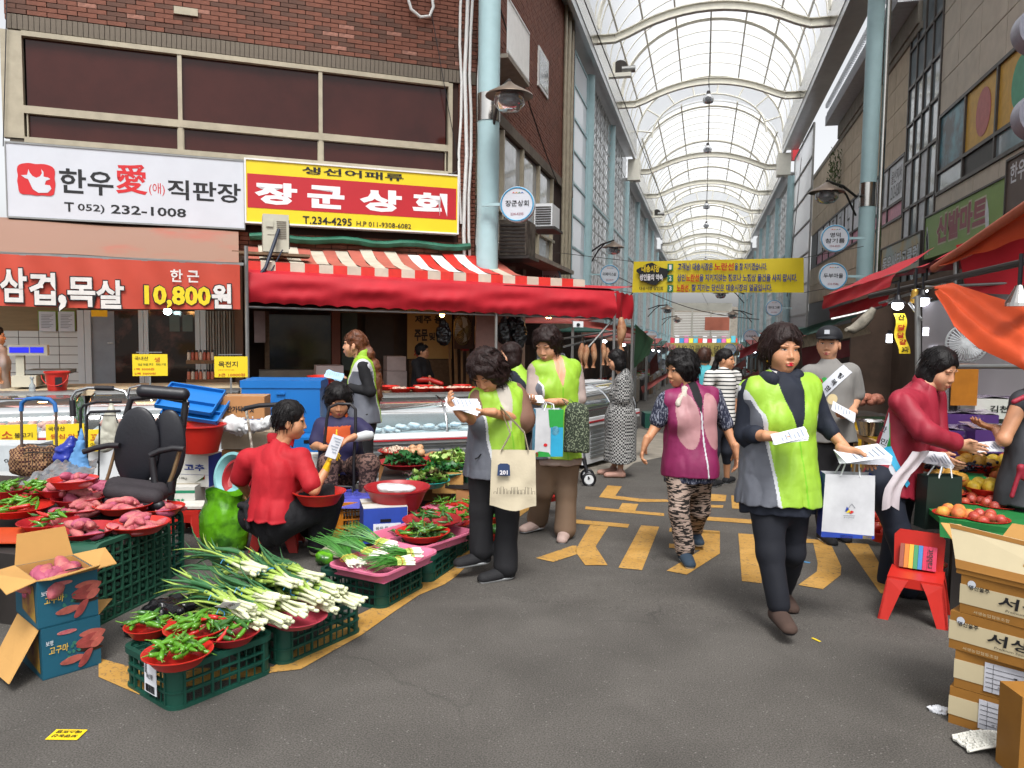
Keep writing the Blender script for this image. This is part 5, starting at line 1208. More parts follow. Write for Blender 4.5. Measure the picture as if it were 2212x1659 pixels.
for i in range(10):mb.box(s1-.14,s1-.03,1.15,1.158,z0+.16+i*.022,z0+.168+i*.022)
mb.box(s0+.05,s0+.19,1.15,1.155,z0+.2,z0+.205);t.part('louvres',mb,mat('beige_shadow','#7d7468'),kind='stuff')
mb=MB(FR);mb.box(s1-.26,s1-.18,1.15,1.17,z1-.15,z1-.08);t.part('cover_box',mb,M_crm)
mb=MB(FR);mb.beam((s0-.35,1.0,z0-.02),(s1+.25,1.0,z0-.03),.3,.03);t.part('shelf',mb,M_wood)
for k,off in enumerate((0,.03,-.04)):
 a=np.array([s0+.18-off,1.17,z1-.18-k*.12]);e=np.array([qb[0]+.08,1.5,1.9]);mb=MB(FR);m_=(a+e)/2+[.02,.12,-.1];mb.tube([a,a*.6+m_*.4+[0,.03,0],m_,m_*.4+e*.6,e],.02-.006*k,8);t.part('hose',mb,mat('dark_blue_hose','#1d2638',rough=.5),sm=60)
# - fish shop awnings
OV=1.5;OS_=1.34
vL=fsz(533,620,OV)[0];vR=fsz(1328,660,OV)[0];zTl,zTr=fsz(533,588,OV)[1],fsz(1328,630,OV)[1];zBl,zBr=fsz(533,655,OV)[1],fsz(1328,690,OV)[1]
red=T('awning','wide bright red vinyl awning with scalloped edge over the fish shop','awning',fpt((vL+vR)/2,1.7,OV))
n_sc=46
def fn(u,v):
 s=vL+(vR-vL)*u;zt_=zTl+(zTr-zTl)*u;z_b=zBl+(zBr-zBl)*u+.022*abs(sin(pi*u*n_sc/2));bul=.05*sin(pi*v)+.018*sin(u*11+v*7)*sin(pi*v)+.012*sin(u*23-v*9)*sin(pi*v)
 return fpt(s,z_b+(zt_-z_b)*v,OV+bul)
mb=drape('v',fn,184,12,M_awn);red.part('valance',mb,M_awn)
def fn(u,v):s=vL+(vR-vL)*u;zt_=zTl+(zTr-zTl)*u;return fpt(s,zt_+.01*sin(pi*v)-.0+.05*v,OV-.2*v)
mb=drape('v',fn,40,3,M_awn);red.part('top_fold',mb,M_awn)
cR_=fpt(vR,0,OV);e1=at_k(1367,665,depth(fpt(vR,1.8,OV))+.55);e1[2]=0
def fn(u,v):p=cR_*(1-u)+e1*u;z0_=zBr-.0+.0*u+.02*abs(sin(u*12));return np.array([p[0],p[1],z0_+(zTr-zBr+.0)*v-.04*u*v])+FN*.0+np.array([.03*sin(u*9),0,0])*sin(pi*v)
mb=drape('v',fn,20,6,M_awn);red.part('side_flap',mb,M_awn)
back=e1-FD*5.0
mb=MB();mb.grid(lambda u,v:np.array([*(cR_*(1-v)+e1*v-FD*(u*1.6))[:2],zTr+.04+.06*v]),4,4);red.part('end_sheet',mb,M_awn)
st=T('awning','red and white striped awning lying above the red vinyl one','awning',fpt(0,2.2,1.0))
sR=fsz(1262,620,OS_)[0];sL=fsz(560,575,OS_)[0]-.15;n=13
zsw=fsz(980,548,.1)[1]-.02
zst=lambda s:(lambda t_:zf0+(zf1-zf0)*t_)((s-sL)/(sR-sL));zf0=fsz(560,564,OS_)[1];zf1=fsz(1262,604,OS_)[1]
w_=(sR-sL)/(2*n)
for i in range(2*n):
 a=sL+w_*i;c=a+w_;redi=i%2==0;fresh=a>fsz(880,560,.8)[0]and a<fsz(1010,560,.8)[0]+.3
 mb=MB();mb.grid(lambda u,v:fpt(a+w_*u,zst(a+w_*u)-.115*v-.0,OS_+.01+.006*sin((a+w_*u)*14)+.004*v),1,3);st.part('strip',mb,M_strd if redi else M_str)
 e_=min(1.0,max(0,(S1+.15-a)/.0001))if a>S1 else 1
 if a<S1+.3:
  zw_=zsw+.02*sin(a*5);mb=MB();mb.grid(lambda u,v:fpt(a+w_*u,zst(a+w_*u)+(zw_-zst(a+w_*u))*v-.05*sin(pi*v)+.008*sin(a*23+v*9),OS_+(.08-OS_)*v),1,6);st.part('stripe',mb,(M_strd if redi else M_strn)if fresh else(M_strr if redi else M_str))
mb=MB(FR);mb.tube([(S0+2.7+i*.2,.12+.02*sin(i*2.1),zsw+.12+.02*sin(i*1.3))for i in range(16)],.07,8,flat=.7);t=single('rolled_sheet',mb,mat('green_sheet','#1e5f4a',rough=.6,var=.2),'rolled green sheet along the wall above the striped awning','tarpaulin',loc=fpt(-2.2,zsw,.1),sm=60)
for(u,v0,v1,kk,lab)in((1072,670,860,None,'grey steel pole holding the red awning in the middle'),(1338,690,985,None,'grey steel corner pole of the red awning'),(1365,690,960,None,'outer grey steel pole at the awning corner')):
 p=fpt(fsz(u,700,OV-.06)[0],0,OV-.06)if u<1300 else(cR_ if u<1350 else e1);mb=MB();mb.cyl((p[0],p[1],gz(p[1])),(p[0],p[1],2.0),.02,n=8);single('pole',mb,M_galv,lab,'pole',loc=(p[0],p[1],gz(p[1])))
fr_=T('steel_rack','thin steel rack under the red awning with hanging fish rail','frame',fpt(.3,GZ,1));
for(a,c)in((fpt(vL,1.72,OV-.07),fpt(vR,1.66,OV-.07)),(fpt(vR,1.63,OV-.07),fpt(vR,2.2,-.6)),(fpt(vR-.9,1.2,1.2),fpt(vR+.3,1.45,1.0)),(fpt(vR-.9,1.32,1.0),fpt(vR+.5,1.5,.6)),(fpt(vR-.4,1.2,1.4),fpt(vR,1.62,OV-.1))):
 mb=MB();mb.cyl(a,c,.014,n=8);fr_.part('bar',mb,M_galv)
# - fish shop interior
fi=T('fish_shop','dim open fish shop full of tools, tank and poster','shop',fpt(-1.8,GZ,-1))
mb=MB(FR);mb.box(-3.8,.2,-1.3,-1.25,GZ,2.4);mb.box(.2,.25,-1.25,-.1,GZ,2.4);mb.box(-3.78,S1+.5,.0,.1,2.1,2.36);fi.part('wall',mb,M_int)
mp('tank_glass',580,717,680,799,-.6,-.5,mat('murky_tank','#2a2a24',rough=.1,col2='#44402c',vs=2),fi);mp('tank_frame',572,582,672,830,-.5,-.42,M_wood,fi);mp('tank_frame',717,735,672,830,-.5,-.42,mat('reddish_wood','#6e4438',rough=.7),fi)
mp('tank_ledge',560,690,800,822,-.5,-.2,M_conc,fi);mp('electric_panel',549,573,672,740,-.4,-.3,mat('pinkish_panel','#9d8a88',rough=.5),fi)
mp('door_panel',738,772,674,800,-.9,-.85,mat('dim_greenish_door','#4c5850',rough=.5),fi);mp('notice_panel',789,851,684,775,-1.2,-1.18,mat('dim_notice','#4a413c',rough=.6),fi)
M_post=mat('cream_poster','#b8955c',rough=.6,var=.08,vs=3)
mp('poster',880,976,655,775,-.9,-.88,M_post,fi)
for(s,u0,v0,u1,v1)in(('제주',896,680,932,700),('용',938,680,954,700),('주문',895,710,924,738),('및',927,718,940,736),('개',894,755,904,772)):fl(fi,s,M_tblack if s!='개' else M_tred,u0,v0,u1,v1,-.875,bold=.04)
mp('bead_board',884,975,777,850,-.95,-.9,M_wood,fi)
for i,(u,r_)in enumerate(((975,.03),(986,.05),(998,.03),(1010,.045),(1022,.03),(1034,.04))):mb=MB(FR);q=fsz(u,850,-.3);mb.beam((q[0],-.3,q[1]),(q[0]+.06*(i-2)*.3,-.35,q[1]+.95),r_,.02);fi.part('leaning_plank',mb,mat('tan_plank','#8a6c4c',rough=.8,var=.2))
mp('pink_wall',1028,1100,640,850,.76,.8,mat('dusky_pink_wall','#8a6a62',rough=.8),fi)
mp('shelf',740,880,668,676,-.4,-.1,M_wood,fi)
for i in range(7):mp('shelf_clutter',985+i*16,997+i*16,690+(i*37)%60,712+(i*37)%60+(i%3)*9,-.25,-.1,[M_crm,M_redp,M_galv,M_card2,M_bluep][i%5]if 0 else[M_galv,M_redp2,M_card2][i%3],fi)
def fthing2(*a,**k):return fthing(*a,**k)
fthing('white_box','upper white foam box stacked behind the long haired woman','box',836,877,770,801,-.2,.1,mat('foam_box','#b5a5a2',rough=.7),group='foam boxes in the fish shop');fthing('white_box','lower white foam box in the stack behind the long haired woman','box',836,879,802,840,-.2,.1,mat('foam_box','#b5a5a2'),group='foam boxes in the fish shop')
fthing('white_box','pale box under the red basin left of the long haired woman','box',683,742,790,818,.3,.6,mat('foam_box','#b5a5a2'),group='foam boxes in the fish shop')
mb=MB(FR);s0,s1=fsz(830,846,1.9)[0],fsz(1015,846,1.9)[0];zc2=fsz(930,846,1.9)[1];mb.box(s0,s1+.4,1.2,2.1,zc2-.04,zc2);t=T('counter','wooden edged fish counter lined with red baskets','counter',fpt(s0,GZ,1.6));t.part('counter_top',mb,M_wood);mb=MB(FR);mb.box(s0,s1+.4,1.25,2.05,GZ,zc2-.04);t.part('base',mb,M_dark)
for i,(u,v,w)in enumerate(((862,838,52),(905,840,50),(938,843,54),(975,843,52),(1000,846,46),(846,826,50),(1010,828,40),(925,828,44))):
 q=fpt(fsz(u,v,1.8)[0],zc2,1.9 if v>835 else 1.55);base,r,hh=bowl(0,0,0,w,f'red basket on the fish counter, {["leftmost in front", "second in front", "third in front", "fourth in front", "rightmost in front", "back left", "back right", "back middle"][i]}',m=M_redp,hh=.05,p=q+EZ*.05,group='red baskets on the fish counter')
 if i<5:
  mb=MB()
  for k in range(6):mb.ball(base+[random.uniform(-.08,.08),random.uniform(-.08,.08),.045],.03,6,(1.4,.8,.6),euler4(0,0,random.random()*6))
  single('seafood_heap',mb,mat('shell_white','#b9a08e',rough=.5,var=.2,vs=20),f'seafood in the {["leftmost", "second", "third", "fourth", "rightmost"][i]} red basket on the fish counter','seafood',loc=base,kind='stuff')
base,r,hh=bowl(0,0,0,78,'red basin beside the long haired woman',m=M_redp,hh=.12,p=fpt(fsz(708,825,1.9)[0],fsz(708,814,1.9)[1],1.7),group=None or 'red baskets on the fish counter')
def bag(name,label,cat,p,w,h,m,knots=True,seed=0,group=None):
 S=SDF();S.ell(p,(w/2,w*.3,h/2),k=.03)
 if knots:S.cone(p+EZ*h*.35,p+EZ*h*.75,w*.18,w*.04,k=.05)
 V,Q=S.surf(max(.012,w/24),lambda P:w*(.04*ridge(P,2.2/w,seed)+.05*ridge(P,5/w,seed+2)));me=npmesh(name,V,Q,m,inv=np.linalg.inv(rotz(0,p)))
 return single(name,me,m,label,cat,loc=p,group=group)
for i,(u,v,w,h)in enumerate(((958,722,38,80),(1089,718,34,84),(1120,722,40,100),(1105,700,24,50))):
 q=fpt(fsz(u,v,.95)[0],fsz(u,v,.95)[1],.95);k=depth(q)/FOC;bag('plastic_bag',f'black plastic bags hanging under the red awning, {["left of the counter lamp", "beside the middle pole", "right of the middle pole", "highest small one"][i]}','bag',q,w*k,h*k*.7,M_bagb,seed=i,group='black bags hanging in the fish shop')
q=fpt(fsz(955,684,.3)[0],fsz(955,680,.3)[1],.3);t=T('shop_lamp','small warm bulb by the fish shop poster','lamp',q);mb=MB();mb.ball(q,.035,10);t.part('bulb',mb,mat('warm_bulb','#ffd9a0',emit=34,ecol='#ffb468'))
q=fpt(fsz(1185,685,1.0)[0],fsz(1185,684,1.0)[1],1.0);t=T('shop_lamp','warm lamp under the red awning above the curly haired woman','lamp',q);mb=MB();mb.ball(q,.05,10,(1,1,.5));t.part('bulb',mb,mat('warm_bulb','#ffd9a0',emit=34,ecol='#ffb468'));mb=MB();mb.lathe([(.03,.06),(.1,0)],16,q);t.part('shade',mb,mat('gold_shade','#b08a3c',rough=.4,metal=.5))
def fan(c,nrm_,r,label,m=M_ws):
 t=T('electric_fan',label,'fan',c);n_=nrm_/np.linalg.norm(nrm_);x=nrm(np.cross(n_,EZ));y=np.cross(x,n_);F=fr4(c,x,y,n_)
 for z in(-.04,.05):
  mb=MB(F)
  for k in range(34):a=2*pi*k/34;mb.tube([(r*.15*cos(a),r*.15*sin(a),z+.02*np.sign(z)),(r*.6*cos(a),r*.6*sin(a),z+.015*np.sign(z)),(r*cos(a),r*sin(a),0)],.0024,4,cap=False)
  mb.tube([(r*cos(2*pi*k/32),r*sin(2*pi*k/32),0)for k in range(32)],.008,6,closed=True);t.part('cage',mb,m)
 for k in range(3):
  a0=2*pi*k/3;mb=MB(F);mb.grid(lambda u,v:((.15+.7*u)*r*cos(a0+(v-.5)*1.3*(.4+.6*u)),(.15+.7*u)*r*sin(a0+(v-.5)*1.3*(.4+.6*u)),.03*(v-.5)),5,5);t.part('blade',mb,mat('fan_blade','#b9bcc0',rough=.3))
 mb=MB(F);mb.cyl((0,0,-.14),(0,0,-.05),r*.25,r*.28,n=16);t.part('motor',mb,m,sm=50);mb=MB(F);mb.cyl((0,0,.06),(0,0,.07),r*.14,n=16);t.part('badge',mb,m)
 return t
q=fpt(fsz(1000,712,0)[0],fsz(1000,712,0)[1],0);fan(q,FN*.8+FD*.6,.22,'old dusty fan in the fish shop',mat('dusty_gold','#8c7a50',rough=.5))
z_g=fsz(915,935,3.0)[1];z_t=fsz(915,850,2.35)[1]
sF0,sF1=fsz(735,900,3.0)[0],fsz(1180,930,3.0)[0]
fz=case(sF0,sF1,2.2,3.0,GZ,z_g,z_t,'long white fish freezer with curved glass and red stripe',louv=True)
for i,(u,v,r_,s)in enumerate(((842,975,.15,'H'),(868,985,-.8,'HYUNDAI'),(955,975,.15,'H'),(905,990,-.8,'STEEL'),(1018,985,-.8,'STEEL'),(1105,990,.15,'H'))):
 c=fpt(*fsz(u,v,2.945),2.945);letter(fz,s,M_bprint if s=='H' else mat('grey_blue_print','#7f889c',rough=.5),c,FD,EZ,.05 if s=='H' else .14,.07 if s=='H' else .03,bold=.03,rot=r_)
for i in range(26):
 s=sF0+.1+(sF1-sF0-.2)*(i+.5)/26;q=fpt(s,z_g+.0,2.6+random.uniform(-.15,.2));mb=MB();mb.ball(q,.05,8,(1.9,.7,.4),euler4(0,0,random.random()*3));single('frozen_fish',mb,mat('frozen_fish','#7b8288',rough=.3,col2='#c8d4dc',vs=12),'packed fish lying in the long white freezer','fish',loc=q,sm=60,group='fish in the white freezer')
 if i%2:bag('ice_bag','clear crinkled bag among the fish in the freezer','bag',q+EZ*.03+FN*.1,.16,.06,mat('crinkled_clear','#cfe0ee',rough=.15,spec=.8,bump=.5,bs=30),seed=i,knots=False,group='clear bags in the white freezer')
FRs=FR;d_=nrm(np.array([.35,1,0]));pe=gp(1268,1015)
FR2=fr4(np.array([pe[0],pe[1],0]),d_*1.0,np.array([d_[1],-d_[0],0]),EZ)
def case2():
 t=T('display_freezer','end freezer case with curved glass, vents and red stripe beside the lane','freezer case',pe)
 g_=gz(pe[1]);L_,W_=1.5,.75;zg_,zt_=g_+.62,g_+.98
 def bx(*a,nm,m,**k):mb=MB(FR2);mb.box(*a);return t.part(nm,mb,m,**k)
 bx(0,L_,-W_,-.04,g_+.05,zg_-.1,nm='cabinet',m=M_ws);bx(0,L_,-W_,.0,zg_-.1,zg_,nm='bumper',m=M_ws);bx(0,L_,.0,.006,zg_-.06,zg_-.04,nm='stripe',m=M_redf);bx(-.02,0,-.3,0,g_+.35,zg_-.03,nm='corner_guard',m=M_galv)
 for j in range(2):
  mb=MB(FR2)
  for k in range(7):mb.box(.15+j*.65,.6+j*.65,-.04,-.03,g_+.12+k*.05,g_+.145+k*.05)
  t.part('vent',mb,mat('grille_shadow','#75797a'),kind='stuff')
 C=[(-.04-(W_-.3)*(1-cos(a)),zg_+(zt_-zg_)*sin(a))for a in[pi/2*k/8 for k in range(9)]]
 mb=MB(FR2);mb.add([(s,o,z)for s in(0.02,L_-.02)for o,z in C],[(i,i+1,9+i+1,9+i)for i in range(8)]);mb.add([(0.02,o,z)for o,z in C]+[(0.02,C[-1][0],zg_)],[tuple(range(10))]);t.part('glass',mb,M_glass,sm=40)
 for s in(.02,.75,L_-.02):mb=MB(FR2);mb.tube([(s,o,z)for o,z in C],.016,6);t.part('glass_frame',mb,M_chrome if s>.1 else M_black,sm=60)
 bx(0,L_,-W_,-W_+.3,zt_-.02,zt_+.01,nm='top_shelf',m=M_ws);bx(.03,L_-.03,-W_+.05,-.06,zg_-.04,zg_-.03,nm='tray_floor',m=mat('frosted_tray','#c4d2dc'))
case2()
for i,(u,v,l,s)in enumerate(((1266,770,.28,1),(1256,766,.28,1),(1260,772,.26,.9),(1283,768,.3,1),(1304,764,.28,.9),(1342,722,.42,1.5),(1312,770,.22,.7))):
 q=at_k(u,v,9.3+.05*i);mb=MB();mb.smooth=True;n_=8
 mb.tube([q+EZ*(l/2-l*k/n_)+np.array([.006*sin(k+i),0,0])for k in range(n_+1)],[.018*s,.034*s,.045*s,.05*s,.046*s,.038*s,.026*s,.016*s,.036*s],8,flat=.8)
 t=T('dried_fish',f'dried fish hanging from the rail under the red awning, {["second from left", "leftmost pair", "behind the leftmost", "middle", "right of the middle", "large one by the corner pole", "smallest by the pole"][i]}','fish',q);t.part('fish',mb,M_skinfish,sm=60)
 mb=MB();mb.cyl(q+EZ*l/2,q+EZ*(l/2+.08),.003,n=4);t.part('string',mb,M_black)
p=gp(1272,1050);t=T('shopping_cart','black folding cart with white rimmed wheels beside the freezer','cart',p)
for(dx,dy)in((0,0),(-.05,.22),(-.35,.02)):
 c=p+np.array([dx,dy,.07]);mb=MB();ax=nrm(cf*[1,1,0]);mb.tube([c+cr*.065*cos(2*pi*k/20)*1+EZ*.065*sin(2*pi*k/20)for k in range(20)],.014,6,closed=True);t.part('tyre',mb,M_black,sm=60)
 mb=MB();mb.cyl(c-ax*.01,c+ax*.01,.05,n=20);t.part('rim',mb,M_ws)
for(a,c)in(((0,0,.07),(-.12,.05,.45)),((-.05,.22,.07),(-.1,.1,.45)),((-.35,.02,.07),(-.14,.05,.5)),((-.12,.05,.45),(-.25,.1,.95))):mb=MB();mb.cyl(p+a,p+c,.018,n=8);t.part('leg',mb,M_black)
mb=MB();mb.cbox(p+[-.32,.12,.3],(.34,.22,.5));t.part('bag_body',mb,M_black)
# - things around the two left shops
def kbox(name,label,cat,u0,u1,v0,v1,k,dep,m,yaw=0,part='body',group=None):
 """box whose front face fills a photo box at depth k, facing the camera turned by yaw"""
 c=at_k((u0+u1)/2,v1,k);w=(u1-u0)*k/FOC;h=(v1-v0)*k/FOC;a=atan2(cr[1],cr[0])+yaw
 t=T(name,label,cat,c,a,group=group);t.w,t.h,t.d=w,h,dep
 mb=MB();mb.box(-w/2,w/2,0,dep,0,h);t.part(part,mb,m,local=True)
 t.F=t.M.copy();return t
def bl(t,s,m,x,z,w,h,**k):
 F=t.M;letter(t,s,m,(F@np.array([x*t.w/2,-.001,z*t.h,1]))[:3],F[:3,0],EZ,w*t.w,h*t.h,**k)
def lid(t,m,gap=.003):
 mb=MB();mb.box(-t.w/2,t.w/2,0,t.d/2-gap,t.h,t.h+.005);mb.box(-t.w/2,t.w/2,t.d/2+gap,t.d,t.h,t.h+.005);t.part('flap',mb,m,local=True)
 mb=MB();mb.box(-t.w/2,t.w/2,t.d/2-gap*8,t.d/2+gap*8,t.h+.005,t.h+.006);t.part('tape',mb,M_yelc if 0 else M_alu,local=True)
def soft(name,label,cat,pts,m,h=.02,amp=.02,f=9,seed=0,loc=None,group=None,cutz=None):
 """crumpled bulky shape from a list of (centre, radii)"""
 S=SDF()
 for c,r in pts:S.ell(np.array(c),np.array(r),k=.05)
 if cutz is not None:S.cut((0,0,cutz),(0,0,-1))
 V,Q=S.surf(h*.8,lambda P:amp*(ridge(P,f,seed)+.7*ridge(P,f*2.2,seed+2)));loc=pts[0][0]if loc is None else loc
 return single(name,npmesh(name,V,Q,m,inv=np.linalg.inv(rotz(0,loc))),m,label,cat,loc=loc,group=group)
t=kbox('chest_freezer','bright blue plastic chest in front of the fish tank','chest',525,690,838,935,7.3,.5,M_bluep,yaw=.1)
mb=MB();mb.box(-t.w/2-.01,t.w/2+.01,-.01,.51,t.h,t.h+.07);t.part('lid',mb,M_bluep,local=True)
mb=MB();mb.box(-.04,.04,-.02,0,t.h-.06,t.h-.04);t.part('handle',mb,M_bluep,local=True);mb=MB();mb.box(-t.w/2+.05,t.w/2-.05,.05,.45,gz(7)-t.M[2,3],0);t.part('base',mb,M_bluep,local=True)
t=kbox('plastic_box','lower bright blue box with slot beside the crouching woman','box',612,692,945,1010,6.9,.3,M_bluep)
mb=MB();mb.box(.02,t.w/2-.02,-.004,0,t.h-.05,t.h-.02);t.part('slot',mb,M_black,local=True)
t=kbox('carton','brown mushroom carton with black lettering on the clear plastic heap','box',479,570,858,905,6.1,.26,M_card2,yaw=.12);bl(t,'만가닥버섯',M_tblack,-.1,.45,.62,.3,bold=.03);lid(t,M_card2)
t=kbox('carton','wide plain brown carton under the crumpled clear plastic','box',480,600,972,1060,6.2,.3,M_card2)
t=kbox('foam_box','dirty cream foam box above the plain brown carton','box',478,612,932,971,6.15,.3,mat('dirty_cream_foam','#a89a84',rough=.8,var=.12))
soft('plastic_wrap','crumpled clear white plastic heaped over the cartons','plastic sheet',[(at_k(u,v,6.0),(r,.09,.05))for u,v,r in((505,912,.12),(560,915,.14),(498,925,.1),(596,912,.1),(545,925,.12))],mat('crumpled_film','#c9cacb',rough=.25,spec=.8,bump=.6,bs=18),h=.014,amp=.022,f=14)
p=at_k(433,976,5.8);t=lathe_at('tub','big red plastic tub on the white pepper cartons','tub',p,[(.125,0),(.13,.01),(.175,.2),(.19,.2),(.19,.21),(.17,.21),(.12,.012),(.001,.012)],M_redp,n=36,part='shell')
M_wbox=mat('white_carton','#c3c2bc',rough=.7,var=.06)
t=kbox('carton','white pepper carton with blue lettering and printed chilies','box',345,454,983,1050,5.9,.2,M_wbox,yaw=-.12);lid(t,M_wbox)
bl(t,'고추',M_bprint,.42,.62,.42,.22,bold=.03);bl(t,'10kg',M_tblack,-.05,.25,.16,.1)
mb=MB();mb.box(t.w/2,t.w/2+.003,0,.2,0,t.h);t.part('blue_side',mb,mat('royal_blue_print','#24409a',rough=.6),local=True)
for i in range(6):
 mb=MB();mb.tube([(t.w*.22+i*.008,-.003,.03+i*.005),(t.w*.34+i*.006,-.003,.06),(t.w*.42,-.003,.085+i*.002)],[.002,.006,.001],4,flat=.3);t.part('chili_print',mb,M_chili if i<4 else M_chilir,local=True)
mb=MB();mb.box(-t.w/2,t.w/2,-.001,-.0005,t.h*.38,t.h*.39);t.part('print_line',mb,M_bprint,local=True)
t=kbox('carton','white carton with green stripe and small lettering at the bottom of the stack','box',313,420,1053,1112,5.75,.25,M_wbox,yaw=.08);lid(t,M_wbox)
mb=MB();mb.box(-t.w/2-.001,t.w/2+.001,-.002,0,t.h*.8,t.h*.9);t.part('green_stripe',mb,mat('green_print','#1f7a58',rough=.6),local=True)
bl(t,'운두령',M_tred,-.2,.5,.25,.2,bold=.03);bl(t,'풋고추',mat('green_print','#1f7a58'),.35,.5,.25,.2,bold=.03)
mb=MB();mb.prism([(.0+.04*cos(q),-.002,t.h*.22+.012*sin(q))for q in[2*pi*i/12 for i in range(12)]],(0,.001,0));t.part('handle_hole',mb,M_black,local=True)
for i,(dz_,lab)in enumerate(((0,'lower'),(.035,'upper'))):
 c=at_k(425+i*-12,882-i*18,6.0);M=np.array(Matrix.Translation(c.tolist())@Matrix.Rotation(atan2(cr[1],cr[0]),4,'Z')@Matrix.Rotation(radians(8),4,'Y')@Matrix.Rotation(radians(32),4,'X'))
 t=T('plastic_tray',f'{lab} bright blue plastic tray tipped on the yellow sacks','tray',M=M);mb=MB();mb.box(-.22,.22,-.15,.15,-.004,0)
 for a in((-.22,.22,-.15,-.14),(-.22,.22,.14,.15),(-.22,-.21,-.15,.15),(.21,.22,-.15,.15),(-.22,.22,-.04,-.03)):mb.box(*a,0,.03)
 t.part('tray',mb,M_bluep,local=True)
soft('sack_heap','mustard yellow and orange sacks under the blue trays','sacks',[(at_k(u,v,6.05),(.1,.1,.05))for u,v in((385,890),(420,900),(450,895),(400,905))],mat('mustard_cloth','#b57a1c',rough=.7,var=.25,vs=10,bump=.4,bs=12),h=.018)
M_leather=mat('black_leather','#1b1c22',rough=.42,var=.1,bump=.1,bs=60);M_mesh=mat('black_mesh','#2a2529',rough=.8,var=.1,bump=.3,bs=200)
kc=4.75;oc=T('office_chair','black office chair with split leather back facing the camera','office chair',gp(300,1170))
def cpx(u,v,dk=0):return at_k(u,v,kc+dk)
def cell(S,u,v,dk,ru,rv,rd,k=.02,rot=0):
 s_=kc/FOC;R=np.array([cr*cos(rot)+EZ*sin(rot),nrm(cf*[1,1,0]),EZ*cos(rot)-cr*sin(rot)]).T;S.ell(cpx(u,v,dk),(ru*s_,rd,rv*s_),k=k,R=R)
def cpart(name,S,m,h=.009,disp=None):V,Q=S.surf(h,disp);return oc.part(name,npmesh(name,V,Q,m,inv=oc.inv),m)
S=SDF();cell(S,296,965,.0,50,88,.035,rot=-.12);cpart('back_pad',S,M_leather)
S=SDF();cell(S,362,968,.04,40,86,.035,rot=-.1);cpart('back_pad',S,M_leather)
S=SDF();s_=kc/FOC;S.cone(cpx(255,1042,.1),cpx(350,1052,.1),.04,.04,k=.05);S.cone(cpx(240,1062,-.25),cpx(335,1075,-.25),.035,.035,k=.14);S.cone(cpx(250,1050,-.1),cpx(345,1062,-.1),.045,.045,k=.14);cpart('seat',S,M_mesh)
S=SDF();S.cone(cpx(232,1082,-.25),cpx(345,1092,-.25),.03,.03);S.cone(cpx(250,1075,.05),cpx(340,1082,.05),.04,.04,k=.1);cpart('seat_base',S,M_leather)
S=SDF();S.cone(cpx(310,845,.02),cpx(395,852,.06),.042,.042);cpart('headrest',S,M_leather)
M_blk=mat('black_satin_metal','#1d1c20',rough=.45)
for nm,pts,r,m in(('back_frame',[(283,862),(262,930),(270,1000),(285,1050)],.018,M_blk),('back_frame',[(402,868),(392,940),(378,1010),(368,1080)],.022,M_blk),('crossbar',[(283,862),(340,856),(402,868)],.014,M_blk),('headrest_bar',[(275,860),(280,838),(305,832)],.007,M_chrome),('headrest_bar',[(408,880),(403,862),(405,850)],.007,M_chrome)):
 mb=MB();mb.tube([cpx(u,v,.09)for u,v in pts],r,8);oc.part(nm,mb,m,sm=60)
for nm,pts,r,m,dk in(('armrest',[(180,976),(205,968),(235,962),(258,962)],.017,M_blk,-.05),('armrest',[(325,984),(345,974),(375,968),(398,970)],.019,M_blk,-.12),('arm_support',[(251,966),(236,1020),(228,1045)],.01,mat('worn_brass','#8d7455',rough=.4,metal=.6),.0),('arm_support',[(388,975),(375,1020),(365,1045)],.013,mat('worn_brass','#8d7455'),-.08),('arm_post',[(328,988),(334,1040),(345,1068)],.02,M_blk,-.12),('arm_post',[(345,1068),(372,1060),(368,1040)],.026,M_blk,-.1)):
 mb=MB();mb.tube([cpx(u,v,dk)for u,v in pts],r,8);oc.part(nm,mb,m,sm=60)
mb=MB();a=cpx(300,1085,0);mb.cyl((a[0],a[1],gz(a[1])+.08),a,.025,n=10);oc.part('column',mb,M_blk)
for k in range(5):mb=MB();b2=2*pi*k/5;mb.beam((a[0],a[1],gz(a[1])+.1),(a[0]+.26*cos(b2),a[1]+.26*sin(b2),gz(a[1])+.05),.035);oc.part('leg',mb,M_blk);mb=MB();mb.ball((a[0]+.26*cos(b2),a[1]+.26*sin(b2),gz(a[1])+.028),.027,8);oc.part('caster',mb,M_blk)
t=T('handcart','folding wire handcart with blue grip and checked cloth load','cart',gp(82,1120));K=5.9
def tubepx(t,nm,pts,r,m,k,n=8):mb=MB();mb.tube([at_k(u,v,k)for u,v in pts],r,n);return t.part(nm,mb,m,sm=60)
tubepx(t,'grip',[(46,888),(47,870),(58,862),(85,860),(108,863),(118,872),(121,890)],.016,mat('blue_grip','#1f5c9c',rough=.6),K);tubepx(t,'leg',[(46,888),(47,960),(46,1015),(45,1090)],.010,mat('rusty_tube','#5f5148',rough=.5,metal=.4),K);tubepx(t,'leg',[(121,890),(122,960),(127,1010),(128,1090)],.010,mat('rusty_tube','#5f5148'),K)
for v in(962,970,980):tubepx(t,'wire',[(50,v+2),(60,v-3),(112,v-2),(122,v+2)],.004,M_dark,K-.05)
for u in range(54,122,8):tubepx(t,'wire',[(u,968),(u,1010)],.002,M_dark,K-.06)
M_chk=mat('brown_checked_cloth','#6a3f30',rough=.9)
nt,N,L,B=nodes_of(M_chk);ck=N.new('ShaderNodeTexChecker');ck.inputs['Scale'].default_value=60;ck.inputs[1].default_value=(*srgb('#8d6c4c'),1);ck.inputs[2].default_value=(*srgb('#3b1a18'),1);tc=N.new('ShaderNodeTexCoord');L.new(tc.outputs['Object'],ck.inputs[0]);L.new(ck.outputs[0],B.inputs['Base Color'])
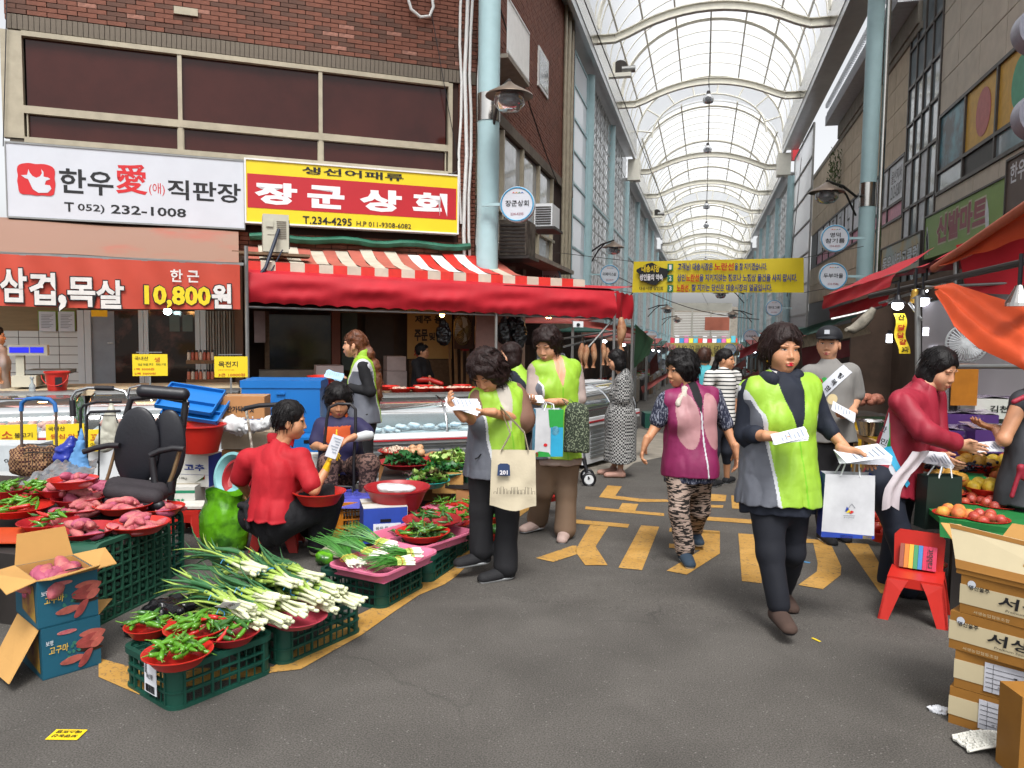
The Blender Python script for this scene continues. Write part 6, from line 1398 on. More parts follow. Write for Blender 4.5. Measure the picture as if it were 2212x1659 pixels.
soft('cloth_bundle','brown checked cloth bundle stuffed in the wire handcart','cloth',[(at_k(u,v,5.95),(.11,.12,.14))for u,v in((55,995),(80,1005),(105,1000))],M_chk,h=.018,amp=.02,f=8)
t=T('walker','walker frame with silver hoop handle behind the office chair','walking frame',gp(190,1130))
tubepx(t,'hoop',[(158,890),(155,860),(165,845),(190,838),(240,838),(270,846),(280,866),(281,884)],.012,M_chrome,5.5);tubepx(t,'grip',[(206,838),(245,839)],.018,M_blk,5.49)
tubepx(t,'frame_bar',[(174,930),(174,885),(180,876),(210,868),(262,868)],.010,M_blk,5.45);tubepx(t,'frame_bar',[(187,1040),(187,900),(195,890),(260,888)],.010,M_blk,5.4);tubepx(t,'leg',[(172,930),(182,1000),(190,1060)],.014,M_blk,5.5);tubepx(t,'grip',[(156,865),(158,900)],.02,M_blk,5.5);tubepx(t,'basket_wire',[(216,906),(218,898),(250,898),(254,914)],.004,M_blk,5.4);tubepx(t,'leg',[(215,915),(213,1040)],.006,M_blk,5.45)
soft('plastic_bag','white grocery bag with green print hanging on the walker','bag',[(at_k(u,v,5.7),r)for u,v,r in((238,925,(.07,.05,.14)),(240,880,(.02,.02,.08)),(225,955,(.08,.05,.08)))],mat('milky_bag','#b7b5a6',rough=.4,var=.1,bump=.3,bs=15),h=.014,amp=.006,f=16)
soft('blue_cloth','light blue cloth tied round the walker handle','cloth',[(at_k(u,v,5.3),r)for u,v,r in((176,940,(.02,.02,.06)),(174,965,(.035,.03,.05)),(170,990,(.07,.04,.06)),(168,1012,(.085,.045,.05)),(192,1030,(.03,.03,.07)))],mat('light_blue_cloth','#5484b4',rough=.8,var=.12,bump=.3,bs=20),h=.011,amp=.007,f=18)
soft('plastic_bag','shiny dark blue bag beside the wire handcart','bag',[(at_k(u,v,5.6),r)for u,v,r in((142,990,(.09,.08,.12)),(155,965,(.05,.05,.09)))],mat('dark_blue_bag','#22308a',rough=.22,var=.2,bump=.7,bs=14),h=.013,amp=.009,f=15)
t=kbox('carton','white steel maker carton at the left edge under the bulgogi poster','box',-60,68,962,1018,6.1,.3,mat('greyblue_carton','#b5bcc0',rough=.6));bl(t,'posco',M_tblack,.45,.45,.35,.2,rot=pi)
t=T('plastic_sheet','crumpled grey plastic sheet behind the sweet potato bowls','plastic sheet',gp(140,1060));mb=MB()
A_,B2,C_,D_=gp(15,1070,.47),gp(195,1045,.47),gp(215,1000,.52),gp(120,1010,.52)
mb.grid(lambda u,v:(A_*(1-u)+B2*u)*(1-v)+(D_*(1-u)+C_*u)*v+EZ*(.05*abs(vnoise(np.array([u*5,v*4,.3]),1,3))+.03*abs(vnoise(np.array([u*12,v*9,.3]),1,4))+.03*sin(pi*u)),40,26);t.part('sheet',mb,mat('grey_film','#6f7174',rough=.3,var=.3,vs=12,spec=.7),sm=60)
def stool(c,w,h,label,rz=0,ri=0):
 t=T('stool',label,'stool',c,rz);S=.85
 mb=MB();a,b_=w/2*.85,w/2;mb.add([(x*a,y*a,h)for x,y in((-1,-1),(1,-1),(1,1),(-1,1))]+[(x*a*1.03,y*a*1.03,h-.03)for x,y in((-1,-1),(1,-1),(1,1),(-1,1))],[(0,1,2,3)]+[(i,(i+1)%4,4+(i+1)%4,4+i)for i in range(4)]);t.part('seat',mb,M_redp,local=True)
 for(x,y)in((-1,-1),(1,-1),(1,1),(-1,1)):
  mb=MB();q=h-.03
  mb.prism([(x*a*1.03,y*a*1.03,q),(x*a*.45,y*a*1.03,q),(x*a*.5,y*b_,q*.62),(x*b_*.72,y*b_*1.05,0),(x*b_*1.08,y*b_*1.05,0)],(0,-y*.006,0));mb.prism([(x*a*1.03,y*a*1.03,q),(x*a*1.03,y*a*.45,q),(x*b_,y*a*.5,q*.62),(x*b_*1.05,y*b_*.72,0),(x*b_*1.08,y*b_*1.08,0)],(-x*.006,0,0));t.part('leg',mb,M_redp,local=True)
 for s in(-1,1):
  mb=MB();mb.box(-a*.6,a*.6,s*a*1.02,s*a*1.05,h-.09,h-.03);mb.box(s*a*1.02,s*a*1.05,-a*.6,a*.6,h-.09,h-.03);t.part('apron',mb,M_redp,local=True)
 return t
ca_=atan2(cr[1],cr[0])
p=gp(600,1182);stool(p,.30,.20,'red plastic stool under the seated woman in the red shirt',ca_+.1)
p=gp(420,1150);stool(p,.25,.19,'low red stool with white foam pad beside the green bag',ca_-.2);q=p+EZ*.2;mb=MB();mb.box(-.15,.12,-.1,.1,0,.018,fr4(q-cr*.02,cr,nrm(cf*[1,1,0]),EZ));mb.box(-.16,-.14,-.1,.1,-.09,.018,fr4(q-cr*.02,cr,nrm(cf*[1,1,0]),EZ));single('foam_pad',mb,mat('white_foam','#c9c8c0',rough=.8),'white foam pad folded over the low red stool','pad',loc=q)
g0=gp(487,1188);M_gbag=mat('lime_bag_film','#5fa21c',rough=.25,col2='#2c5a16',vs=5,mix=(.45,.6),bump=.6,bs=14,spec=.7);mb=MB();mb.smooth=True
def gbf(u,v):
 t=2*pi*u;q=np.array([cos(t)*2,sin(t)*2,v*3]);r=(.12+.035*sin(pi*min(1,v*1.15)))*(1+.10*vnoise(q,1.3,5)+.05*vnoise(q,3.4,6));r=r if v>.02 else r*.7
 return g0+RH0*r*cos(t)*1.05+CH0*r*sin(t)*.85+EZ*(.40*v+.02*sin(3*t)*v)
RH0,CH0=nrm(cr*[1,1,0]),nrm(cf*[1,1,0]);mb.grid(gbf,48,26);mb.grid(lambda u,v:gbf(u,.72)*(1-v)+(g0+EZ*.27)*v,24,3);single('plastic_bag',mb,M_gbag,'tall lime green plastic bag of vegetables beside the seated woman','bag',loc=g0)
for(u,v,r,m,l)in((500,1028,.16,mat('sky_blue_plastic','#7fb4b8',rough=.4),'pale blue rim basin leaning at the back'),(512,1035,.135,M_redp2,'dark red basin leaning in front of the pale blue one'),(520,1050,.12,mat('salmon_plastic','#c8696a',rough=.4),'salmon pink basin leaning nearest the red shirt')):
 c=at_k(u,v,5.45-.05*r*10);M=np.array(Matrix.Translation(c.tolist())@Matrix.Rotation(ca_-.5,4,'Z')@Matrix.Rotation(radians(78),4,'X'));t=T('basin',l,'basin',M=M);mb=MB();mb.lathe([(r*.6,-.08),(r*.95,0),(r*1.05,0),(r*1.05,.008),(r*.93,.008),(r*.6,-.07),(.001,-.07)],32);t.part('shell',mb,m,local=True,sm=40)
oc2,*_=(make_crate(.30,.30,.30,mat('orange_crate_plastic','#c0761c',rough=.5,var=.08),label='orange plastic crate under the blue film between the two seated women',loc=gp(748,1170)+np.array([0,.12,0]),rz=ca_+.35,top=False,cell=.022),);oc2.o['group']='orange crate'
q0=gp(748,1170)+np.array([0,.12,.31]);mb=MB(FR4:=fr4(q0,nrm(cr*[1,1,0]),nrm(cf*[1,1,0]),EZ));mb.grid(lambda u,v:((u-.5)*.52,(v-.5)*.42,.012*vnoise(np.array([u*6,v*5,1]),1,2)-.10*max(0,abs(u-.5)*2-.75)**1*2-.08*max(0,.2-v)*3),24,18);single('plastic_film',mb,mat('violet_blue_film','#4a4fa8',rough=.22,var=.3,vs=6,spec=.8,bump=.5,bs=14),'violet blue plastic film spread over the orange crate','plastic sheet',loc=q0,sm=60)
q1=q0+cr*.24-EZ*.09-cf*.18;soft('plastic_bag','blue and clear bag hanging off the film','bag',[(q1,(.04,.03,.05)),(q1-EZ*.08+cr*.02,(.05,.02,.07))],mat('blue_thin_film','#3f6fae',rough=.2,var=.3,spec=.8),h=.01,amp=.012,f=18)
t=T('hand_trolley','black folding trolley with tall loop handle before the crouching woman','trolley',gp(735,1130));tubepx(t,'loop_handle',[(692,1070),(697,1000),(706,905),(712,880),(730,872),(757,873),(768,884),(768,930),(764,1000),(765,1060)],.0115,M_blk,5.75);tubepx(t,'crossbar',[(690,1068),(715,1050),(760,1052),(765,1080),(765,1100)],.010,M_blk,5.7)
for u in(700,760):mb=MB();c=gp(u,1150,.05)+np.array([0,.3,0]);mb.cyl(c-cr*.015,c+cr*.015,.05,n=14);t.part('wheel',mb,M_black)
t=T('handcart','trolley handle with black foam grip and chipped white tube','cart',gp(560,1130));tubepx(t,'grip',[(527,888),(530,882),(560,876),(600,874)],.018,M_blk,5.8);tubepx(t,'leg',[(532,888),(540,935),(546,980),(550,1060)],.010,mat('chipped_white_tube','#b9b4a8',rough=.5,col2='#6a5c50',vs=30),5.8)
t=kbox('carton','white and crimson carton behind the yellow glove','box',638,690,990,1046,6.0,.28,M_wbox);mb=MB();mb.box(-t.w/2-.001,t.w/2+.001,-.003,0,0,t.h*.35);t.part('crimson_band',mb,M_redf,local=True);bl(t,'본업',M_tblack,0,.65,.4,.16);lid(t,M_wbox)
t=kbox('carton','blue carton with white handle label under the red basin','box',786,880,1096,1172,5.05,.28,mat('royal_blue_print','#24409a'),yaw=.28);lid(t,M_wbox);mb=MB();mb.box(t.w/2,t.w/2+.002,0,.28,0,t.h);t.part('white_side',mb,M_wbox,local=True);mb=MB();mb.box(-t.w*.28,t.w*.35,-.003,0,.01,t.h*.55);t.part('label_sheet',mb,M_paper,local=True)
bl(t,'품목 특 10kg',M_tblack,.05,.42,.5,.1);mb=MB();mb.box(-.035,.035,-.005,0,t.h*.6,t.h*.68);t.part('handle_hole',mb,M_black,local=True)
base,r,hh=bowl(858,1050,.23,138,'deep red basin with a clear bag beside the leafy greens',hh=.15,m=M_redp2,k=5.25)
bag('plastic_bag','clear white bag slumped in the deep red basin','bag',base+EZ*.14,.32,.09,mat('crumpled_film','#c9cacb'),seed=4,knots=False)
t=kbox('carton','brown carton wrapped in film under the teal dish','box',934,1000,1022,1066,5.9,.2,M_card);lid(t,M_card)
t=kbox('carton','flat brown carton standing on the road beside the black trousers','box',985,1040,1060,1108,5.9,.2,M_card2);lid(t,M_card2)
t=lathe_at('tub','dark green tub under the pale greens','tub',at_k(1018,1062,6.1),[(.09,0),(.12,.19),(.13,.19),(.13,.2),(.1,.2)],mat('forest_plastic','#12402f',rough=.4))
soft('plastic_bag','black plastic bag behind the bunches of scallions','bag',[(gp(860,1165,.06),(.1,.08,.07)),(gp(835,1172,.04),(.06,.05,.05))],M_bagb,h=.012,amp=.015,f=12)
soft('plastic_bag','black bag spread behind the chili crate','bag',[(gp(330,1360,.02),(.2,.1,.03)),(gp(350,1320,.05),(.12,.1,.05)),(gp(400,1300,.04),(.12,.1,.04))],M_bagb,h=.014,amp=.02,f=10)
soft('plastic_bag','bright green bag behind the pink basket','bag',[(gp(700,1205,.05),(.07,.06,.06)),(gp(790,1140,.1),(.06,.05,.05))],M_gbag,h=.012,amp=.015,f=12)
# - right side stalls
p=gp(1500,0)if 0 else None
XS=1.62
def xb(name,label,cat,x0,x1,y0,y1,z0,z1,m,part='body',**k):mb=MB();mb.box(x0,x1,y0,y1,z0,z1);t=T(name,label,cat,((x0+x1)/2,(y0+y1)/2,z0),**k);t.part(part,mb,m);return t
def sheet(t,nm,P,m,sag=.02,nu=14,nv=8,frill=0):
 A,B_,C_,D_=[np.asarray(q,float)for q in P];n_=nrm(np.cross(B_-A,D_-A));mb=MB()
 mb.grid(lambda u,v:(A*(1-u)+B_*u)*(1-v)+(D_*(1-u)+C_*u)*v+n_*(sag*sin(pi*u)*sin(pi*v)+.008*sin(u*15+v*6)+frill*abs(sin(u*30))*v),nu,nv);return t.part(nm,mb,m,sm=60)
t=T('awning','red awning jutting over the lane in front of the right blue column','awning',at_k(1900,640,9))
sheet(t,'valance',[at_k(1778,640,10.5),at_k(1935,590,7.6),at_k(1920,620,7.6),at_k(1777,668,10.5)],M_awn,.02);sheet(t,'top',[at_k(1778,640,10.5),at_k(1935,590,7.6),at_k(2020,535,8.4),at_k(1900,590,11.2)],M_awn,.03)
t=T('awning','second red awning under the first, with grey rolled tarpaulin end','awning',at_k(1880,670,8.6));sheet(t,'valance',[at_k(1790,668,10.6),at_k(1925,628,8),at_k(1915,660,8),at_k(1795,692,10.6)],M_awn);
mb=MB();mb.tube([at_k(u,v,8.2)for u,v in((1795,690),(1850,678),(1900,664),(1922,655))],.016,6);t.part('bar',mb,M_galv)
mb=MB();mb.tube([at_k(u,v,7.8+.05*sin(u))for u,v in((1828,712),(1842,712),(1860,700),(1875,684),(1888,666))],[.02,.05,.06,.055,.03],8);single('rolled_tarpaulin',mb,mat('dirty_tarp','#8a8478',rough=.8,var=.3,vs=14,bump=.6,bs=20),'dirty grey rolled tarpaulin tied under the red awning','tarpaulin',loc=at_k(1880,700,7.8),sm=60)
t=T('awning','dark red canopy sheets over the fruit stall at the right edge','awning',at_k(2150,560,5));
sheet(t,'roof_sheet',[at_k(1925,600,7.8),at_k(2030,560,6.2),at_k(2260,420,5.2),at_k(2260,560,7)],M_awn);sheet(t,'hanging_sheet',[at_k(2065,530,6.2),at_k(2260,470,5.6),at_k(2260,640,5.6),at_k(2090,632,6.2)],M_awn,.05)
t=T('orange_tarpaulin','orange tarpaulin rolled over the canopy pole at the upper right','tarpaulin',at_k(2100,500,5));sheet(t,'sheet',[at_k(2018,582,5.6),at_k(2260,425,4.2),at_k(2260,500,4.3),at_k(2030,575,5.4)],M_tarp,.02);mb=MB();mb.cyl(at_k(2018,580,5.6),at_k(2260,415,4.1),.03,n=10);t.part('roll',mb,mat('faded_orange_roll','#a35a44',rough=.7,bump=.3,bs=10),sm=60)
t=T('orange_tarpaulin','lower orange tarpaulin sagging down beside the white fan','tarpaulin',at_k(2120,700,4.6))
P_=[at_k(2012,620,5.3),at_k(2060,610,5.1),at_k(2130,640,4.8),at_k(2210,668,4.5),at_k(2300,690,4.3)];Q_=[at_k(2016,634,5.2),at_k(2056,705,4.8),at_k(2115,752,4.55),at_k(2190,790,4.3),at_k(2290,850,4.2)]
def lerpP(P,u):x=u*(len(P)-1);i=min(int(x),len(P)-2);return P[i]*(1-(x-i))+P[i+1]*(x-i)
mb=MB();mb.grid(lambda u,v:lerpP(P_,u)*(1-v)+lerpP(Q_,u)*v-cf*(.05*sin(v*7+u*3)*u+.025*sin(v*15-u*8)+.06*sin(pi*v)),36,18);t.part('sheet',mb,M_tarp,sm=70)
fr2=T('stall_frame','grey pipe frame holding lamps and canopy of the fruit stall','frame',gp(2000,1250)+np.array([.3,.5,0]))
for(a,c,r)in(((1880,640,7.6),(2240,560,5.0),.025),((1900,655,7.4),(2040,612,6.2),.012),((1982,640,6.0),(1985,1080,6.0),.022),((2060,760,5.9),(2058,960,5.9),.03),((1965,655,6.4),(1990,690,5.9),.012),((1990,792,5.8),(2260,792,5.0),.018),((2065,540,6.3),(2065,620,6.3),.02),((2000,620,6.4),(2220,610,5.8),.012)):
 mb=MB();mb.cyl(at_k(*a),at_k(*c),r,n=10);fr2.part('bar',mb,M_galv if r<.025 else M_dark)
for i,(u,v,k,r,lab)in enumerate(((1939,660,6.6,.048,'round bright bulb above the yellow ribbon sign'),(1992,650,6.3,.055,'larger round bright bulb right of the ribbon sign'),(1975,637,6.8,.03,'flat bright bulb seen behind the larger one'),(2000,628,6.9,.018,'small bright bulb above the larger one'))):
 q=at_k(u,v,k);t=T('shop_lamp',lab,'lamp',q);mb=MB();mb.ball(q,r,14,(1,1,.8));t.part('bulb',mb,mat('cold_bulb','#ffffff',emit=9,ecol='#eef4ff'));mb=MB();mb.lathe([(.02,.09),(.035,.05),(r*1.5,.02)],14,q);mb.cyl(q+EZ*.08,q+EZ*.2,.01,n=6);t.part('shade',mb,M_black)
for(u,v,k,lab)in((2000,716,8.5,'upright white tube lamp behind the fan frame'),(1921,731,8.5,'upright white tube lamp left of the ribbon sign')):
 q=at_k(u,v,k);t=T('shop_lamp',lab,'lamp',q);mb=MB();mb.cyl(q-EZ*.045,q+EZ*.045,.03,n=12);t.part('bulb',mb,mat('cold_bulb','#ffffff'));mb=MB();mb.cyl(q+EZ*.045,q+EZ*.09,.02,n=8);t.part('holder',mb,M_black)
for(u,v,k,r,lab)in((2200,662,4.4,.07,'metal shade lamp glowing at the right edge'),(1976,655+0,6.0+.6,.04,'small brass shade lamp by the pipe frame')):
 q=at_k(u,v,k);t=T('shop_lamp',lab,'lamp',q);mb=MB();mb.lathe([(.02,.12),(.03,.1),(r,.02),(r*1.02,0)],20,q);t.part('shade',mb,M_steel if r>.05 else mat('gold_shade','#b08a3c'));mb=MB();mb.lathe([(r*.9,.006),(.001,.004)],20,q);t.part('bulb',mb,mat('warm_disc','#fff0d8',emit=8,ecol='#ffe6c0'));mb=MB();mb.cyl(q+EZ*.12,q+EZ*.3,.012,n=6);t.part('cord',mb,M_black)
q=at_k(1943,720,6.55);t=T('ribbon_sign','narrow yellow hanging sign with red and black letters under the bulbs','sign',q);w=.048
a_,b_=at_k(1930,677,6.6),at_k(1965,764,6.5);cx=nrm(cr*[1,1,0]);mb=MB();mb.grid(lambda u,v:a_*(1-v)+(b_-cx*.10)*v+cx*(u*.095+.008*sin(v*8))-cf*.012*sin(v*9),4,14);t.part('ribbon',mb,M_yelc,sm=60)
for i,(s,m)in enumerate((('산',M_tblack),('닭',M_tred),('달',M_tred),('걀',M_tred),('3마',M_tblack))[:5]):
 v=(.1,.36,.55,.72,.9)[i];c=a_*(1-v)+(b_-cx*.10)*v+cx*(.048+.008*sin(v*8))-cf*(.012*sin(v*9)+.012);letter(t,s,m,c,cx,EZ,.06,.05,bold=.03)
fan(at_k(2089,741,5.75),nrm(-cf*[1,1,0]-cr*.5),.138,'white electric fan facing out under the orange tarpaulin')
t=T('clear_curtain','clear plastic curtain hanging behind the fruit stall','curtain',at_k(2100,950,6.2));A,B_,C_,D_=at_k(1993,655,6.3),at_k(2320,600,5.9),at_k(2320,960,5.9),at_k(1990,985,6.3);sheet(t,'sheet',[A,B_,C_,D_],glassy('hazy_plastic','#b0aaae',.38,.15),.02,24,10)
t=kbox('hanging_board','orange brown board hanging below the fan','board',2053,2110,786,876,5.75,.006,mat('amber_board','#a8691c',rough=.5,var=.15));
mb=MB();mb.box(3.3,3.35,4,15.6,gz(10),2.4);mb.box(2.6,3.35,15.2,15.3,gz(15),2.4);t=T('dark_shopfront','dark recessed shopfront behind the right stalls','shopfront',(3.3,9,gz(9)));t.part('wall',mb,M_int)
for y in(5,6.6,8.2,9.8,11.4,13):mb=MB();mb.box(3.22,3.3,y,y+.08,gz(10),2.3);t.part('post',mb,M_dark)
mb=MB()
for i in range(5):mb=MB();mb.box(3.26,3.29,5.3+i*1.6,6.4+i*1.6,-.1,2.0);t.part('pane',mb,mat('shop_dark_glass','#3a4044',rough=.1,var=.3))
M_yskirt=mat('yellow_printed_skirt','#d6a81e',rough=.6,col2='#c23a2c',vs=9,mix=(.68,.7))
t=kbox('butcher_stall','metal topped meat stall with yellow printed skirt behind the young man','stall',1835,1905,905,1010,7.2,.5,M_yskirt,part='skirt');mb=MB();mb.box(-t.w/2-.05,t.w/2+.1,-.03,.5,t.h,t.h+.03);t.part('steel_top',mb,M_steel,local=True)
for i in range(14):q=at_k(1862+random.uniform(-30,36),866+random.uniform(-8,3),7.4);mb=MB();mb.ball(q,.055,8,(1.2,.9,.8),euler4(0,0,i));single('meat_cut',mb,mat('pale_chicken','#c9826a',rough=.5,var=.15),'pale pink meat piece on the steel stall behind the young man','meat',loc=q,sm=60,group='meat on the steel stall')
t=T('wooden_trestle','light wooden trestle with steel pot in front of the meat stall','trestle',gp(1880,1180)+np.array([0,1.0,0]))
for(a,c)in(((1843,936,6.5),(1912,965,5.9)),((1847,940,6.5),(1847,1090,6.5)),((1868,950,6.3),(1868,1110,6.3)),((1905,960,6.0),(1905,1120,6.0)),((1843,936,6.5),(1925,925,6.9))):mb=MB();mb.beam(at_k(*a),at_k(*c),.035);t.part('timber',mb,mat('light_timber','#a8865a',rough=.7,var=.1,vs=4))
mb=MB();q=at_k(1882,940,6.25);mb.lathe([(.09,0),(.12,.12),(.13,.12),(.11,.11),(.08,.01)],24,q);single('pot',mb,M_steel,'steel bowl on the wooden trestle','pot',loc=q,sm=50)
g0=gz(5);ft=T('fruit_stall','fruit stall table covered with green cloth on the right','table',(2.1,4.9,g0))
A=gp(2000,1215,.0);mb=MB();top=[at_k(2010,1080,4.75),at_k(2070,1160,4.3),at_k(2330,1190,4.0),at_k(2330,1040,5.2)]
zt_=.52;top=[at_z(1990,1085,zt_),at_z(2030,1118,zt_),at_z(2400,1175,zt_),at_z(2400,1000,zt_),at_z(2060,985,zt_)];mb.prism(top,(0,0,-.03));ft.part('table_top',mb,mat('green_cloth','#126b30',rough=.7,var=.15,bump=.2,bs=15))
mb=MB();a,c=top[1],top[2];mb.grid(lambda u,v:a*(1-u)+c*u-EZ*(.03+.07*v)+np.array([.01*sin(u*30),-.02*v,0]),20,3);ft.part('cloth_edge',mb,mat('green_cloth','#17803a'),sm=60)
for(x,y)in((top[1][0]+.1,top[1][1]+.1),(top[4][0]+.1,top[4][1]-.1),(top[2][0]-.1,top[2][1]+.1)):mb=MB();mb.box(x,x+.05,y,y+.05,gz(y),zt_-.03);ft.part('leg',mb,M_dark)
FR_M={'pear':mat('pear_skin','#b98a35',rough=.45,var=.12,vs=12),'peach':mat('peach_skin','#c2603a',rough=.6,col2='#c99a3c',vs=9,mix=(.4,.65)),'plum':mat('nectarine_skin','#a03a34',rough=.4,col2='#b4563a',vs=9),'melon':mat('yellow_melon','#d4b43a',rough=.4,var=.12,vs=6),'apple':mat('apple_skin','#b0342a',rough=.3,col2='#c79a3a',vs=7,mix=(.5,.75)),'mango':mat('green_red_mango','#6f8a34',rough=.4,col2='#a8483a',vs=5),'grape':mat('black_grape','#17172a',rough=.3,var=.3,vs=30)}
def fruit_me(k,r):
 mb=MB();mb.smooth=True;mb.lathe([(.001,r*.75),(r*.25,r*.82),(r*.7,r*.7),(r*.98,r*.15),(r*.95,-.2*r),(r*.6,-r*.75),(r*.2,-r*.85),(.001,-r*.8)],12);me=mb.mesh(k);me.materials.append(FR_M[k]);return me
FM={k:fruit_me(k,r)for k,r in(('pear',.045),('peach',.036),('plum',.03),('melon',.042),('apple',.045),('mango',.042),('grape',.011))}
FNAME={'pear':'pear','peach':'peach','plum':'nectarine','melon':'yellow melon','apple':'apple','mango':'green red mango','grape':'grape'}
def fruits(c,r,n,kind,label,sc=1.0,mound=.04):
 for i in range(n):
  a=i*2.4;q=r*sqrt((i+.5)/n)*.85;z=.03+mound*(1-(q/r)**2)
  M=Matrix.Translation((c[0]+q*cos(a),c[1]+q*sin(a),c[2]+z))@Matrix.Rotation(random.random()*3,4,'X')@Matrix.Rotation(random.random()*6,4,'Z')@Matrix.Scale(sc*random.uniform(.92,1.08),4)
  o=bpy.data.objects.new(FNAME[kind].replace(' ','_'),FM[kind]);COL.objects.link(o);o.matrix_world=M;o['label']=label;o['category']=FNAME[kind];o['group']=label
for(u,v,w,kind,n,h,lab)in((2035,1058,96,'peach',8,.57,'in the left dish of the fruit stall'),(2090,1078,90,'plum',9,.53,'in the front left dish on green cloth'),(2155,1088,92,'plum',9,.53,'in the front right dish by the apron'),(2062,1108,84,'peach',7,.53,'in the dish nearest the pear cartons'),(2130,1118,90,'plum',8,.53,'in the dish right above the pear cartons'),(2130,1052,84,'melon',6,.60,'beside the grapes in the middle'),(2175,1030,84,'peach',7,.64,'at the right behind the apron strings'),(2045,1030,80,'pear',6,.64,'behind the peaches'),(2105,1000,90,'pear',6,.70,'at the back centre of the stall'),(2160,1000,80,'melon',6,.70,'at the back right of the stall'),(2020,1000,80,'melon',6,.70,'at the back left by the leaflets'),(2200,990,80,'apple',5,.72,'at the back right edge')):
 p=at_z(u,v,h);base,r,hh=bowl(0,0,0,w,f'red dish of {FNAME[kind]}s {lab}',hh=.05,p=p,group='red dishes on the fruit stall');fruits(base,r*.85,n,kind,f'{FNAME[kind]} {lab}',1.0)
for(u,v,h,lab)in((2020,1012,.68,'left'),(2090,1015,.67,'middle'),(2118,1008,.69,'right'),(2060,1008,.68,'centre left')):
 p=at_z(u,v,h);mb=MB();mb.smooth=True
 for i in range(55):q=np.array([random.gauss(0,.04),random.gauss(0,.025),abs(random.gauss(0,.012))]);mb.ball(p+q,.011,6)
 single('grape_bunch',mb,FR_M['grape'],f'bunch of black grapes on white paper, {lab} one on the fruit stall','grapes',loc=p)
p=at_z(2085,968,.78);o=bpy.data.objects.new('apple',FM['apple']);COL.objects.link(o);o.location=p;o.scale=(1.3,)*3;o['label']='single big red apple on top of the purple grape carton';o['category']='apple'
M_pur=mat('purple_carton','#4a2a6a',rough=.5,col2='#b9b0c0',vs=3,mix=(.5,.62));M_film2=mat('shiny_purple_wrap','#8f8594',rough=.15,col2='#3c2a4a',vs=9,mix=(.45,.6),spec=.8)
for(u0,u1,v0,v1,k,d,y_,lab,s)in((2010,2120,930,975,5.4,.3,.35,'purple grape carton wrapped in film, lower left one',None),(2040,2150,895,935,5.7,.3,.35,'purple grape carton wrapped in film, middle one',None),(2110,2215,862,905,5.9,.3,.3,'white and purple grape carton with black lettering','김천'),(2110,2230,930,980,5.2,.3,.3,'purple grape carton behind the apron',None),(2000,2080,965,992,5.1,.2,.2,'white carton with olive print among the fruit',None)):
 t=kbox('carton',lab,'box',u0,u1,v0,v1,k,d,M_pur if s is None else M_wbox,yaw=-y_*.6);mb=MB();mb.grid(lambda u,v:((u-.5)*t.w,v*d,t.h+.012+.012*vnoise(np.array([u*6,v*6,k]),1,3)),12,8);t.part('film_top',mb,M_film2,local=True,sm=60)
 if s:bl(t,s,M_tblack,-.1,.5,.35,.35,bold=.02)
for(u,v,w,kind,n,lab)in((1910,1128,70,'apple',4,'on the road behind the paper bag'),(1900,1100,60,'apple',4,'on a box behind the paper bag'),(1992,1150,60,'mango',4,'low behind the red chair'),(1995,1195,90,'melon',7,'low behind the back of the red chair')):
 p=gp(u,v+18,.22 if v<1140 else .1);base,r,hh=bowl(0,0,0,w,f'red bowl of {FNAME[kind]}s {lab}',hh=.07,p=p,group='fruit bowls near the road');fruits(base+EZ*.02,r*.85,n,kind,f'{FNAME[kind]} {lab}',.95)
t=kbox('price_card','white handwritten card leaning by the fruit bowls','price card',1882,1912,1048,1098,4.9,.003,M_paper,yaw=.4);bl(t,'1바구니',M_mk,0,.6,.7,.2,rot=.3);bl(t,'5000',M_mk,0,.3,.6,.2,rot=.3)
rc_=gp(1975,1330);yaw_=ca_-.55+pi;t=T('chair','red plastic chair standing beside the pear cartons','chair',rc_,yaw_)
t.M=fr4(rc_,nrm(np.array([cos(yaw_),sin(yaw_),0])),nrm(np.array([-sin(yaw_),cos(yaw_),0])),EZ);sw,sd,sh,bh=.27,.26,.23,.43
mb=MB();P=[(-.11,0,sh),(-.13,0,bh-.05),(-.12,0,bh),(0,.0,bh+.015),(.12,0,bh),(.13,0,bh-.05),(.11,0,sh)]
mb.prism([(x,-.13-(z-sh)*.12,z)for x,y,z in[(-.12,0,sh),(-.125,0,bh-.03),(-.10,0,bh),(.10,0,bh),(.125,0,bh-.03),(.12,0,sh)]],(0,.012,0));t.part('backrest',mb,M_redp,local=True)
mb=MB();mb.prism([(x,-.13-(z-sh)*.12-.001,z)for x,z in[(-.035,bh-.05),(-.03,bh-.025),(.03,bh-.025),(.035,bh-.05)]],(0,-.002,0));t.part('handle_hole',mb,M_dark,local=True)
mb=MB();mb.box(-.13,.13,-.13,.12,sh-.012,sh);mb.box(-.125,.125,.11,.12,sh-.05,sh-.012);t.part('seat',mb,M_redp,local=True)
for x,y in((-1,-1),(1,-1),(1,1),(-1,1)):
 mb=MB();mb.prism([(x*.13,y*.125,sh-.01),(x*.03,y*.125,sh-.01),(x*.06,y*.14,sh*.7),(x*.115,y*.165,0),(x*.165,y*.165,0)],(0,-y*.01,0));mb.prism([(x*.13,y*.125,sh-.01),(x*.13,y*.03,sh-.01),(x*.145,y*.06,sh*.7),(x*.165,y*.115,0),(x*.165,y*.165,0)],(-x*.01,0,0));t.part('leg',mb,M_redp,local=True)
M_=rotz(yaw_,rc_)@np.array(Matrix.Translation((0.0,-.07,sh+.005))@Matrix.Rotation(pi,4,'Z')@Matrix.Rotation(radians(66),4,'X'));t=T('picture_book','colourful striped cushion pack leaning on the red chair','book',M=M_)
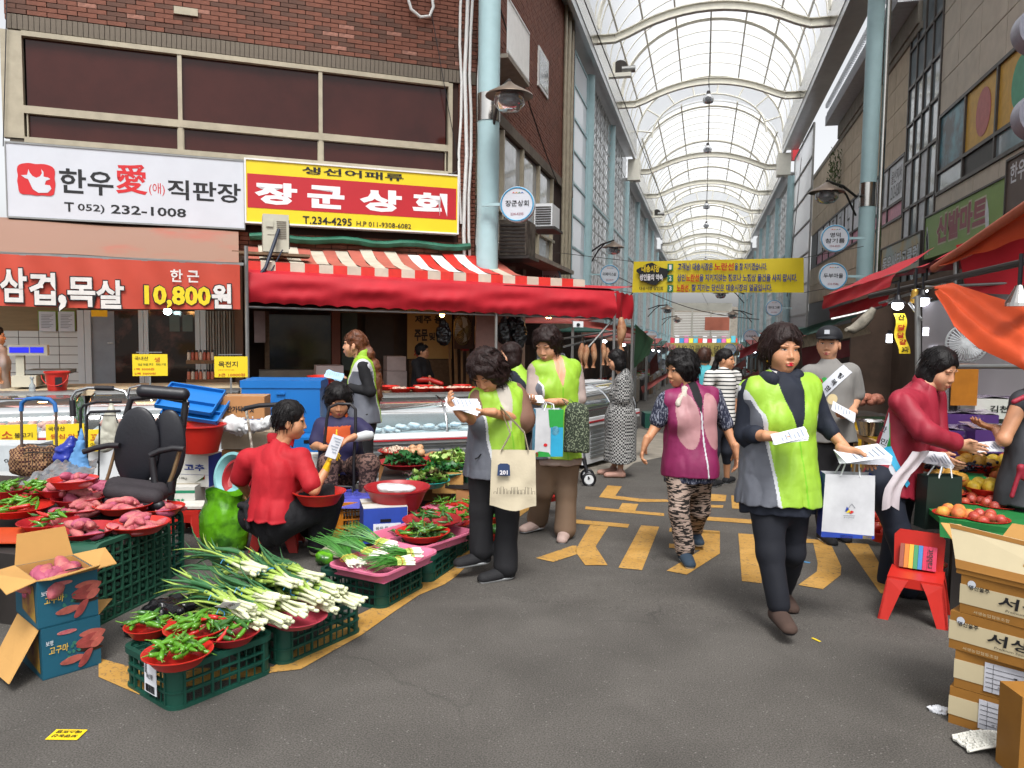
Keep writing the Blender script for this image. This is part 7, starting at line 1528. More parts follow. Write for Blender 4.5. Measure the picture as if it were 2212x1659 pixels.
for i,c in enumerate(('#8a4a3a','#c8762c','#d8a83a','#3f8a5a','#3a78b0','#b8264a','#b8264a','#b8264a')):mb=MB();mb.box(-.09+i*.0225,-.069+i*.0225,0,.13,0,.018);t.part('stripe',mb,mat('book_'+c[1:4],c,rough=.35),local=True)
letter(t,'rabbit',M_tblack,(M_@np.array([.055,.065,.019,1]))[:3],M_[:3,1],-M_[:3,0],.1,.03)
M_pearb=mat('pear_carton_cream','#b9ac8c',rough=.7,var=.04);M_pearo=mat('pear_carton_ochre','#8c5f22',rough=.65,var=.12,vs=6)
pc=[((2050,1563),.0,'bottom'),((2058,1478),.0,'second from the bottom'),((2038,1385),-.02,'third from the bottom'),((2065,1300),.01,'just under the open one')]
A0=gp(2048,1560);hB=.146;dx=nrm(at_z(2212,1612,0)-A0);
for i,(pp,off,lab)in enumerate(pc):
 A=A0+EZ*(i*(hB+.002));A=A+dx*(.0,.012,-.012,.018)[i];ex3=dx if i<2 else nrm(dx+np.array([-.03,-.10,0])*(1 if i==2 else 1.3));ey3=np.array([-ex3[1],ex3[0],0]);Lp,Wp=.46,.30
 t=T('pear_carton',f'cream and ochre pear carton, {lab} in the right stack','box',A+(ex3*Lp+ey3*Wp)/2,group='stacked pear cartons');F=fr4(A,ex3,ey3,EZ)
 mb=MB(F);mb.box(0,Lp,0,Wp,0,hB);t.part('carton',mb,M_pearo)
 mb=MB(F);mb.box(-.002,Lp+.002,-.002,Wp+.002,hB*.25,hB*.75);t.part('cream_band',mb,M_pearb)
 fo=lambda x,z:(F@np.array([x,-.003,z,1]))[:3]
 if i<2:
  mb=MB(F);mb.box(.10,.42,-.005,-.003,hB*.12,hB*.88);lb=t.part('label_sheet',mb,mat('label_paper','#b9bac2',rough=.5))
  mb=MB(F)
  for k in range(1,6):mb.box(.105,.415,-.0065,-.005,hB*(.12+.125*k),hB*(.12+.125*k)+.0008)
  for k in range(3):mb.box(.128+.12*k,.1288+.12*k,-.0065,-.005,hB*.14,hB*.86)
  t.part('label_grid',mb,M_tblack,parent=lb,kind='stuff')
  letter(t,'7',M_tblack,fo(.20,hB*.6)-ey3*.004,ex3,EZ,.012,.02,bold=.03);letter(t,'박태',M_tblack,fo(.31,hB*.42)-ey3*.004,ex3,EZ,.05,.022,bold=.03);letter(t,'010-3856',M_tblack,fo(.32,hB*.24)-ey3*.004,ex3,EZ,.07,.012,bold=.01);letter(t,'품목 중량 7.5kg',M_tblack,fo(.19,hB*.3)-ey3*.004,ex3,EZ,.09,.009)
  mb=MB(F);mb.box(.06,.2,.03,.1,hB,hB+.002);t.part('tape',mb,M_pearb)
 else:
  letter(t,'서생배',M_tblack,fo(.24,hB*.55),ex3,EZ,.22,hB*.3,bold=.02,skew=.1);letter(t,'명산울주',M_tblack,fo(.065,hB*.72),ex3,EZ,.07,.018,bold=.02);letter(t,'Premium Seosaeng Pear',M_tblack,fo(.24,hB*.33),ex3,EZ,.17,.012,skew=.2);letter(t,'서생농업협동조합',M_pearb,fo(.11,hB*.1),ex3,EZ,.12,.012)
  mb=MB(F);mb.prism([(.038+.014*cos(q),-.003,hB*.8+.014*sin(q))for q in[2*pi*k/16 for k in range(16)]],(0,-.001,0));t.part('emblem',mb,M_dwhite)
  mb=MB(F);mb.tube([(.28,-.012,hB*.42),(.31,-.02,hB*.36),(.38,-.024,hB*.30),(.43,-.02,hB*.32)],.009,6,flat=.3);t.part('carry_strap',mb,M_ws)
  mb=MB(F);mb.prism([(.43+.03*cos(q)*(1+.2*cos(3*q)),-.004,.01+.02*sin(q))for q in[2*pi*k/14 for k in range(14)]],(0,-.001,0));t.part('leaf_print',mb,M_let)
A=A0+EZ*(4*(hB+.002));ex3=nrm(dx+np.array([-.05,-.16,0]));ey3=np.array([-ex3[1],ex3[0],0]);F=fr4(A+dx*.0,ex3,ey3,EZ);t=T('pear_carton','open pear carton on top of the stack with pears printed on its flap','box',A,group='stacked pear cartons')
mb=MB(F);mb.box(0,.46,0,.3,0,.02);t.part('carton',mb,M_pearo)
mb=MB(F);mb.prism([(0,0,.02),(.5,0,.02),(.5,.07,.14),(-.06,.07,.17)],(0,.004,0));t.part('flap',mb,M_pearb);mb=MB(F);mb.prism([(-.052,.064,.155),(.5,.064,.125),(.5,.069,.14),(-.06,.069,.17)],(0,-.004,.0));mb.prism([(0,-.003,.02),(.5,-.003,.02),(.5,.01,.045),(-.01,.01,.05)],(0,-.002,0));t.part('ochre_edge',mb,M_pearo)
for(x,z,r_)in((.26,.09,.5),(.33,.075,-.5)):mb=MB(F);mb.prism([(x+.052*cos(q)*cos(r_)-.028*sin(q)*sin(r_),.026+(z-.07)*.5,z+.052*cos(q)*sin(r_)+.028*sin(q)*cos(r_))for q in[2*pi*k/18 for k in range(18)]],(0,-.012,0));t.part('pear_print',mb,FR_M['pear'])
mb=MB(F);mb.prism([(.3,.0,.05),(.34,.0,.03),(.38,.0,.02),(.33,.0,.022)],(0,-.004,0));t.part('leaf_print',mb,M_let)
mb=MB(F);mb.prism([(.0,.1,.02),(.0,.3,.02),(-.10,.28,.12),(-.13,.16,.14)],(0,0,.004));t.part('flap',mb,M_card);mb=MB(F);mb.prism([(.0,.3,.02),(.4,.3,.02),(.38,.36,.16),(.06,.36,.15)],(0,.004,0));t.part('flap',mb,M_card)
t=kbox('carton','brown carton cut off by the lower right corner','box',2196,2340,1500,1720,2.6,.12,M_pearo)
p=gp(2140,1615);t=T('foam_net','white foam fruit net lying on the road at the lower right','foam net',p);mb=MB();ux,uy=nrm(cr*[1,1,0]),nrm(cf*[1,1,0])
for i in range(14):
 o_=-.11+i*.017;mb.tube([p+ux*(o_+.02*sin(k*1.3+i)*.3+.0*k)+uy*(-.05+k*.02)+EZ*(.012+.006*((k+i)%2)+.02*sin(pi*i/13))for k in range(6)],.006,5)
for i in range(8):mb.tube([p+ux*(-.11+k*.02)+uy*(-.05+i*.0145)+EZ*(.014+.02*sin(pi*k/12))for k in range(13)],.006,5)
t.part('net',mb,mat('white_foam','#c9c8c0'),kind='stuff')
soft('tissue','crumpled white tissue at the foot of the pear cartons','litter',[(gp(2035,1535,.01),(.02,.012,.012)),(gp(2020,1532,.008),(.03,.012,.008))],M_paper,h=.004,amp=.005,f=60)
def scrap(u,v,w,d,m,rz_,label,name='litter_scrap',txt=None):
 p=gp(u,v,.003);t=T(name,label,'litter',p);F=rotz(rz_,p);mb=MB(F);mb.box(-w/2,w/2,-d/2,d/2,0,.0012);t.part('scrap',mb,m)
 if txt:
  for i,s in enumerate(txt):letter(t,s,M_tblack,p+EZ*.001-F[:3,1]*(i-.5)*d*.42,F[:3,0],F[:3,1],w*.8,d*.3,bold=.02)
scrap(144,1587,.115,.07,M_yelc,ca_+pi,'small yellow printed card lying on the road at the lower left',txt=['보명농산','매스뜨랄'])
scrap(1763,1382,.05,.012,M_yelc,ca_-1.1,'yellow tape scrap on the road in front of the walking woman');scrap(1740,1214,.06,.025,M_tie,ca_-.6,'light blue ribbon scrap on the road marking')
# - banner, signs and lamps of the arcade
YB=15.5;q=[at_y(u,v,YB)for u,v in((1369,565),(1736,557),(1737,632),(1365,632))]
t=T('street_banner','yellow market banner with three numbered lines strung across the lane','banner',(q[0]+q[1])/2);A,B_,C_,D_=q
mb=MB();mb.grid(lambda u,v:(A*(1-u)+B_*u)*(1-v)+(D_*(1-u)+C_*u)*v+np.array([0,.02*sin(u*12+v*2),0]),40,6);t.part('cloth',mb,M_yel,sm=60)
def bt(s,m,u0,v0,u1,v1,**k):
 a=at_y(u0,(v0+v1)/2,YB-.06);c=at_y(u1,(v0+v1)/2,YB-.06);h=(v1-v0)*depth(a)/FOC;letter(t,s,m,(a+c)/2,nrm(c-a),EZ,np.linalg.norm(c-a),h,**k)
M_gp=mat('green_print','#1f7a58')
for i,(segs)in enumerate(([('고객님! 대송시장은 ',M_bprint,1464,1540),('노란선',M_tred,1543,1585),('을 잘 지키겠습니다.',M_bprint,1587,1657)],[('상인',M_bprint,1463,1481),('노란선',M_tred,1482,1510),('을 지키지않는 점포나 노점상 물건을 사지 맙시다.',M_bprint,1511,1722)],[('노란선',M_tred,1462,1487),(', 잘 지키는 당신은 대송시장의 얼굴입니다.',M_bprint,1489,1668)])):
 v0=(568,592,614)[i]
 mbx=MB();a=at_y(1448,v0+9,YB-.06);mbx.cbox(a,(.11,.01,.13));t.part('number_square',mbx,M_gp);letter(t,str(i+1),M_twhite,a-np.array([0,.008,0]),(1,0,0),EZ,.05,.09,bold=.03)
 for(s,m,u0,u1)in segs:bt(s.strip(),m,u0,v0,u1,v0+16,bold=.03)
mbx=MB();cq=at_y(1408,592,YB-.05);mbx.prism([cq+np.array([x*.30*(1+.25*sin(k*7.3)),0,z*.19*(1+.2*cos(k*5.1))])for k,(x,z)in enumerate([(cos(2*pi*k/20),sin(2*pi*k/20))for k in range(20)])],(0,.004,0));t.part('ink_blot',mbx,M_tblack)
bt('대송시장',M_yelc,1386,573,1425,588,bold=.03);bt('상인들의 약속',M_twhite,1382,592,1432,606,bold=.03);bt('대송시장 상인회',M_tblack,1381,619,1432,627,bold=.02)
for k,(u,v,X)in enumerate(((1369,565,XL),(1736,557,XR),(1365,632,XL),(1737,632,XR))):mb=MB();a=at_y(u,v,YB);mb.cyl(a,(X,YB,a[2]+.2),.006,n=5);t.part('cord',mb,M_dark)
YB2=52;q=[at_y(u,v,YB2)for u,v in((1446,741),(1597,740),(1597,768),(1449,774))];t=T('street_banner','pale yellow banner seen from behind far down the lane','banner',q[0]);A,B_,C_,D_=q
mb=MB();mb.grid(lambda u,v:(A*(1-u)+B_*u)*(1-v)+(D_*(1-u)+C_*u)*v+np.array([0,.1*sin(u*9),0]),20,3);t.part('cloth',mb,mat('faded_yellow_cloth','#c9b868',rough=.7));
letter(t,'대송시장 상인들의 약속',mat('faded_print','#6a6448'),at_y(1525,756,YB2-.2),(-1,0,0),EZ,3.8,.6,bold=.02)
def round_sign(u,v,k,r,lines,tel,label,arm=None):
 c=at_k(u,v,k);n_=nrm(-cf*[1,1,0]);n_=nrm(np.array([0,-1,0])*.9+n_*.3);x=nrm(np.cross(EZ,n_))*1.0;F=fr4(c,x,EZ,n_);t=T('round_sign',label,'sign',c,group='round shop name signs of the arcade')
 mb=MB(F);mb.cyl((0,0,-.09),(0,0,.0),r,n=36);t.part('drum',mb,M_dwhite,sm=40);mb=MB(F);P=[(r*.93*cos(2*pi*i/40),r*.93*sin(2*pi*i/40),.002)for i in range(40)];mb.tube(P,r*.045,4,closed=True);t.part('blue_ring',mb,mat('sky_blue_ring','#4f9cc4',rough=.4),sm=60)
 for i,cc in enumerate(('#c23a2c','#c9892c','#3a8a5a','#2c5ca8')):mb=MB(F);mb.prism([(r*(-.3+.17*i),r*.60,.003),(r*(-.22+.17*i),r*.70,.003),(r*(-.12+.17*i),r*.60,.003),(r*(-.2+.17*i),r*.64,.003)],(0,0,.002));t.part('emblem',mb,mat('emb_'+cc[1:4],cc,rough=.5))
 nl=len(lines)
 for i,s in enumerate(lines):letter(t,s,M_tblack,c+n_*.002+EZ*r*(.05+(.2-.42*i if nl>1 else 0)),x,EZ,r*(1.35 if len(s)>2 else .75),r*.34,bold=.01)
 letter(t,tel,mat('maroon_print','#8c3040'),c+n_*.002-EZ*r*.55,x,EZ,r*.75,r*.15)
 if arm is not None:mb=MB();mb.beam(c+x*r*arm,c+x*(r+.25)*arm,.04);t.part('arm',mb,M_blue);
round_sign(1117,441,10.3,.235,['장군상회'],'234-4295','round sign beside the left blue column over the air conditioners',-1)
round_sign(1804,515,13.2,.235,['영덕','참기름'],'234-4025','upper round sign on the right blue column',1);round_sign(1800,597,13.2,.235,['두부마을'],'234-9586','lower round sign on the right blue column',1)
round_sign(1317,593,20.5,.26,['더페이스샵'],'235-8529','round sign in front of the lattice wall left of the banner',-1);round_sign(1672,665,21,.22,['현대그릇'],'234-7878','round sign below the right end of the banner',1);round_sign(1187,600,16,.24,['더페이스'],'235-8529','dim round sign behind the red awning corner',None)
for i,(u,v,k,r,s)in enumerate(((1577,755+0,40,.3,'잇츠스킨'),(1622,727,31,.3,'식곡유통'),(1538,815,60,.3,'하나'),(1408,727,36,.3,'대송'),(1431,753,40,.3,'대송분식'),(1413,772,34,.3,'김밥'),(1430,787,40,.3,'황금분식'),(1448,776,46,.3,'신화'),(1457,793,52,.3,'소망'),(1625,760,36,.3,'현대'),(1602,780,42,.28,'식육점'),(1580,800,50,.28,'한나'))):
 round_sign(u,v,k,r*1.0,[s],'234-',f'small far round sign reading {s}')
def pendant(y,lab,zt_=None):
 p=np.array([XC,y,(zt_ or 9.3)-1.0]);t=T('pendant_lamp',f'glass dome pendant lamp, {lab} down the arcade axis','lamp',p,group='pendant lamps of the arcade');mb=MB();mb.lathe([(.03,.14),(.12,.06),(.17,-.04),(.14,-.14),(.07,-.17)],20,p);t.part('glass_dome',mb,glassy('lamp_glass','#b9bcc0',.25),sm=50);mb=MB();mb.lathe([(.05,.2),(.07,.08),(.08,-.06)],14,p);t.part('fitting',mb,M_dark,sm=50);mb=MB();mb.cyl(p+EZ*.3,p+EZ*2.6,.01,n=5);t.part('chain',mb,M_dark)
for y,z,l in((24,9.4,'nearest'),(30.5,9.4,'second'),(39,8.6,'third'),(46,8.6,'fourth'),(60,7.9,'fifth')):pendant(y,l,z)
def wall_lamp(c,d,lab,sc=1.0):
 t=T('wall_lamp',lab,'street lamp',c,group='hooded lamps on the columns');e=c+np.asarray(d)*sc;mb=MB();mb.tube([c,c+(e-c)*.5+EZ*.16*sc,e+EZ*.2*sc],.025*sc,8);mb.tube([c-EZ*.35*sc,c+(e-c)*.35,c+(e-c)*.6+EZ*.15*sc],.02*sc,8);t.part('arm',mb,M_dark)
 mb=MB();mb.lathe([(.03,.18),(.08,.14),(.30,.02),(.31,0),(.1,.08)],24,e);t.part('hood',mb,mat('bronze_hood','#7a6c60',rough=.35,metal=.5),sm=50);mb=MB();mb.lathe([(.19,.02),(.2,-.1),(.13,-.18),(.001,-.2)],20,e);t.part('glass_bowl',mb,glassy('lamp_glass','#b9bcc0',.25),sm=50);mb=MB();mb.lathe([(.09,.05),(.09,-.08),(.04,-.1)],14,e);t.part('reflector',mb,M_steel);return t
c=at_k(1062,235,10.5);e=at_k(1100,208,9.9);wall_lamp(c,e-c,'bronze hooded lamp on the left blue column above the round sign')
c=at_k(1850,425,14.8);e=at_k(1786,416,13.6);wall_lamp(c,e-c,'bronze hooded lamp on the right blue column');c=at_k(1275,545,22.5);e=at_k(1325,535,21.5);wall_lamp(c,e-c,'hooded lamp in front of the left lattice wall')
for i,(u,v,k,s)in enumerate(((1360,620,28,1),(1608,600+35,30,-1),(1400,668,36,1),(1625,680,36,-1),(1430,690,46,1))):c=at_k(u,v,k);wall_lamp(c,(s*.9,-.4,0),f'small hooded lamp far down the arcade, {["left near the banner", "right below the banner", "left third", "right third", "left farthest"][i]}')
for(u,v,k,lab)in((1352,150,20.5,'grey motor unit on the left gutter above the lattice'),(1425,462,42,'small grey motor unit far along the left gutter')):
 c=at_k(u,v,k);t=T('motor_unit',lab,'motor',c);mb=MB();mb.cyl(c-[.1,0,0],c+[.25,0,0],.09,n=14);t.part('motor',mb,M_galv,sm=50);mb=MB();mb.box(c[0]-.45,c[0]+.15,c[1]-.1,c[1]+.1,c[2]-.2,c[2]-.1);mb.box(c[0]-.35,c[0]-.28,c[1]-.05,c[1]+.05,c[2]-.1,c[2]+.2);t.part('bracket',mb,M_ivory);mb=MB();mb.cyl(c+[-.15,-.03,.05],c+[-.15,.03,.05],.2,n=16);t.part('wheel',mb,M_dark)
c=at_k(1720,332,32);t=kbox('alarm_box','small red and white emergency box at the right gutter end','sign',1712,1727,322,346,31,.2,M_redf)
t=kbox('cctv_camera','white security camera under the red awning frame','camera',1238,1260,694,707,9.0,.08,M_ws);mb=MB();mb.cyl((0,-.02,.03),(0,0,.03),.02,n=10);t.part('lens',mb,M_black,local=True)
for i,(a,c)in enumerate((((1262,0,14),(1530,660,60)),((1330,595,24),(1640,690,24)),((1700,640,20),(1735,300,30)),((1075,0,10.9),(1240,470,20)))):
 A,B_=at_k(*a),at_k(*c);mb=MB();mb.tube([A+(B_-A)*k/10-EZ*.3*sin(pi*k/10)for k in range(11)],.012,4);single('cable',mb,M_dark,['long sagging cable crossing under the arcade roof','thin cable crossing the lane behind the banner','thin cable by the right gutter','cable hanging from the brick building roof corner'][i],'cable',loc=A)
for(u,v,w,h,lab,sd)in((1182,470,.28,.34,'white air conditioner unit with round grille on the flank ledge',1),(1118,518,.4,.5,'old rusty air conditioner unit hung by the blue column',0)):
 c=at_k(u,v,12.0 if sd else 11.2);t=T('air_conditioner',lab,'air conditioner',c);m=M_ws if sd else mat('grimy_casing','#5b554c',rough=.7,col2='#3a312b',vs=8);mb=MB();mb.cbox(c,(w,.6,h));t.part('casing',mb,m);mb=MB()
 for i in range(8):mb.box(c[0]-w/2+.02,c[0]+w/2-.02,c[1]-.31,c[1]-.3,c[2]-h*.42+i*h*.105,c[2]-h*.42+i*h*.105+h*.05)
 t.part('grille',mb,M_dark,kind='stuff');mb=MB();mb.cbox(c-EZ*(h/2+.03),(w+.1,.7,.04));t.part('bracket',mb,M_dark)
# - stalls farther down the lane
def far_awning(P,m,label):t=T('awning',label,'awning',P[0]);sheet(t,'sheet',P,m,.04);return t
far_awning([at_k(1372,700,12.5),at_k(1412,735,11.8),at_k(1402,765,11.6),at_k(1370,795,12.3)],mat('dark_green_awning','#24422c',rough=.6,var=.15),'dark green awning with frilled edge behind the dress woman')
far_awning([at_k(1365,715,13.5),at_k(1380,712,15),at_k(1415,735,15),at_k(1410,735,11.9)],mat('dark_green_awning','#24422c'),'top of the dark green awning behind the corner poles')
M_fred=mat('faded_red_awning','#9a4a44',rough=.6,var=.15)
for i,(pts,lab)in enumerate(((((1250,690,12),(1380,710,14),(1372,722,14),(1255,705,12)),'faded red awning seen under the big red one'),(((1385,835,24),(1450,800,30),(1450,808,30),(1388,850,24)),'low faded red awning far left'),(((1404,782,26),(1420,760,22),(1422,800,22),(1404,812,26)),'small red awning left under the round signs'),(((1598,757,20),(1645,735,17),(1645,755,17),(1598,775,20)),'red awning right behind the woman in the navy jacket'),(((1545,820,34),(1610,775,24),(1612,790,24),(1545,832,34)),'low pinkish awning far right'),(((1560,835,28),(1640,800,18),(1640,815,18),(1560,846,28)),'second low pinkish awning on the right'))):
 far_awning([at_k(*q)for q in pts],M_fred if i not in(3,)else M_awn,lab)
M_dgn=mat('teal_green_bar','#1d4a40',rough=.6)
far_awning([at_k(1725,712,12),at_k(1850,672,9),at_k(1850,684,9),at_k(1725,728,12)],M_dgn,'dark teal awning edge above the young man in the cap');far_awning([at_k(1728,728,12.2),at_k(1870,688,9.2),at_k(1880,720,9.2),at_k(1730,752,12.2)],mat('tattered_canvas','#8a7f6c',rough=.9,var=.3,vs=10,bump=.5),'tattered canvas flap under the teal awning');far_awning([at_k(1730,752,12.3),at_k(1835,735,10),at_k(1835,770,10),at_k(1735,790,12.3)],mat('dark_red_canvas','#5e1c22',rough=.7),'dark red canvas behind the young man')
for side in(-1,1):
 for i in range(11):
  y=14+i*4.2;x=(XL+.55 if side<0 else XR-.45)
  if side<0 and i==0:x-=.3
  if side>0 and i==0:continue
  g_=gz(y);t=T('market_stall',f'dim market stall number {["one","two","three","four","five","six","seven","eight","nine","ten","eleven"][i]} down the {"left" if side < 0 else "right"} side of the lane','stall',(x,y,g_))
  mb=MB();mb.box(x-.55,x+.55,y-1.5,y+1.5,g_+.02,g_+.7);t.part('counter',mb,[M_dark,M_wood,M_conc][i%3])
  mb=MB();mb.box(x-.5,x+.5,y-1.4,y+1.4,g_+.7,g_+.74);t.part('counter_top',mb,M_galv)
  mb=MB();
  for k in range(16):q=(x+random.uniform(-.4,.4),y+random.uniform(-1.3,1.3),g_+.76);mb.ball(q,random.uniform(.06,.12),6,(1,1,.6));mb.mi=random.randint(0,3)
  t.part('goods',mb,[M_redp,M_let,M_pearb,M_chilir],kind='stuff')
  mb=MB();mb.prism([(x-.75,y-1.9,g_+1.95),(x+.75,y-1.9,g_+1.95),(x+.75,y+1.9,g_+2.1),(x-.75,y+1.9,g_+2.1)],(0,0,.03));t.part('roof_sheet',mb,[M_fred,M_dgn,M_fred,M_tin][i%4])
  for(dx,dy)in((-.7,-1.8),(.7,-1.8),(-.7,1.8),(.7,1.8)):mb=MB();mb.box(x+dx-.02,x+dx+.02,y+dy-.02,y+dy+.02,g_,g_+2.0);t.part('post',mb,M_galv)
  mb=MB();mb.box(x-.75 if side<0 else x+.7,x-.7 if side<0 else x+.75,y-2,y+2,g_,g_+2.2);t.part('back_wall',mb,M_int2)
  if i<8:q=np.array([x-side*.3,y-1.2,g_+1.75]);mb=MB();mb.ball(q,.06,8,(1,1,.6));t.part('bulb',mb,mat('cold_bulb','#ffffff'))
mb=MB();g_=gz(9.8);t=kbox('plastic_crate','teal green crate on the road behind the dress woman','crate',1393,1420,893,925,10.4,.3,M_green)
# - people
CH=nrm(cf*[1,1,0]);RH=nrm(cr*[1,1,0])
def fdir(yaw,pit=0):y,p=radians(yaw),radians(pit);return nrm((-CH*cos(y)+RH*sin(y))*cos(p)+EZ*sin(p))
M_skin=mat('skin','#b98462',rough=.5,var=.07,vs=14,sss=.06);M_skin2=mat('pale_skin','#c28f70',rough=.5,var=.06,vs=14,sss=.06)
M_hair=mat('black_hair','#100d0e',rough=.5,spec=.3,var=.3,vs=60,bump=.5,bs=120);M_hairb=mat('dark_brown_hair','#20110f',rough=.5,spec=.3,var=.3,vs=60,bump=.5,bs=120);M_hairc=mat('auburn_long_hair','#5a3017',rough=.45,var=.35,vs=40,bump=.5,bs=100)
M_eyew=mat('eye_white','#c9c0b8',rough=.3,var=0);M_iris=mat('dark_iris','#130b08',rough=.15,var=0);M_lip=mat('rose_lip','#a04a48',rough=.4,var=0);M_lipr=mat('red_lipstick','#c01c30',rough=.3,var=0);M_brow=mat('eyebrow','#2a1b16',rough=.8,var=0)
M_neon=mat('neon_vest','#8db534',rough=.5,var=.06,vs=10,bump=.35,bs=22);M_gry=mat('grey_vest_panel','#5a5d66',rough=.6,var=.08,bump=.3,bs=22);M_wpi=mat('white_piping','#c0c2c6',rough=.4);M_navy=mat('navy_cloth','#141a28',rough=.8,var=.12,vs=10,bump=.2,bs=30);M_blkc=mat('black_cloth','#121216',rough=.85,var=.12,bump=.2,bs=30)
M_brw=mat('brown_trousers','#6a5645',rough=.8,var=.06);M_mau=mat('brown_blouse','#6f4f40',rough=.75,var=.1,bump=.3,bs=20);M_redsh=mat('red_shirt','#a3121f',rough=.75,var=.08,bump=.25,bs=25);M_wine=mat('crimson_blouse','#8e1c30',rough=.6,var=.1,bump=.3,bs=20);M_gsh=mat('heather_grey_cloth','#7d7b78',rough=.85,var=.06);M_cream=mat('cream_cotton','#bdb29a',rough=.9,var=.05,bump=.15,bs=60)
def pattern(name,c1,c2,kind,sc,asc=(1,1,1),thr=.5):
 m=mat(name,c1,rough=.85,var=0);nt,N,L,B=nodes_of(m);tc=N.new('ShaderNodeTexCoord');mp=N.new('ShaderNodeMapping');mp.inputs['Scale'].default_value=asc;L.new(tc.outputs['Object'],mp.inputs[0])
 if kind=='check':t=N.new('ShaderNodeTexChecker');t.inputs['Scale'].default_value=sc
 elif kind=='wave':t=N.new('ShaderNodeTexWave');t.bands_direction='Z';t.inputs['Scale'].default_value=sc;t.inputs['Distortion'].default_value=asc[0]*4-4 if asc[0]>1 else 0;t.inputs['Detail'].default_value=2
 else:t=N.new('ShaderNodeTexNoise');t.inputs['Scale'].default_value=sc;t.inputs['Detail'].default_value=2
 L.new(mp.outputs[0],t.inputs['Vector']);r=N.new('ShaderNodeValToRGB');r.color_ramp.interpolation='CONSTANT';r.color_ramp.elements[1].position=thr
 r.color_ramp.elements[0].color=(*srgb(c1),1);r.color_ramp.elements[1].color=(*srgb(c2),1);L.new(t.outputs['Fac']if 'Fac' in t.outputs else t.outputs[1],r.inputs[0]);L.new(r.outputs[0],B.inputs['Base Color']);return m
M_zeb=pattern('zebra_trousers','#17110f','#a08c80','noise',9,(2.2,2.2,11),.5);M_dress=pattern('checked_dress','#17181c','#9a9a98','check',52);M_stripe=pattern('striped_shirt','#15161a','#c9c8c4','wave',7.5,(1,1,1),.22);M_blou=pattern('blue_flecked_blouse','#22263a','#7f8290','noise',60,(2,2,.6),.55);M_lace=pattern('brown_patterned_cloth','#2c1c1a','#6a5048','noise',45)
def hand(S,w,d,n,s=1.0,curl=.5,side=1):
 """palm, four fingers with two bends each and a thumb; n is the way the palm faces"""
 d=nrm(d);n=nrm(n-d*(n@d));l=np.cross(d,n)*side
 S.cone(w,w+d*.03*s,.021*s,.026*s,k=.02,flat=n,ff=.62);S.cone(w+d*.03*s+l*.008*s,w+d*.075*s,.027*s,.03*s,k=.015,flat=n,ff=.48)
 for i,(o,L)in enumerate(((.027,.066),(.009,.075),(-.009,.07),(-.026,.055))):
  a=w+d*.08*s+l*o*s;c=curl*(.7+.12*i);d1=d*cos(c*.6)+n*sin(c*.6)+l*o*2;d2=d*cos(c*1.5)+n*sin(c*1.5);d3=d*cos(c*2.2)+n*sin(c*2.2);L*=s
  b1=a+d1*L*.45;b2=b1+d2*L*.32;S.cone(a-d*.01,b1,.0088*s,.008*s,k=.005);S.cone(b1,b2,.008*s,.0073*s,k=.004);S.cone(b2,b2+d3*L*.25,.0073*s,.006*s,k=.004)
 a=w+d*.02*s+l*.022*s;b1=a+(d*.6+l*.6+n*.3)*.035*s;S.cone(a,b1,.013*s,.0105*s,k=.012);S.cone(b1,b1+(d*.85+l*.1+n*.4)*.032*s,.010*s,.008*s,k=.005)
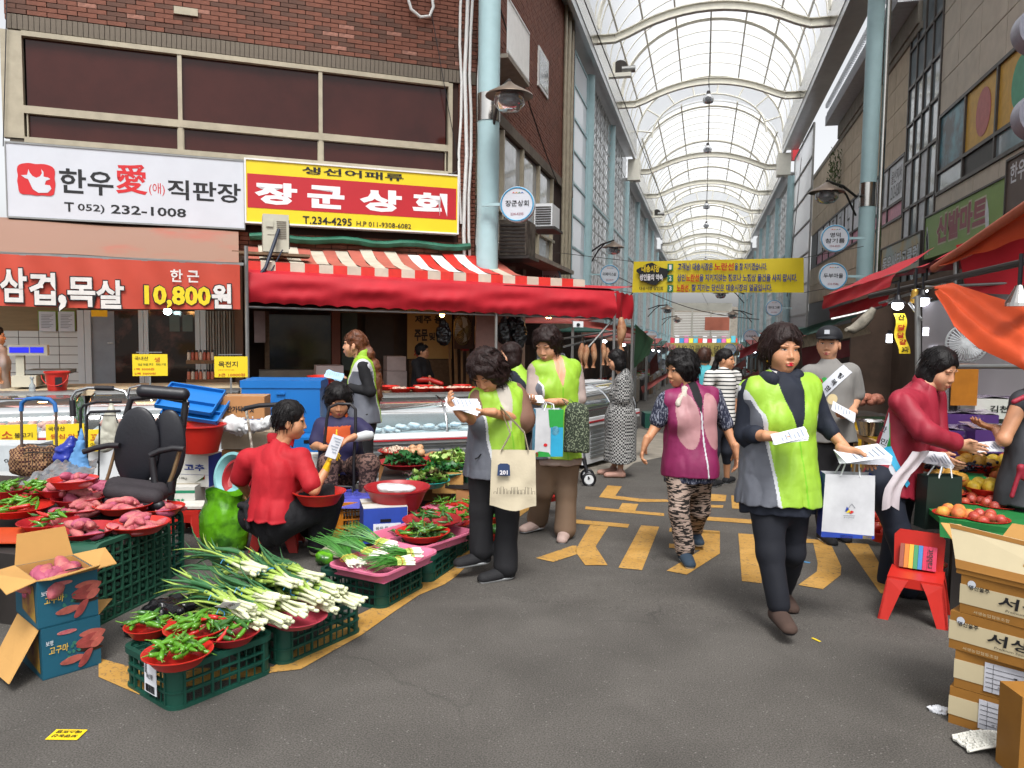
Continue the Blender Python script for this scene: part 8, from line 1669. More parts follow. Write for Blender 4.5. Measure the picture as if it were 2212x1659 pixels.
class Person:
 def __init__(p,label,k,J,fy=0,s=1.0,skin=M_skin,g=.008,sex='f',fat=1.0,group=None):
  p.k,p.s,p.g,p.skin,p.sex,p.fat=k,s,g,skin,sex,fat
  p.va=math.degrees(atan2(J['hd'][0]-PCX,FOC));fy-=p.va;p.J={n:at_k(v[0],v[1],k+(v[2]if len(v)>2 else 0))for n,v in J.items()}
  j=p.J;p.F=fdir(fy);b=j.get('an1',j.get('hp1'));base=(j.get('an0',b)+b)/2;base=np.array([base[0],base[1],gz(base[1])]);p.base=base
  p.t=T('person',label,'person',base);p.X=nrm((j['sh1']-j['sh0']));p.U=nrm((j['sh0']+j['sh1'])/2-(j['hp0']+j['hp1'])/2);p.F=nrm(p.F-p.U*(p.F@p.U))
 def torso(p,S,g=0,hem=None,sk=0,ks=.05):
  j,s,F=p.J,p.s,p.F;m=(j['sh0']+j['sh1'])/2;h=(j['hp0']+j['hp1'])/2;U=p.U;c=m-U*.10*s;w=c*.45+h*.55;f=p.fat;hw=np.linalg.norm(j['sh1']-j['sh0'])/2
  r1=min(.15*s*f,hw*1.0+.02)+g;S.cone(c,w,r1,.135*s*f+g,k=ks,flat=F,ff=.72);S.cone(w,h,.135*s*f+g,.152*s*f+g,k=ks,flat=F,ff=.76)
  i=p.X*.02;S.cone(j['sh0']+i,j['sh1']-i,.048*s+g,k=.06);S.cone(j['nk'],m-U*.05,.05*s+g*.5,.09*s,k=.05)
  if p.sex=='f':
   for q in(-1,1):S.ell(c-U*.045*s+p.X*q*.062*s+F*.072*s,np.array([.058,.05,.058])*s+g*.8,k=.05)
  if hem is not None:e=h+(h-m)/np.linalg.norm(h-m)*hem;S.cone(h,e,.155*s*f+g,.16*s*f+g+sk,k=ks,flat=F,ff=.8);S.cut(e,-p.U)
 def arm(p,S,i,r=(.045,.036),g=0,upto=1.0,fore=False,k=.03):
  j,s=p.J,p.s;a,e,w=j[f'sh{i}'],j[f'el{i}'],j[f'wr{i}'];r0,r1=r[0]*s+g,r[1]*s+g
  if upto<=1:q=a+(e-a)*upto;S.cone(a,q,r0,r1+(r0-r1)*(1-upto),k=k)
  else:S.cone(a,e,r0,r1,k=k);S.cone(e,e+(w-e)*(upto-1),r1,r1-.006*s,k=.02)
  if fore:S.cone(e,w,r1*.98,.024*s,k=.02)
 def legs(p,S,g=0,r=(.082,.055,.036),upto=1.0,k=.03,flare=0):
  j,s=p.J,p.s
  for i in(0,1):
   h,n,a=j[f'hp{i}'],j[f'kn{i}'],j[f'an{i}'];S.cone(h,n,r[0]*s*p.fat+g,r[1]*s+g,k=k);S.cone(n,n+(a-n)*upto,r[1]*s+g,r[2]*s+g+flare,k=k)
 def hips(p,S,g=.012):j=p.J;h=(j['hp0']+j['hp1'])/2;S.cone(h+p.U*.02,h-p.U*.06,.148*p.s*p.fat+g,.12*p.s+g,k=.05,flat=p.F,ff=.8)
 def mesh(p,name,S,m,h=None,disp=None,fn=None,parent=None):
  V,Q=S.surf(h or p.g,disp)
  mi=None
  if fn is not None:mi=fn(V[Q].mean(1))
  return p.t.part(name,npmesh(name,V,Q,m,mi,p.t.inv),[],parent=parent),V,Q
 def body(p,yaw,pit=0,roll=0,hair='short',hm=M_hair,lip=M_lip,hs=1.0,legs=True,arms=True,shows=True,strands=140,seed=0,glove=None,eyes=True,face=1.0):
  j,s=p.J,p.s;S=SDF();p.torso(S,-.026);S.cone(j['nk']-p.U*.02,j['hd']-EZ*.05*s,.05*s,.045*s,k=.03)
  if arms:
   for i in(0,1):p.arm(S,i,fore=True,k=.02)
  if legs:p.legs(S,-.006)
  V,Q=S.surf(max(p.g,.009));Vs,Qs=[V],[Q]
  f=fdir(yaw-p.va,pit);R=nrm(np.cross(f,EZ));U=np.cross(R,f);ro=radians(roll);R,U=R*cos(ro)+U*sin(ro),U*cos(ro)-R*sin(ro);A=np.array([R,f,U]).T*s*hs;C=j['hd'];p.R,p.f,p.Uh,p.C,p.A=R,f,U,C,A
  W=lambda x,y,z:C+A@np.array([x,y,z]);q=s*hs;S=SDF();rot=np.array([R,f,U]).T
  E=lambda x,y,z,a,b,c,k=.02,op='u':S.ell(W(x,y,z),np.array([a,b,c])*q,k=k*q,R=rot,op=op)
  fw=face;E(0,-.012,.032,.073,.09,.082);E(0,.018,-.045,.060*fw,.064,.072,.035);E(0,.052,-.094,.026,.022,.02,.03)
  for x in(-1,1):E(x*.034*fw,.046,-.04,.03,.026,.032,.035);E(x*.076,-.008,-.018,.009,.018,.031,.006);E(x*.031,.098,.004,.014,.012,.008,.012,'s');E(x*.03,.074,.018,.024,.012,.007,.012)
  S.cone(W(0,.078,.004),W(0,.094,-.036),.0065*q,.0105*q,k=.014*q)
  for x in(-1,1):E(x*.012,.086,-.041,.008,.009,.007,.006)
  E(0,.083,-.067,.022,.010,.0065,.008);E(0,.081,-.078,.019,.010,.007,.006)
  S.cone(W(0,-.02,-.05),j['nk'],.05*q,.05*s,k=.03);hv,hq=S.surf(.0048 if p.g<=.008 else .006);Vs.append(hv);Qs.append(hq)
  bv=BVHTree.FromPolygons(hv.tolist(),hq.tolist())
  if arms:
   for i in(0,1):
    hd_=p.hands.get(i)if hasattr(p,'hands')else None
    if hd_ is None:continue
    S=SDF();hand(S,j[f'wr{i}'],hd_[0],hd_[1],s,*hd_[2:]);S.cone(j[f'wr{i}']-nrm(np.asarray(hd_[0]))*.04,j[f'wr{i}'],.025*s,.022*s);v,qq=S.surf(.0042 if p.g<=.008 else .006);
    if glove==i:p.t.part('glove',npmesh('glove',v,qq,mat('yellow_rubber_glove','#d9b01c',rough=.35),inv=p.t.inv),[])
    else:Vs.append(v);Qs.append(qq)
  n=0;QQ=[]
  for v,qq in zip(Vs,Qs):QQ.append(qq+n);n+=len(v)
  p.t.part('body',npmesh('body',np.concatenate(Vs),np.concatenate(QQ),p.skin,inv=p.t.inv),[])
  def patch(name,pts,m,off=.0012):
   c=np.mean(pts,0);P=[]
   for x,z in[c]+list(pts):
    o=W(x,.2,z);h=bv.ray_cast(Vector(o),Vector(-f));P.append((np.array(h[0])if h[0]else W(x,.07,z))+f*off*q)
   mb=MB();n=len(pts);mb.add(P,[(0,1+i,1+(i+1)%n)for i in range(n)]);p.t.part(name,mb,m)
  if eyes:
   el=lambda cx,cz,a,b,n=12,sk=0:[(cx+a*cos(2*pi*i/n),cz+b*sin(2*pi*i/n)+sk*a*cos(2*pi*i/n))for i in range(n)]
   for x in(-1,1):
    dn=pit<-15;sk=x*.12
    if not dn:patch('eye',el(x*.031,.002,.0125,.0046,sk=sk),M_eyew);patch('iris',el(x*.031,.002,.0055,.0046),M_iris,.002)
    patch('eyelash',[(x*.031+a*.0145,(.0055 if not dn else-.0015)-abs(a)**2*.004+sk*a*.0145+b)for a,b in((-1,0),(-.5,.0008),(0,.001),(.5,.0008),(1,0),(.5,-.0016),(0,-.0016),(-.5,-.0016))],M_brow,.0024)
    patch('eyebrow',[(x*(.031+a*.019),.021+b+(.003 if a>-.5 else 0)-max(0,a)*.004)for a,b in((-1,.001),(-.3,.0035),(.4,.003),(1,.0),(.4,.0002),(-.3,.0004),(-1,-.001))],M_brow,.0012)
   patch('lip',[(a*.025,-.066+b*1.2)for a,b in((-1,-.006),(-.5,.001),(-.15,.0032),(0,.0022),(.15,.0032),(.5,.001),(1,-.006),(0,-.0062))],lip,.003);patch('lip',[(a*.0235,-.0725-b*1.1)for a,b in((-1,0),(0,.0006),(1,0),(.55,.0068),(0,.009),(-.55,.0068))],lip,.003)
  S=SDF();big={'short':.012,'bob':.014,'perm':.026,'curly':.034,'crop':.008,'long':.012,'pony':.008,'cap':.004,'vol':.026}[hair]
  E(0,-.018,.04,.076+big,.092+big,.084+big)
  if hair in('perm','curly'):E(0,-.03,.0,.078+big,.08+big*.8,.075+big,.03)
  if hair=='vol':E(0,-.035,-.015,.104,.078,.09,.04)
  if hair=='bob':E(0,-.032,-.055,.102,.085,.10,.03)
  if hair=='short':E(0,-.04,-.01,.078,.07,.07,.03)
  if hair=='curly':E(0,-.035,-.05,.11,.085,.06,.04)
  if hair=='pony':S.cone(W(0,-.1,.0),W(0,-.13,-.14),.03*q,.045*q,k=.03);S.cone(W(0,-.13,-.14),W(0,-.12,-.24),.045*q,.012*q,k=.02)
  if hair=='long':
   E(0,-.07,-.05,.075,.055,.1,.03)
   for zz in(0,1,2,3):S.ell(W(0,(-.12,-.185,-.215,-.225)[zz],-.09-zz*.12),np.array([.075-.005*zz,.055,.095])*q,k=.03,R=np.eye(3))
  E(0,.105,-.038,.064,.078,.09,.02,'s')
  if hair in('crop','pony','cap'):E(0,.03,-.10,.12,.085,.085,.02,'s')
  v,qq=S.surf(.0065 if p.g<=.008 else .009,lambda P:.004*ridge(P,26,seed)+(.012*vnoise(P,30,seed)if hair in('perm','curly','long')else 0));ho=p.t.part('hair',npmesh('hair',v,qq,hm,inv=p.t.inv),[])
  if strands:
   mb=MB();mb.smooth=True;rr=random.Random(seed)
   cw={'perm':.35,'curly':.42,'long':.4,'vol':.12}.get(hair,.1)
   for i in range(strands):
    o=v[rr.randrange(len(v))];n_=nrm(o-C)
    if n_@f>.45 and(o-C)@U<.08*q:continue
    d=nrm(-U*.6+(n_-U*(n_@U))*.5+R*rr.uniform(-cw,cw)+f*rr.uniform(-.4,.3)*cw*2);d=nrm(d-n_*(d@n_)*.9);P=[o+n_*.001];ph=rr.random()*6
    L_=rr.uniform(.03,.06)*q*(1.6 if hair=='long' else 1)
    for kk in range(1,6):d=nrm(d+R*cw*.7*sin(ph+kk*1.7)-U*.15);P.append(P[-1]+d*L_/5+n_*cw*.006*cos(ph+kk*2.1))
    mb.tube(P,[.0024,.0026,.0022,.0018,.0012,.0005],3)
   p.t.part('hair_strands',mb,hm,kind='stuff')
 def shoe(p,i,toe,m,sole=M_ws,hgt=.05,w=.042):
  a=p.J[f'an{i}'];s=p.s;g_=gz(a[1]);d=np.asarray(toe,float);d=nrm([d[0],d[1],0]);lift=max(0,a[2]-.09*s-g_);z0=g_+lift;S=SDF();h=np.array([a[0],a[1],z0+.035])-d*.02;t_=np.array([a[0],a[1],z0+.026])+d*.15*s
  S.cone(h,t_,.038*s,.03*s,k=.03);S.cone(a+EZ*.0,h,.036*s,.036*s,k=.03);S.cone(h+d*.08*s+EZ*.005,t_,w*s*.95,.032*s,k=.03,flat=EZ,ff=.7);S.cut((0,0,z0+.012),-EZ,.002)
  p.mesh('shoe',S,m,h=.007);S=SDF();S.cone(h,t_,.044*s,.036*s);S.cut((0,0,z0+.001),-EZ,.002);S.cut((0,0,z0+.02),EZ,.002);p.mesh('sole',S,sole,h=.007)
wr_=lambda a,f,sd=0:(lambda P:1.3*a*ridge(P*np.array([1,1,.38]),f*.85,sd)+a*.35*vnoise(P*np.array([1,1,.5]),f*2.6,sd+3)-.5*a)
def vest_fn(p,side=.105,vdepth=.17,vw=.045,piping=.014,open_=0):
 j,s=p.J,p.s;m=(j['sh0']+j['sh1'])/2;X,F,U=p.X,p.F,p.U;up=p.U
 def fn(C):
  d=C-m;x,y,z=d@X,d@F,d@up;ax=np.abs(x);mi=np.zeros(len(C),int)
  lim=side*s*(1-.12*np.clip((-z-.1)*3,0,1)+.35*np.clip((z+.12)*8,0,1));mi[ax>lim]=1;mi[(ax>lim-piping)&(ax<=lim)]=2;mi[(ax>lim)&(z>-.05)]=2
  v=(y>0)&(ax<vw*s*np.clip(1+z/(vdepth*s),0,1)+open_);mi[v&(z>-vdepth*s)]=3
  mi[(y>0)&(ax<.0042)&(z<-vdepth*s)]=4
  return mi
 return fn
def collar(p,m,r=.062,h=.05,th=.008,gap=50,tilt=.02):
 c=p.J['nk']+p.U*.01;mb=MB();mb.smooth=True;X,F,U=p.X,p.F,p.U;n=22;a0=radians(90+gap);a1=radians(450-gap)
 P=[(c+X*cos(a)*(r+dr)*p.s+F*sin(a)*(r*.92+dr)*p.s-U*.0+U*(z+tilt*-sin(a)))for a in[a0+(a1-a0)*i/n for i in range(n+1)]for dr,z in((.006,-.02),(.012,h*.6),(.006,h),(0,h-.003),(-.002,0))]
 mb.add(P,[(i*5+q,(i+1)*5+q,(i+1)*5+(q+1)%5,i*5+(q+1)%5)for i in range(n)for q in range(5)]+[(0,1,2,3,4),tuple(n*5+q for q in range(5))]);p.t.part('collar',mb,m,sm=60)
def ribbon(t,name,bv,pts,w,n,m,off=.006,start=.4):
 """strip conforming to a surface: pts are centre points, cast along -n"""
 P=[]
 for i,c in enumerate(pts):
  d=nrm(pts[min(i+1,len(pts)-1)]-pts[max(i-1,0)]);sd=nrm(np.cross(d,n))
  for q in(-1,1):
   o=c+sd*w/2*q;h=bv.ray_cast(Vector(o+n*start),Vector(-n));x=np.array(h[0])if h[0]and abs((np.array(h[0])-c)@n)<.25 else(P[-2]if len(P)>1 else c);P.append(x+n*off)
 mb=MB();k=len(pts);mb.add(P,[(2*i,2*i+1,2*i+3,2*i+2)for i in range(k-1)]);t.part(name,mb,m,sm=60);return P
TOW=-CH
p=Person('woman in navy hooded jacket and lime vest striding forward with papers',3.95,dict(hd=(1690,756),nk=(1686,822),sh0=(1622,850,-.02),sh1=(1748,838,.05),el0=(1608,938,.0),wr0=(1673,943,-.2),el1=(1778,915,.06),wr1=(1832,974,-.08),hp0=(1652,1052),hp1=(1712,1052,.02),kn0=(1664,1192,-.06),an0=(1682,1305,-.1),kn1=(1712,1190,.06),an1=(1690,1275,.36)),fy=20,s=1.02,g=.0065,fat=1.06)
p.hands={0:(RH*.9+TOW*.4-EZ*.02,EZ*.8+TOW*.3,.5,1),1:(RH*.8-EZ*.35+TOW*.2,-EZ*.6+TOW*.5,.55,-1)}
p.body(30,1,2,hair='vol',hm=M_hairb,lip=M_lipr,hs=.97,strands=300,face=1.04)
S=SDF();p.torso(S,.012,.13)
for i,u in((0,1.35),(1,1.35)):p.arm(S,i,(.056,.046),.004,u)
p.mesh('jacket',S,M_navy,disp=wr_(.006,14,1));S=SDF();p.torso(S,.031,.085,.01)
_,V,Q=p.mesh('vest',S,[M_neon,M_gry,M_wpi,M_navy,mat('zip_lime','#6fae1c',rough=.5)],disp=wr_(.006,16,2),fn=vest_fn(p,.168,.24,.062),h=.0045);bv1=BVHTree.FromPolygons(V.tolist(),Q.tolist())
c=(p.J['sh0']+p.J['sh1'])/2;q=c+p.X*.075-p.U*.20;letter(p.t,'울주문화원',M_bprint,q+p.F*.135,p.X,p.U,.075,.012,bold=.02)
S=SDF();nk=p.J['nk']
for a in range(0,13):an=radians(-35+a*250/12);S.cone(nk+p.X*cos(an)*.075+p.F*sin(-an)*.0-p.F*sin(an)*.06-EZ*.015,nk+p.X*cos(an)*.085-p.F*sin(an)*.075+EZ*.012,.036,k=.03)
for x in(-1,1):S.cone(nk+p.X*x*.078,nk+p.F*.10-EZ*.17+p.X*x*.02,.032,.02,k=.02)
p.mesh('hood',S,M_navy,disp=wr_(.004,20,3));collar(p,mat('white_red_collar','#c9c6c4',rough=.7),.056,.055,gap=38)
S=SDF();p.legs(S,.008,flare=.012);p.hips(S);p.mesh('trousers',S,mat('navy_trousers','#10131d',rough=.8,bump=.1,bs=30),disp=wr_(.005,11,4))
p.shoe(0,TOW,mat('brown_suede_shoe','#43332c',rough=.9),M_blk);p.shoe(1,TOW,mat('brown_suede_shoe','#43332c'),M_blk)
for x in(-1,1):q=p.C+p.A@np.array([x*.08,0,-.062]);mb=MB();mb.ball(q,.006,8);p.t.part('earring',mb,mat('gold','#c9963a',rough=.25,metal=1))
def papers(label,c,d,n,w=.10,l=.21,k=4,fan_=.1,m=M_paper,txt=None):
 t=T('leaflets',label,'papers',c);d=nrm(d);n=nrm(n-d*(n@d));l_=np.cross(n,d)
 for i in range(k):
  a=(i-k/2)*fan_;d2=d*cos(a)+l_*sin(a);l2=l_*cos(a)-d*sin(a);mb=MB(fr4(c+n*i*.004,l2,d2,n));mb.box(-w/2,w/2,-l/2,l/2,0,.0008);t.part('sheet',mb,m)
 mb=MB(fr4(c+n*(k*.004),l2,d2,n));[mb.box(-w*.35,w*.3-(q%3)*w*.15,l*(.36-.12*q),l*(.39-.12*q),0,.0006)for q in range(6)];t.part('print',mb,mat('leaflet_print','#8d97a8',rough=.6));return t
papers('folded leaflets held in the right hand of the woman in navy and lime',at_k(1706,944,3.68),RH*.9+TOW*.2+EZ*.25,EZ+TOW*.6,.08,.16,3)
papers('fanned stack of leaflets in the lowered hand of the woman in navy and lime',at_k(1862,988,3.85),RH+EZ*.08,EZ+TOW*.4,.13,.24,7,.05)
def paperbag(label,c,w,h,d,yaw,m,side,prints,handle_top,cat='bag'):
 t=T('shopping_bag',label,cat,c,atan2(RH[1],RH[0])+yaw);mb=MB();mb.add([(x*w/2*sx,y*d/2,z)for z,sx in((0,1),(h,.93))for x,y in((-1,-1),(1,-1),(1,1),(-1,1))],[(0,1,5,4),(2,3,7,6),(0,3,2,1)]);t.part('bag',mb,m,local=True)
 mb=MB();mb.add([(x*w/2*sx,y*d/2,z)for z,sx in((0,1),(h,.93))for x,y in((-1,-1),(1,-1),(1,1),(-1,1))],[(1,2,6,5),(3,0,4,7)]);t.part('side',mb,side,local=True)
 for y in(-1,1):
  tp_=t.inv@np.append(handle_top,1);mb=MB();mb.tube([(-w*.18,y*d/2,h*.97),(-w*.12+tp_[0]*.5,y*d*.3,(h+tp_[2])/2+.02),tuple(tp_[:3]),(w*.12+tp_[0]*.5,y*d*.3,(h+tp_[2])/2+.02),(w*.18,y*d/2,h*.97)],.004,6);t.part('handle',mb,M_ws,local=True)
 for(P,mm)in prints:mb=MB();mb.poly([(x*w,-d/2-.003,z*h)for x,z in P]);t.part('print',mb,mm,local=True)
 t.w,t.d,t.h=w,d,h;return t
cb=at_k(1825,1150,3.9);cb[2]=at_k(1825,1157,3.9)[2]
circ=lambda cx,cz,a,b,n=18:[(cx+a*cos(2*pi*i/n),cz+b*sin(2*pi*i/n))for i in range(n)]
M_bl=mat('royal_blue_print','#24409a')
t=paperbag('white paper shopping bag with bird emblem and blue gusset',cb,.255,.32,.09,-.12,mat('glossy_white_bag','#c3c4c8',rough=.35),M_bl,[([(-.5,0),(.5,0),(.5,.05),(-.5,.09)],M_bl),([(-.15,.0),(.1,0),(.1,.04),(-.15,.05)],M_redf),([(.28,.0),(.45,.0),(.45,.05),(.28,.05)],M_yelc),([(-.07,.42),(-.04,.50),(.02,.44)],M_bl),([(-.05,.40),(.0,.46),(.04,.41)],M_yelc),([(.0,.41),(.05,.44),(.1,.42),(.04,.385)],M_tred),([(-.02,.47),(.05,.55),(.05,.542),(-.015,.465)],M_gry),([(.05,.55),(.12,.48),(.115,.475),(.05,.54)],M_gry),([(-.1,.36),(.12,.36),(.12,.355),(-.1,.355)],M_gry)],at_k(1840,985,3.9))
letter(t,'울주문화원',M_gry,(t.M@np.array([0,-.05,.32*.33,1]))[:3],t.M[:3,0],EZ,.05,.008)
p=Person('older woman in pink and purple vest with zebra trousers and white scarf',5.22,dict(hd=(1470,798),nk=(1490,842),sh0=(1440,866,-.03),sh1=(1540,856,.05),el0=(1418,918,.0),wr0=(1394,958,-.06),el1=(1568,918,.08),wr1=(1590,975,.02),hp0=(1468,1010),hp1=(1512,1010),kn0=(1466,1105,-.08),an0=(1480,1185,-.08),kn1=(1510,1100,.1),an1=(1500,1142,.42)),fy=-10,s=.98,g=.008,fat=1.02)
p.hands={0:(-EZ*.9-RH*.25,-CH*.2+RH*.8,.7,-1),1:(-EZ+RH*.1,-RH*.8,.5,1)}
p.body(-58,-8,0,hair='perm',hm=M_hair,strands=380,seed=3);
S=SDF();p.torso(S,.008,.10)
for i in(0,1):p.arm(S,i,(.062,.055),.004,.95 if i else .8)
p.mesh('blouse',S,M_blou,disp=wr_(.005,14,5));S=SDF();p.torso(S,.028,.06)
def fn2(C):
 d=C-(p.J['sh0']+p.J['sh1'])/2;x,y,z=d@p.X,d@p.F,d@p.U;mi=np.zeros(len(C),int);e=((np.abs(x)-.085)/.075)**2+((z+.15)/.19)**2;mi[(e<1)]=1;mi[(x>.125)&(z<-.1)&(z>-.37)]=2;mi[(y>0)&(np.abs(x)<.005)]=3;mi[(y>0)&(np.abs(x)<.03*np.clip(1+z/.1,0,1))]=4;return mi
p.mesh('vest',S,[mat('magenta_vest','#7c1f4e',rough=.55,bump=.3,bs=20),mat('dusty_pink_vest','#a5797c',rough=.5,bump=.3,bs=20),M_navy,M_wpi,M_blkc],disp=wr_(.004,16,6),fn=fn2,h=.0055);collar(p,mat('magenta_vest','#7c1f4e'),.062,.055,gap=40)
S=SDF();nk=p.J['nk']+EZ*.01
for a in range(12):an=2*pi*a/12;S.cone(nk+p.X*cos(an)*.056+p.F*sin(an)*.056+EZ*.01*-sin(an),nk+p.X*cos(an+.5)*.056+p.F*sin(an+.5)*.056,.013,k=.01)
S.cone(nk+p.F*.065-p.X*.02,nk+p.F*.12-p.X*.035-EZ*.17,.014,.02,k=.01,flat=p.F,ff=.5);S.cone(nk+p.F*.065-p.X*.02,nk+p.F*.11-p.X*.06-EZ*.10,.013,.016,k=.01,flat=p.F,ff=.5);p.mesh('scarf',S,mat('white_scarf','#b9b0a4',rough=.8,var=.2,vs=60),h=.006,disp=wr_(.003,40,2))
S=SDF();p.legs(S,.012,flare=.016);p.hips(S);p.mesh('trousers',S,M_zeb,disp=wr_(.005,10,7));p.shoe(0,TOW,mat('blue_knit_shoe','#2c3c4c',rough=.8));p.shoe(1,TOW,mat('blue_knit_shoe','#2c3c4c'))
p=Person('woman with dark wavy hair in lime vest bent over leaflets, canvas tote on arm',4.72,dict(hd=(1052,806,-.08),nk=(1078,846,-.0),sh0=(1036,862,-.04),sh1=(1112,852,.06),el0=(1024,908,-.1),wr0=(992,893,-.3),el1=(1130,906,.0),wr1=(1052,890,-.25),hp0=(1046,1010),hp1=(1092,1010,.03),kn0=(1040,1102),an0=(1040,1187,.0),kn1=(1096,1110,.0),an1=(1092,1222,-.05)),fy=-30,s=1.0,g=.0068,fat=1.03)
p.hands={0:(-RH*.5+EZ*.6+TOW*.2,EZ*.3+RH*.8,.8,1),1:(-RH-EZ*.0+TOW*.2,EZ,.7,-1)}
p.body(-32,-38,-6,hair='curly',hm=M_hairb,strands=520,seed=5)
S=SDF();p.torso(S,.008,.03);p.arm(S,1,(.068,.066),.006,1.05);p.arm(S,0,(.06,.05),.004,.8);p.mesh('blouse',S,M_mau,disp=wr_(.007,13,8))
S=SDF();p.torso(S,.031,.06,.012);_,V,Q=p.mesh('vest',S,[M_neon,M_gry,M_wpi,mat('cream_tshirt','#a9a298',rough=.8),mat('zip_lime','#6fae1c')],disp=wr_(.006,15,9),fn=vest_fn(p,.15,.2,.04),h=.0045);collar(p,M_gry,.066,.055,gap=45)
letter(p.t,'울주문화원',M_bprint,(p.J['sh0']+p.J['sh1'])/2+p.X*.06-p.U*.19+p.F*.13,p.X,p.U,.075,.012,bold=.02)
mb=MB();q=(p.J['sh0']+p.J['sh1'])/2-p.U*.34+p.F*.14-p.X*.02;mb.tube([q,q-EZ*.02+p.X*-.02,q-EZ*.025-p.X*.04],.004,5);p.t.part('zip_pull',mb,M_black)
S=SDF();p.legs(S,.014,flare=.024);p.hips(S);p.mesh('trousers',S,M_blkc,disp=wr_(.005,10,10));tl_=-RH*.85+TOW*.5
for i in(0,1):p.shoe(i,tl_,mat('black_knit_shoe','#17171a',rough=.8,bump=.3,bs=150))
papers('white leaflets read by the woman with the canvas tote',at_k(1000,876,4.42),-RH+EZ*.1+TOW*.3,EZ+TOW*.7,.10,.2,3,.25)
c=at_k(1108,1095,4.45);t=T('tote_bag','cream canvas tote with blue 201 house number print on her forearm','bag',c,atan2(RH[1],RH[0])-.0);w,h,dd=.25,.335,.09
cc=c+EZ*.165;mb=MB();mb.smooth=True
for y in(-1,1):mb.grid(lambda u,v:cc+RH*((u-.5)*(w+.02*(1-v)))+EZ*((v-.5)*h-.012*(1-v)*cos((u-.5)*6))+TOW*(y*(.035*(1-v)*sin(pi*min(1,max(0,u)))+.006)+.006*vnoise(np.array([u*5,v*6,y+2.]),1,3)),14,16)
t.part('bag',mb,M_cream)
top=p.J['el1']*.35+p.J['wr1']*.65+EZ*.045
for y in(-1,1):mb=MB();mb.tube([cc+RH*-.07+EZ*.165+CH*y*.012,cc-RH*.02+EZ*.26+CH*y*.02,top+CH*y*.02,cc+RH*.06+EZ*.27+CH*y*.02,cc+RH*.085+EZ*.165+CH*y*.012],.014,6,flat=.25);t.part('strap',mb,M_cream,sm=60)
o=cc+TOW*.035;letter(t,'201',M_twhite,o-RH*.055+EZ*.045+TOW*.012,RH,EZ,.045,.025,bold=.03);mb=MB();b_=o-RH*.055+EZ*.058+TOW*.008;mb.poly([b_+RH*x+EZ*z for x,z in((-.037,-.033),(.037,-.033),(.034,.028),(.02,.038),(-.02,.038),(-.034,.028))]);t.part('plate_print',mb,mat('navy_print','#27395c',rough=.7))
mb=MB()
for i in range(12):x=-.11+i*.02;hh=.012+.03*abs(sin(i*2.3));mb.tube([o+RH*x-EZ*.08+TOW*.012,o+RH*x+EZ*(hh-.08)+TOW*.01,o+RH*(x+.014)+EZ*(hh-.08)+TOW*.01,o+RH*(x+.014)-EZ*.08+TOW*.012],.0012,4)
t.part('skyline_print',mb,M_tblack,kind='stuff')
p=Person('woman with curly brown hair in lime vest holding two shopping bags',5.8,dict(hd=(1182,744,-.05),nk=(1200,786),sh0=(1158,802,-.03),sh1=(1240,798,.05),el0=(1152,860,-.05),wr0=(1160,868,-.25),el1=(1250,868,.0),wr1=(1188,868,-.22),hp0=(1180,975),hp1=(1224,975),kn0=(1172,1060),an0=(1162,1118,.18),kn1=(1224,1065,-.03),an1=(1220,1142,-.05)),fy=-18,s=1.02,g=.008,skin=M_skin2,fat=1.05)
p.hands={0:(-RH*.3+TOW*.6+EZ*.1,EZ,.6,1),1:(-RH+TOW*.2,EZ,.7,-1)}
p.body(-26,-22,0,hair='perm',hm=M_hairb,strands=380,seed=7)
S=SDF();p.torso(S,.008,.1)
for i in(0,1):p.arm(S,i,(.062,.058),.004,.9)
p.mesh('blouse',S,mat('pale_taupe_blouse','#a08f88',rough=.7,bump=.3,bs=25),disp=wr_(.006,13,2));S=SDF();p.torso(S,.029,.05,.01)
p.mesh('vest',S,[M_neon,M_gry,M_wpi,p.skin,mat('zip_lime','#6fae1c')],disp=wr_(.006,15,12),fn=vest_fn(p,.15,.13,.035),h=.005);collar(p,M_gry,.066,.055,gap=50)
letter(p.t,'울주문화원',M_bprint,(p.J['sh0']+p.J['sh1'])/2+p.X*.06-p.U*.17+p.F*.13,p.X,p.U,.075,.012,bold=.02)
S=SDF();p.legs(S,.018,flare=.03);p.hips(S);p.mesh('trousers',S,M_brw,disp=wr_(.004,9,13));sh_=mat('pink_beige_shoe','#a08a82',rough=.7)
for i in(0,1):p.shoe(i,(-RH*.7+TOW*.7)if i==0 else TOW-RH*.2,sh_)
papers('small white leaflet held by the woman with curly brown hair',at_k(1150,862,5.5),-RH+TOW*.3,EZ+TOW*.5,.09,.16,2,.2)
c=at_k(1182,984,5.4);M_cy=mat('cyan_print','#2f9cc4',rough=.4);M_gr2=mat('leaf_green_print','#2c9440',rough=.4)
t=paperbag('paper bag with green and light blue panel on her forearm',c,.20,.33,.1,.15,mat('glossy_white_bag','#c3c4c8'),M_cy,[([(.06,0),(.5,0),(.5,.62),(.06,.62)],M_cy),([(.02,.62),(.5,.62),(.5,1),(-.04,1)],M_gr2),(circ(.22,.55,.14,.1),mat('pale_cyan_print','#74bcd8',rough=.4)),([(-.5,0),(.1,0),(.0,.09),(-.35,.12),(-.5,.06)],M_gr2),(circ(-.42,.05,.06,.05),M_redf),(circ(-.12,.25,.07,.035),M_tred)],at_k(1178,868,5.55))
c=at_k(1245,978,5.5);t=T('shopping_bag','dark green speckled floral bag beside the paper bag','bag',c);S=SDF()
for x in(-1,1):S.cone(c+RH*x*.045+EZ*.03,c+RH*x*.04+EZ*.30,.04,.03,k=.04)
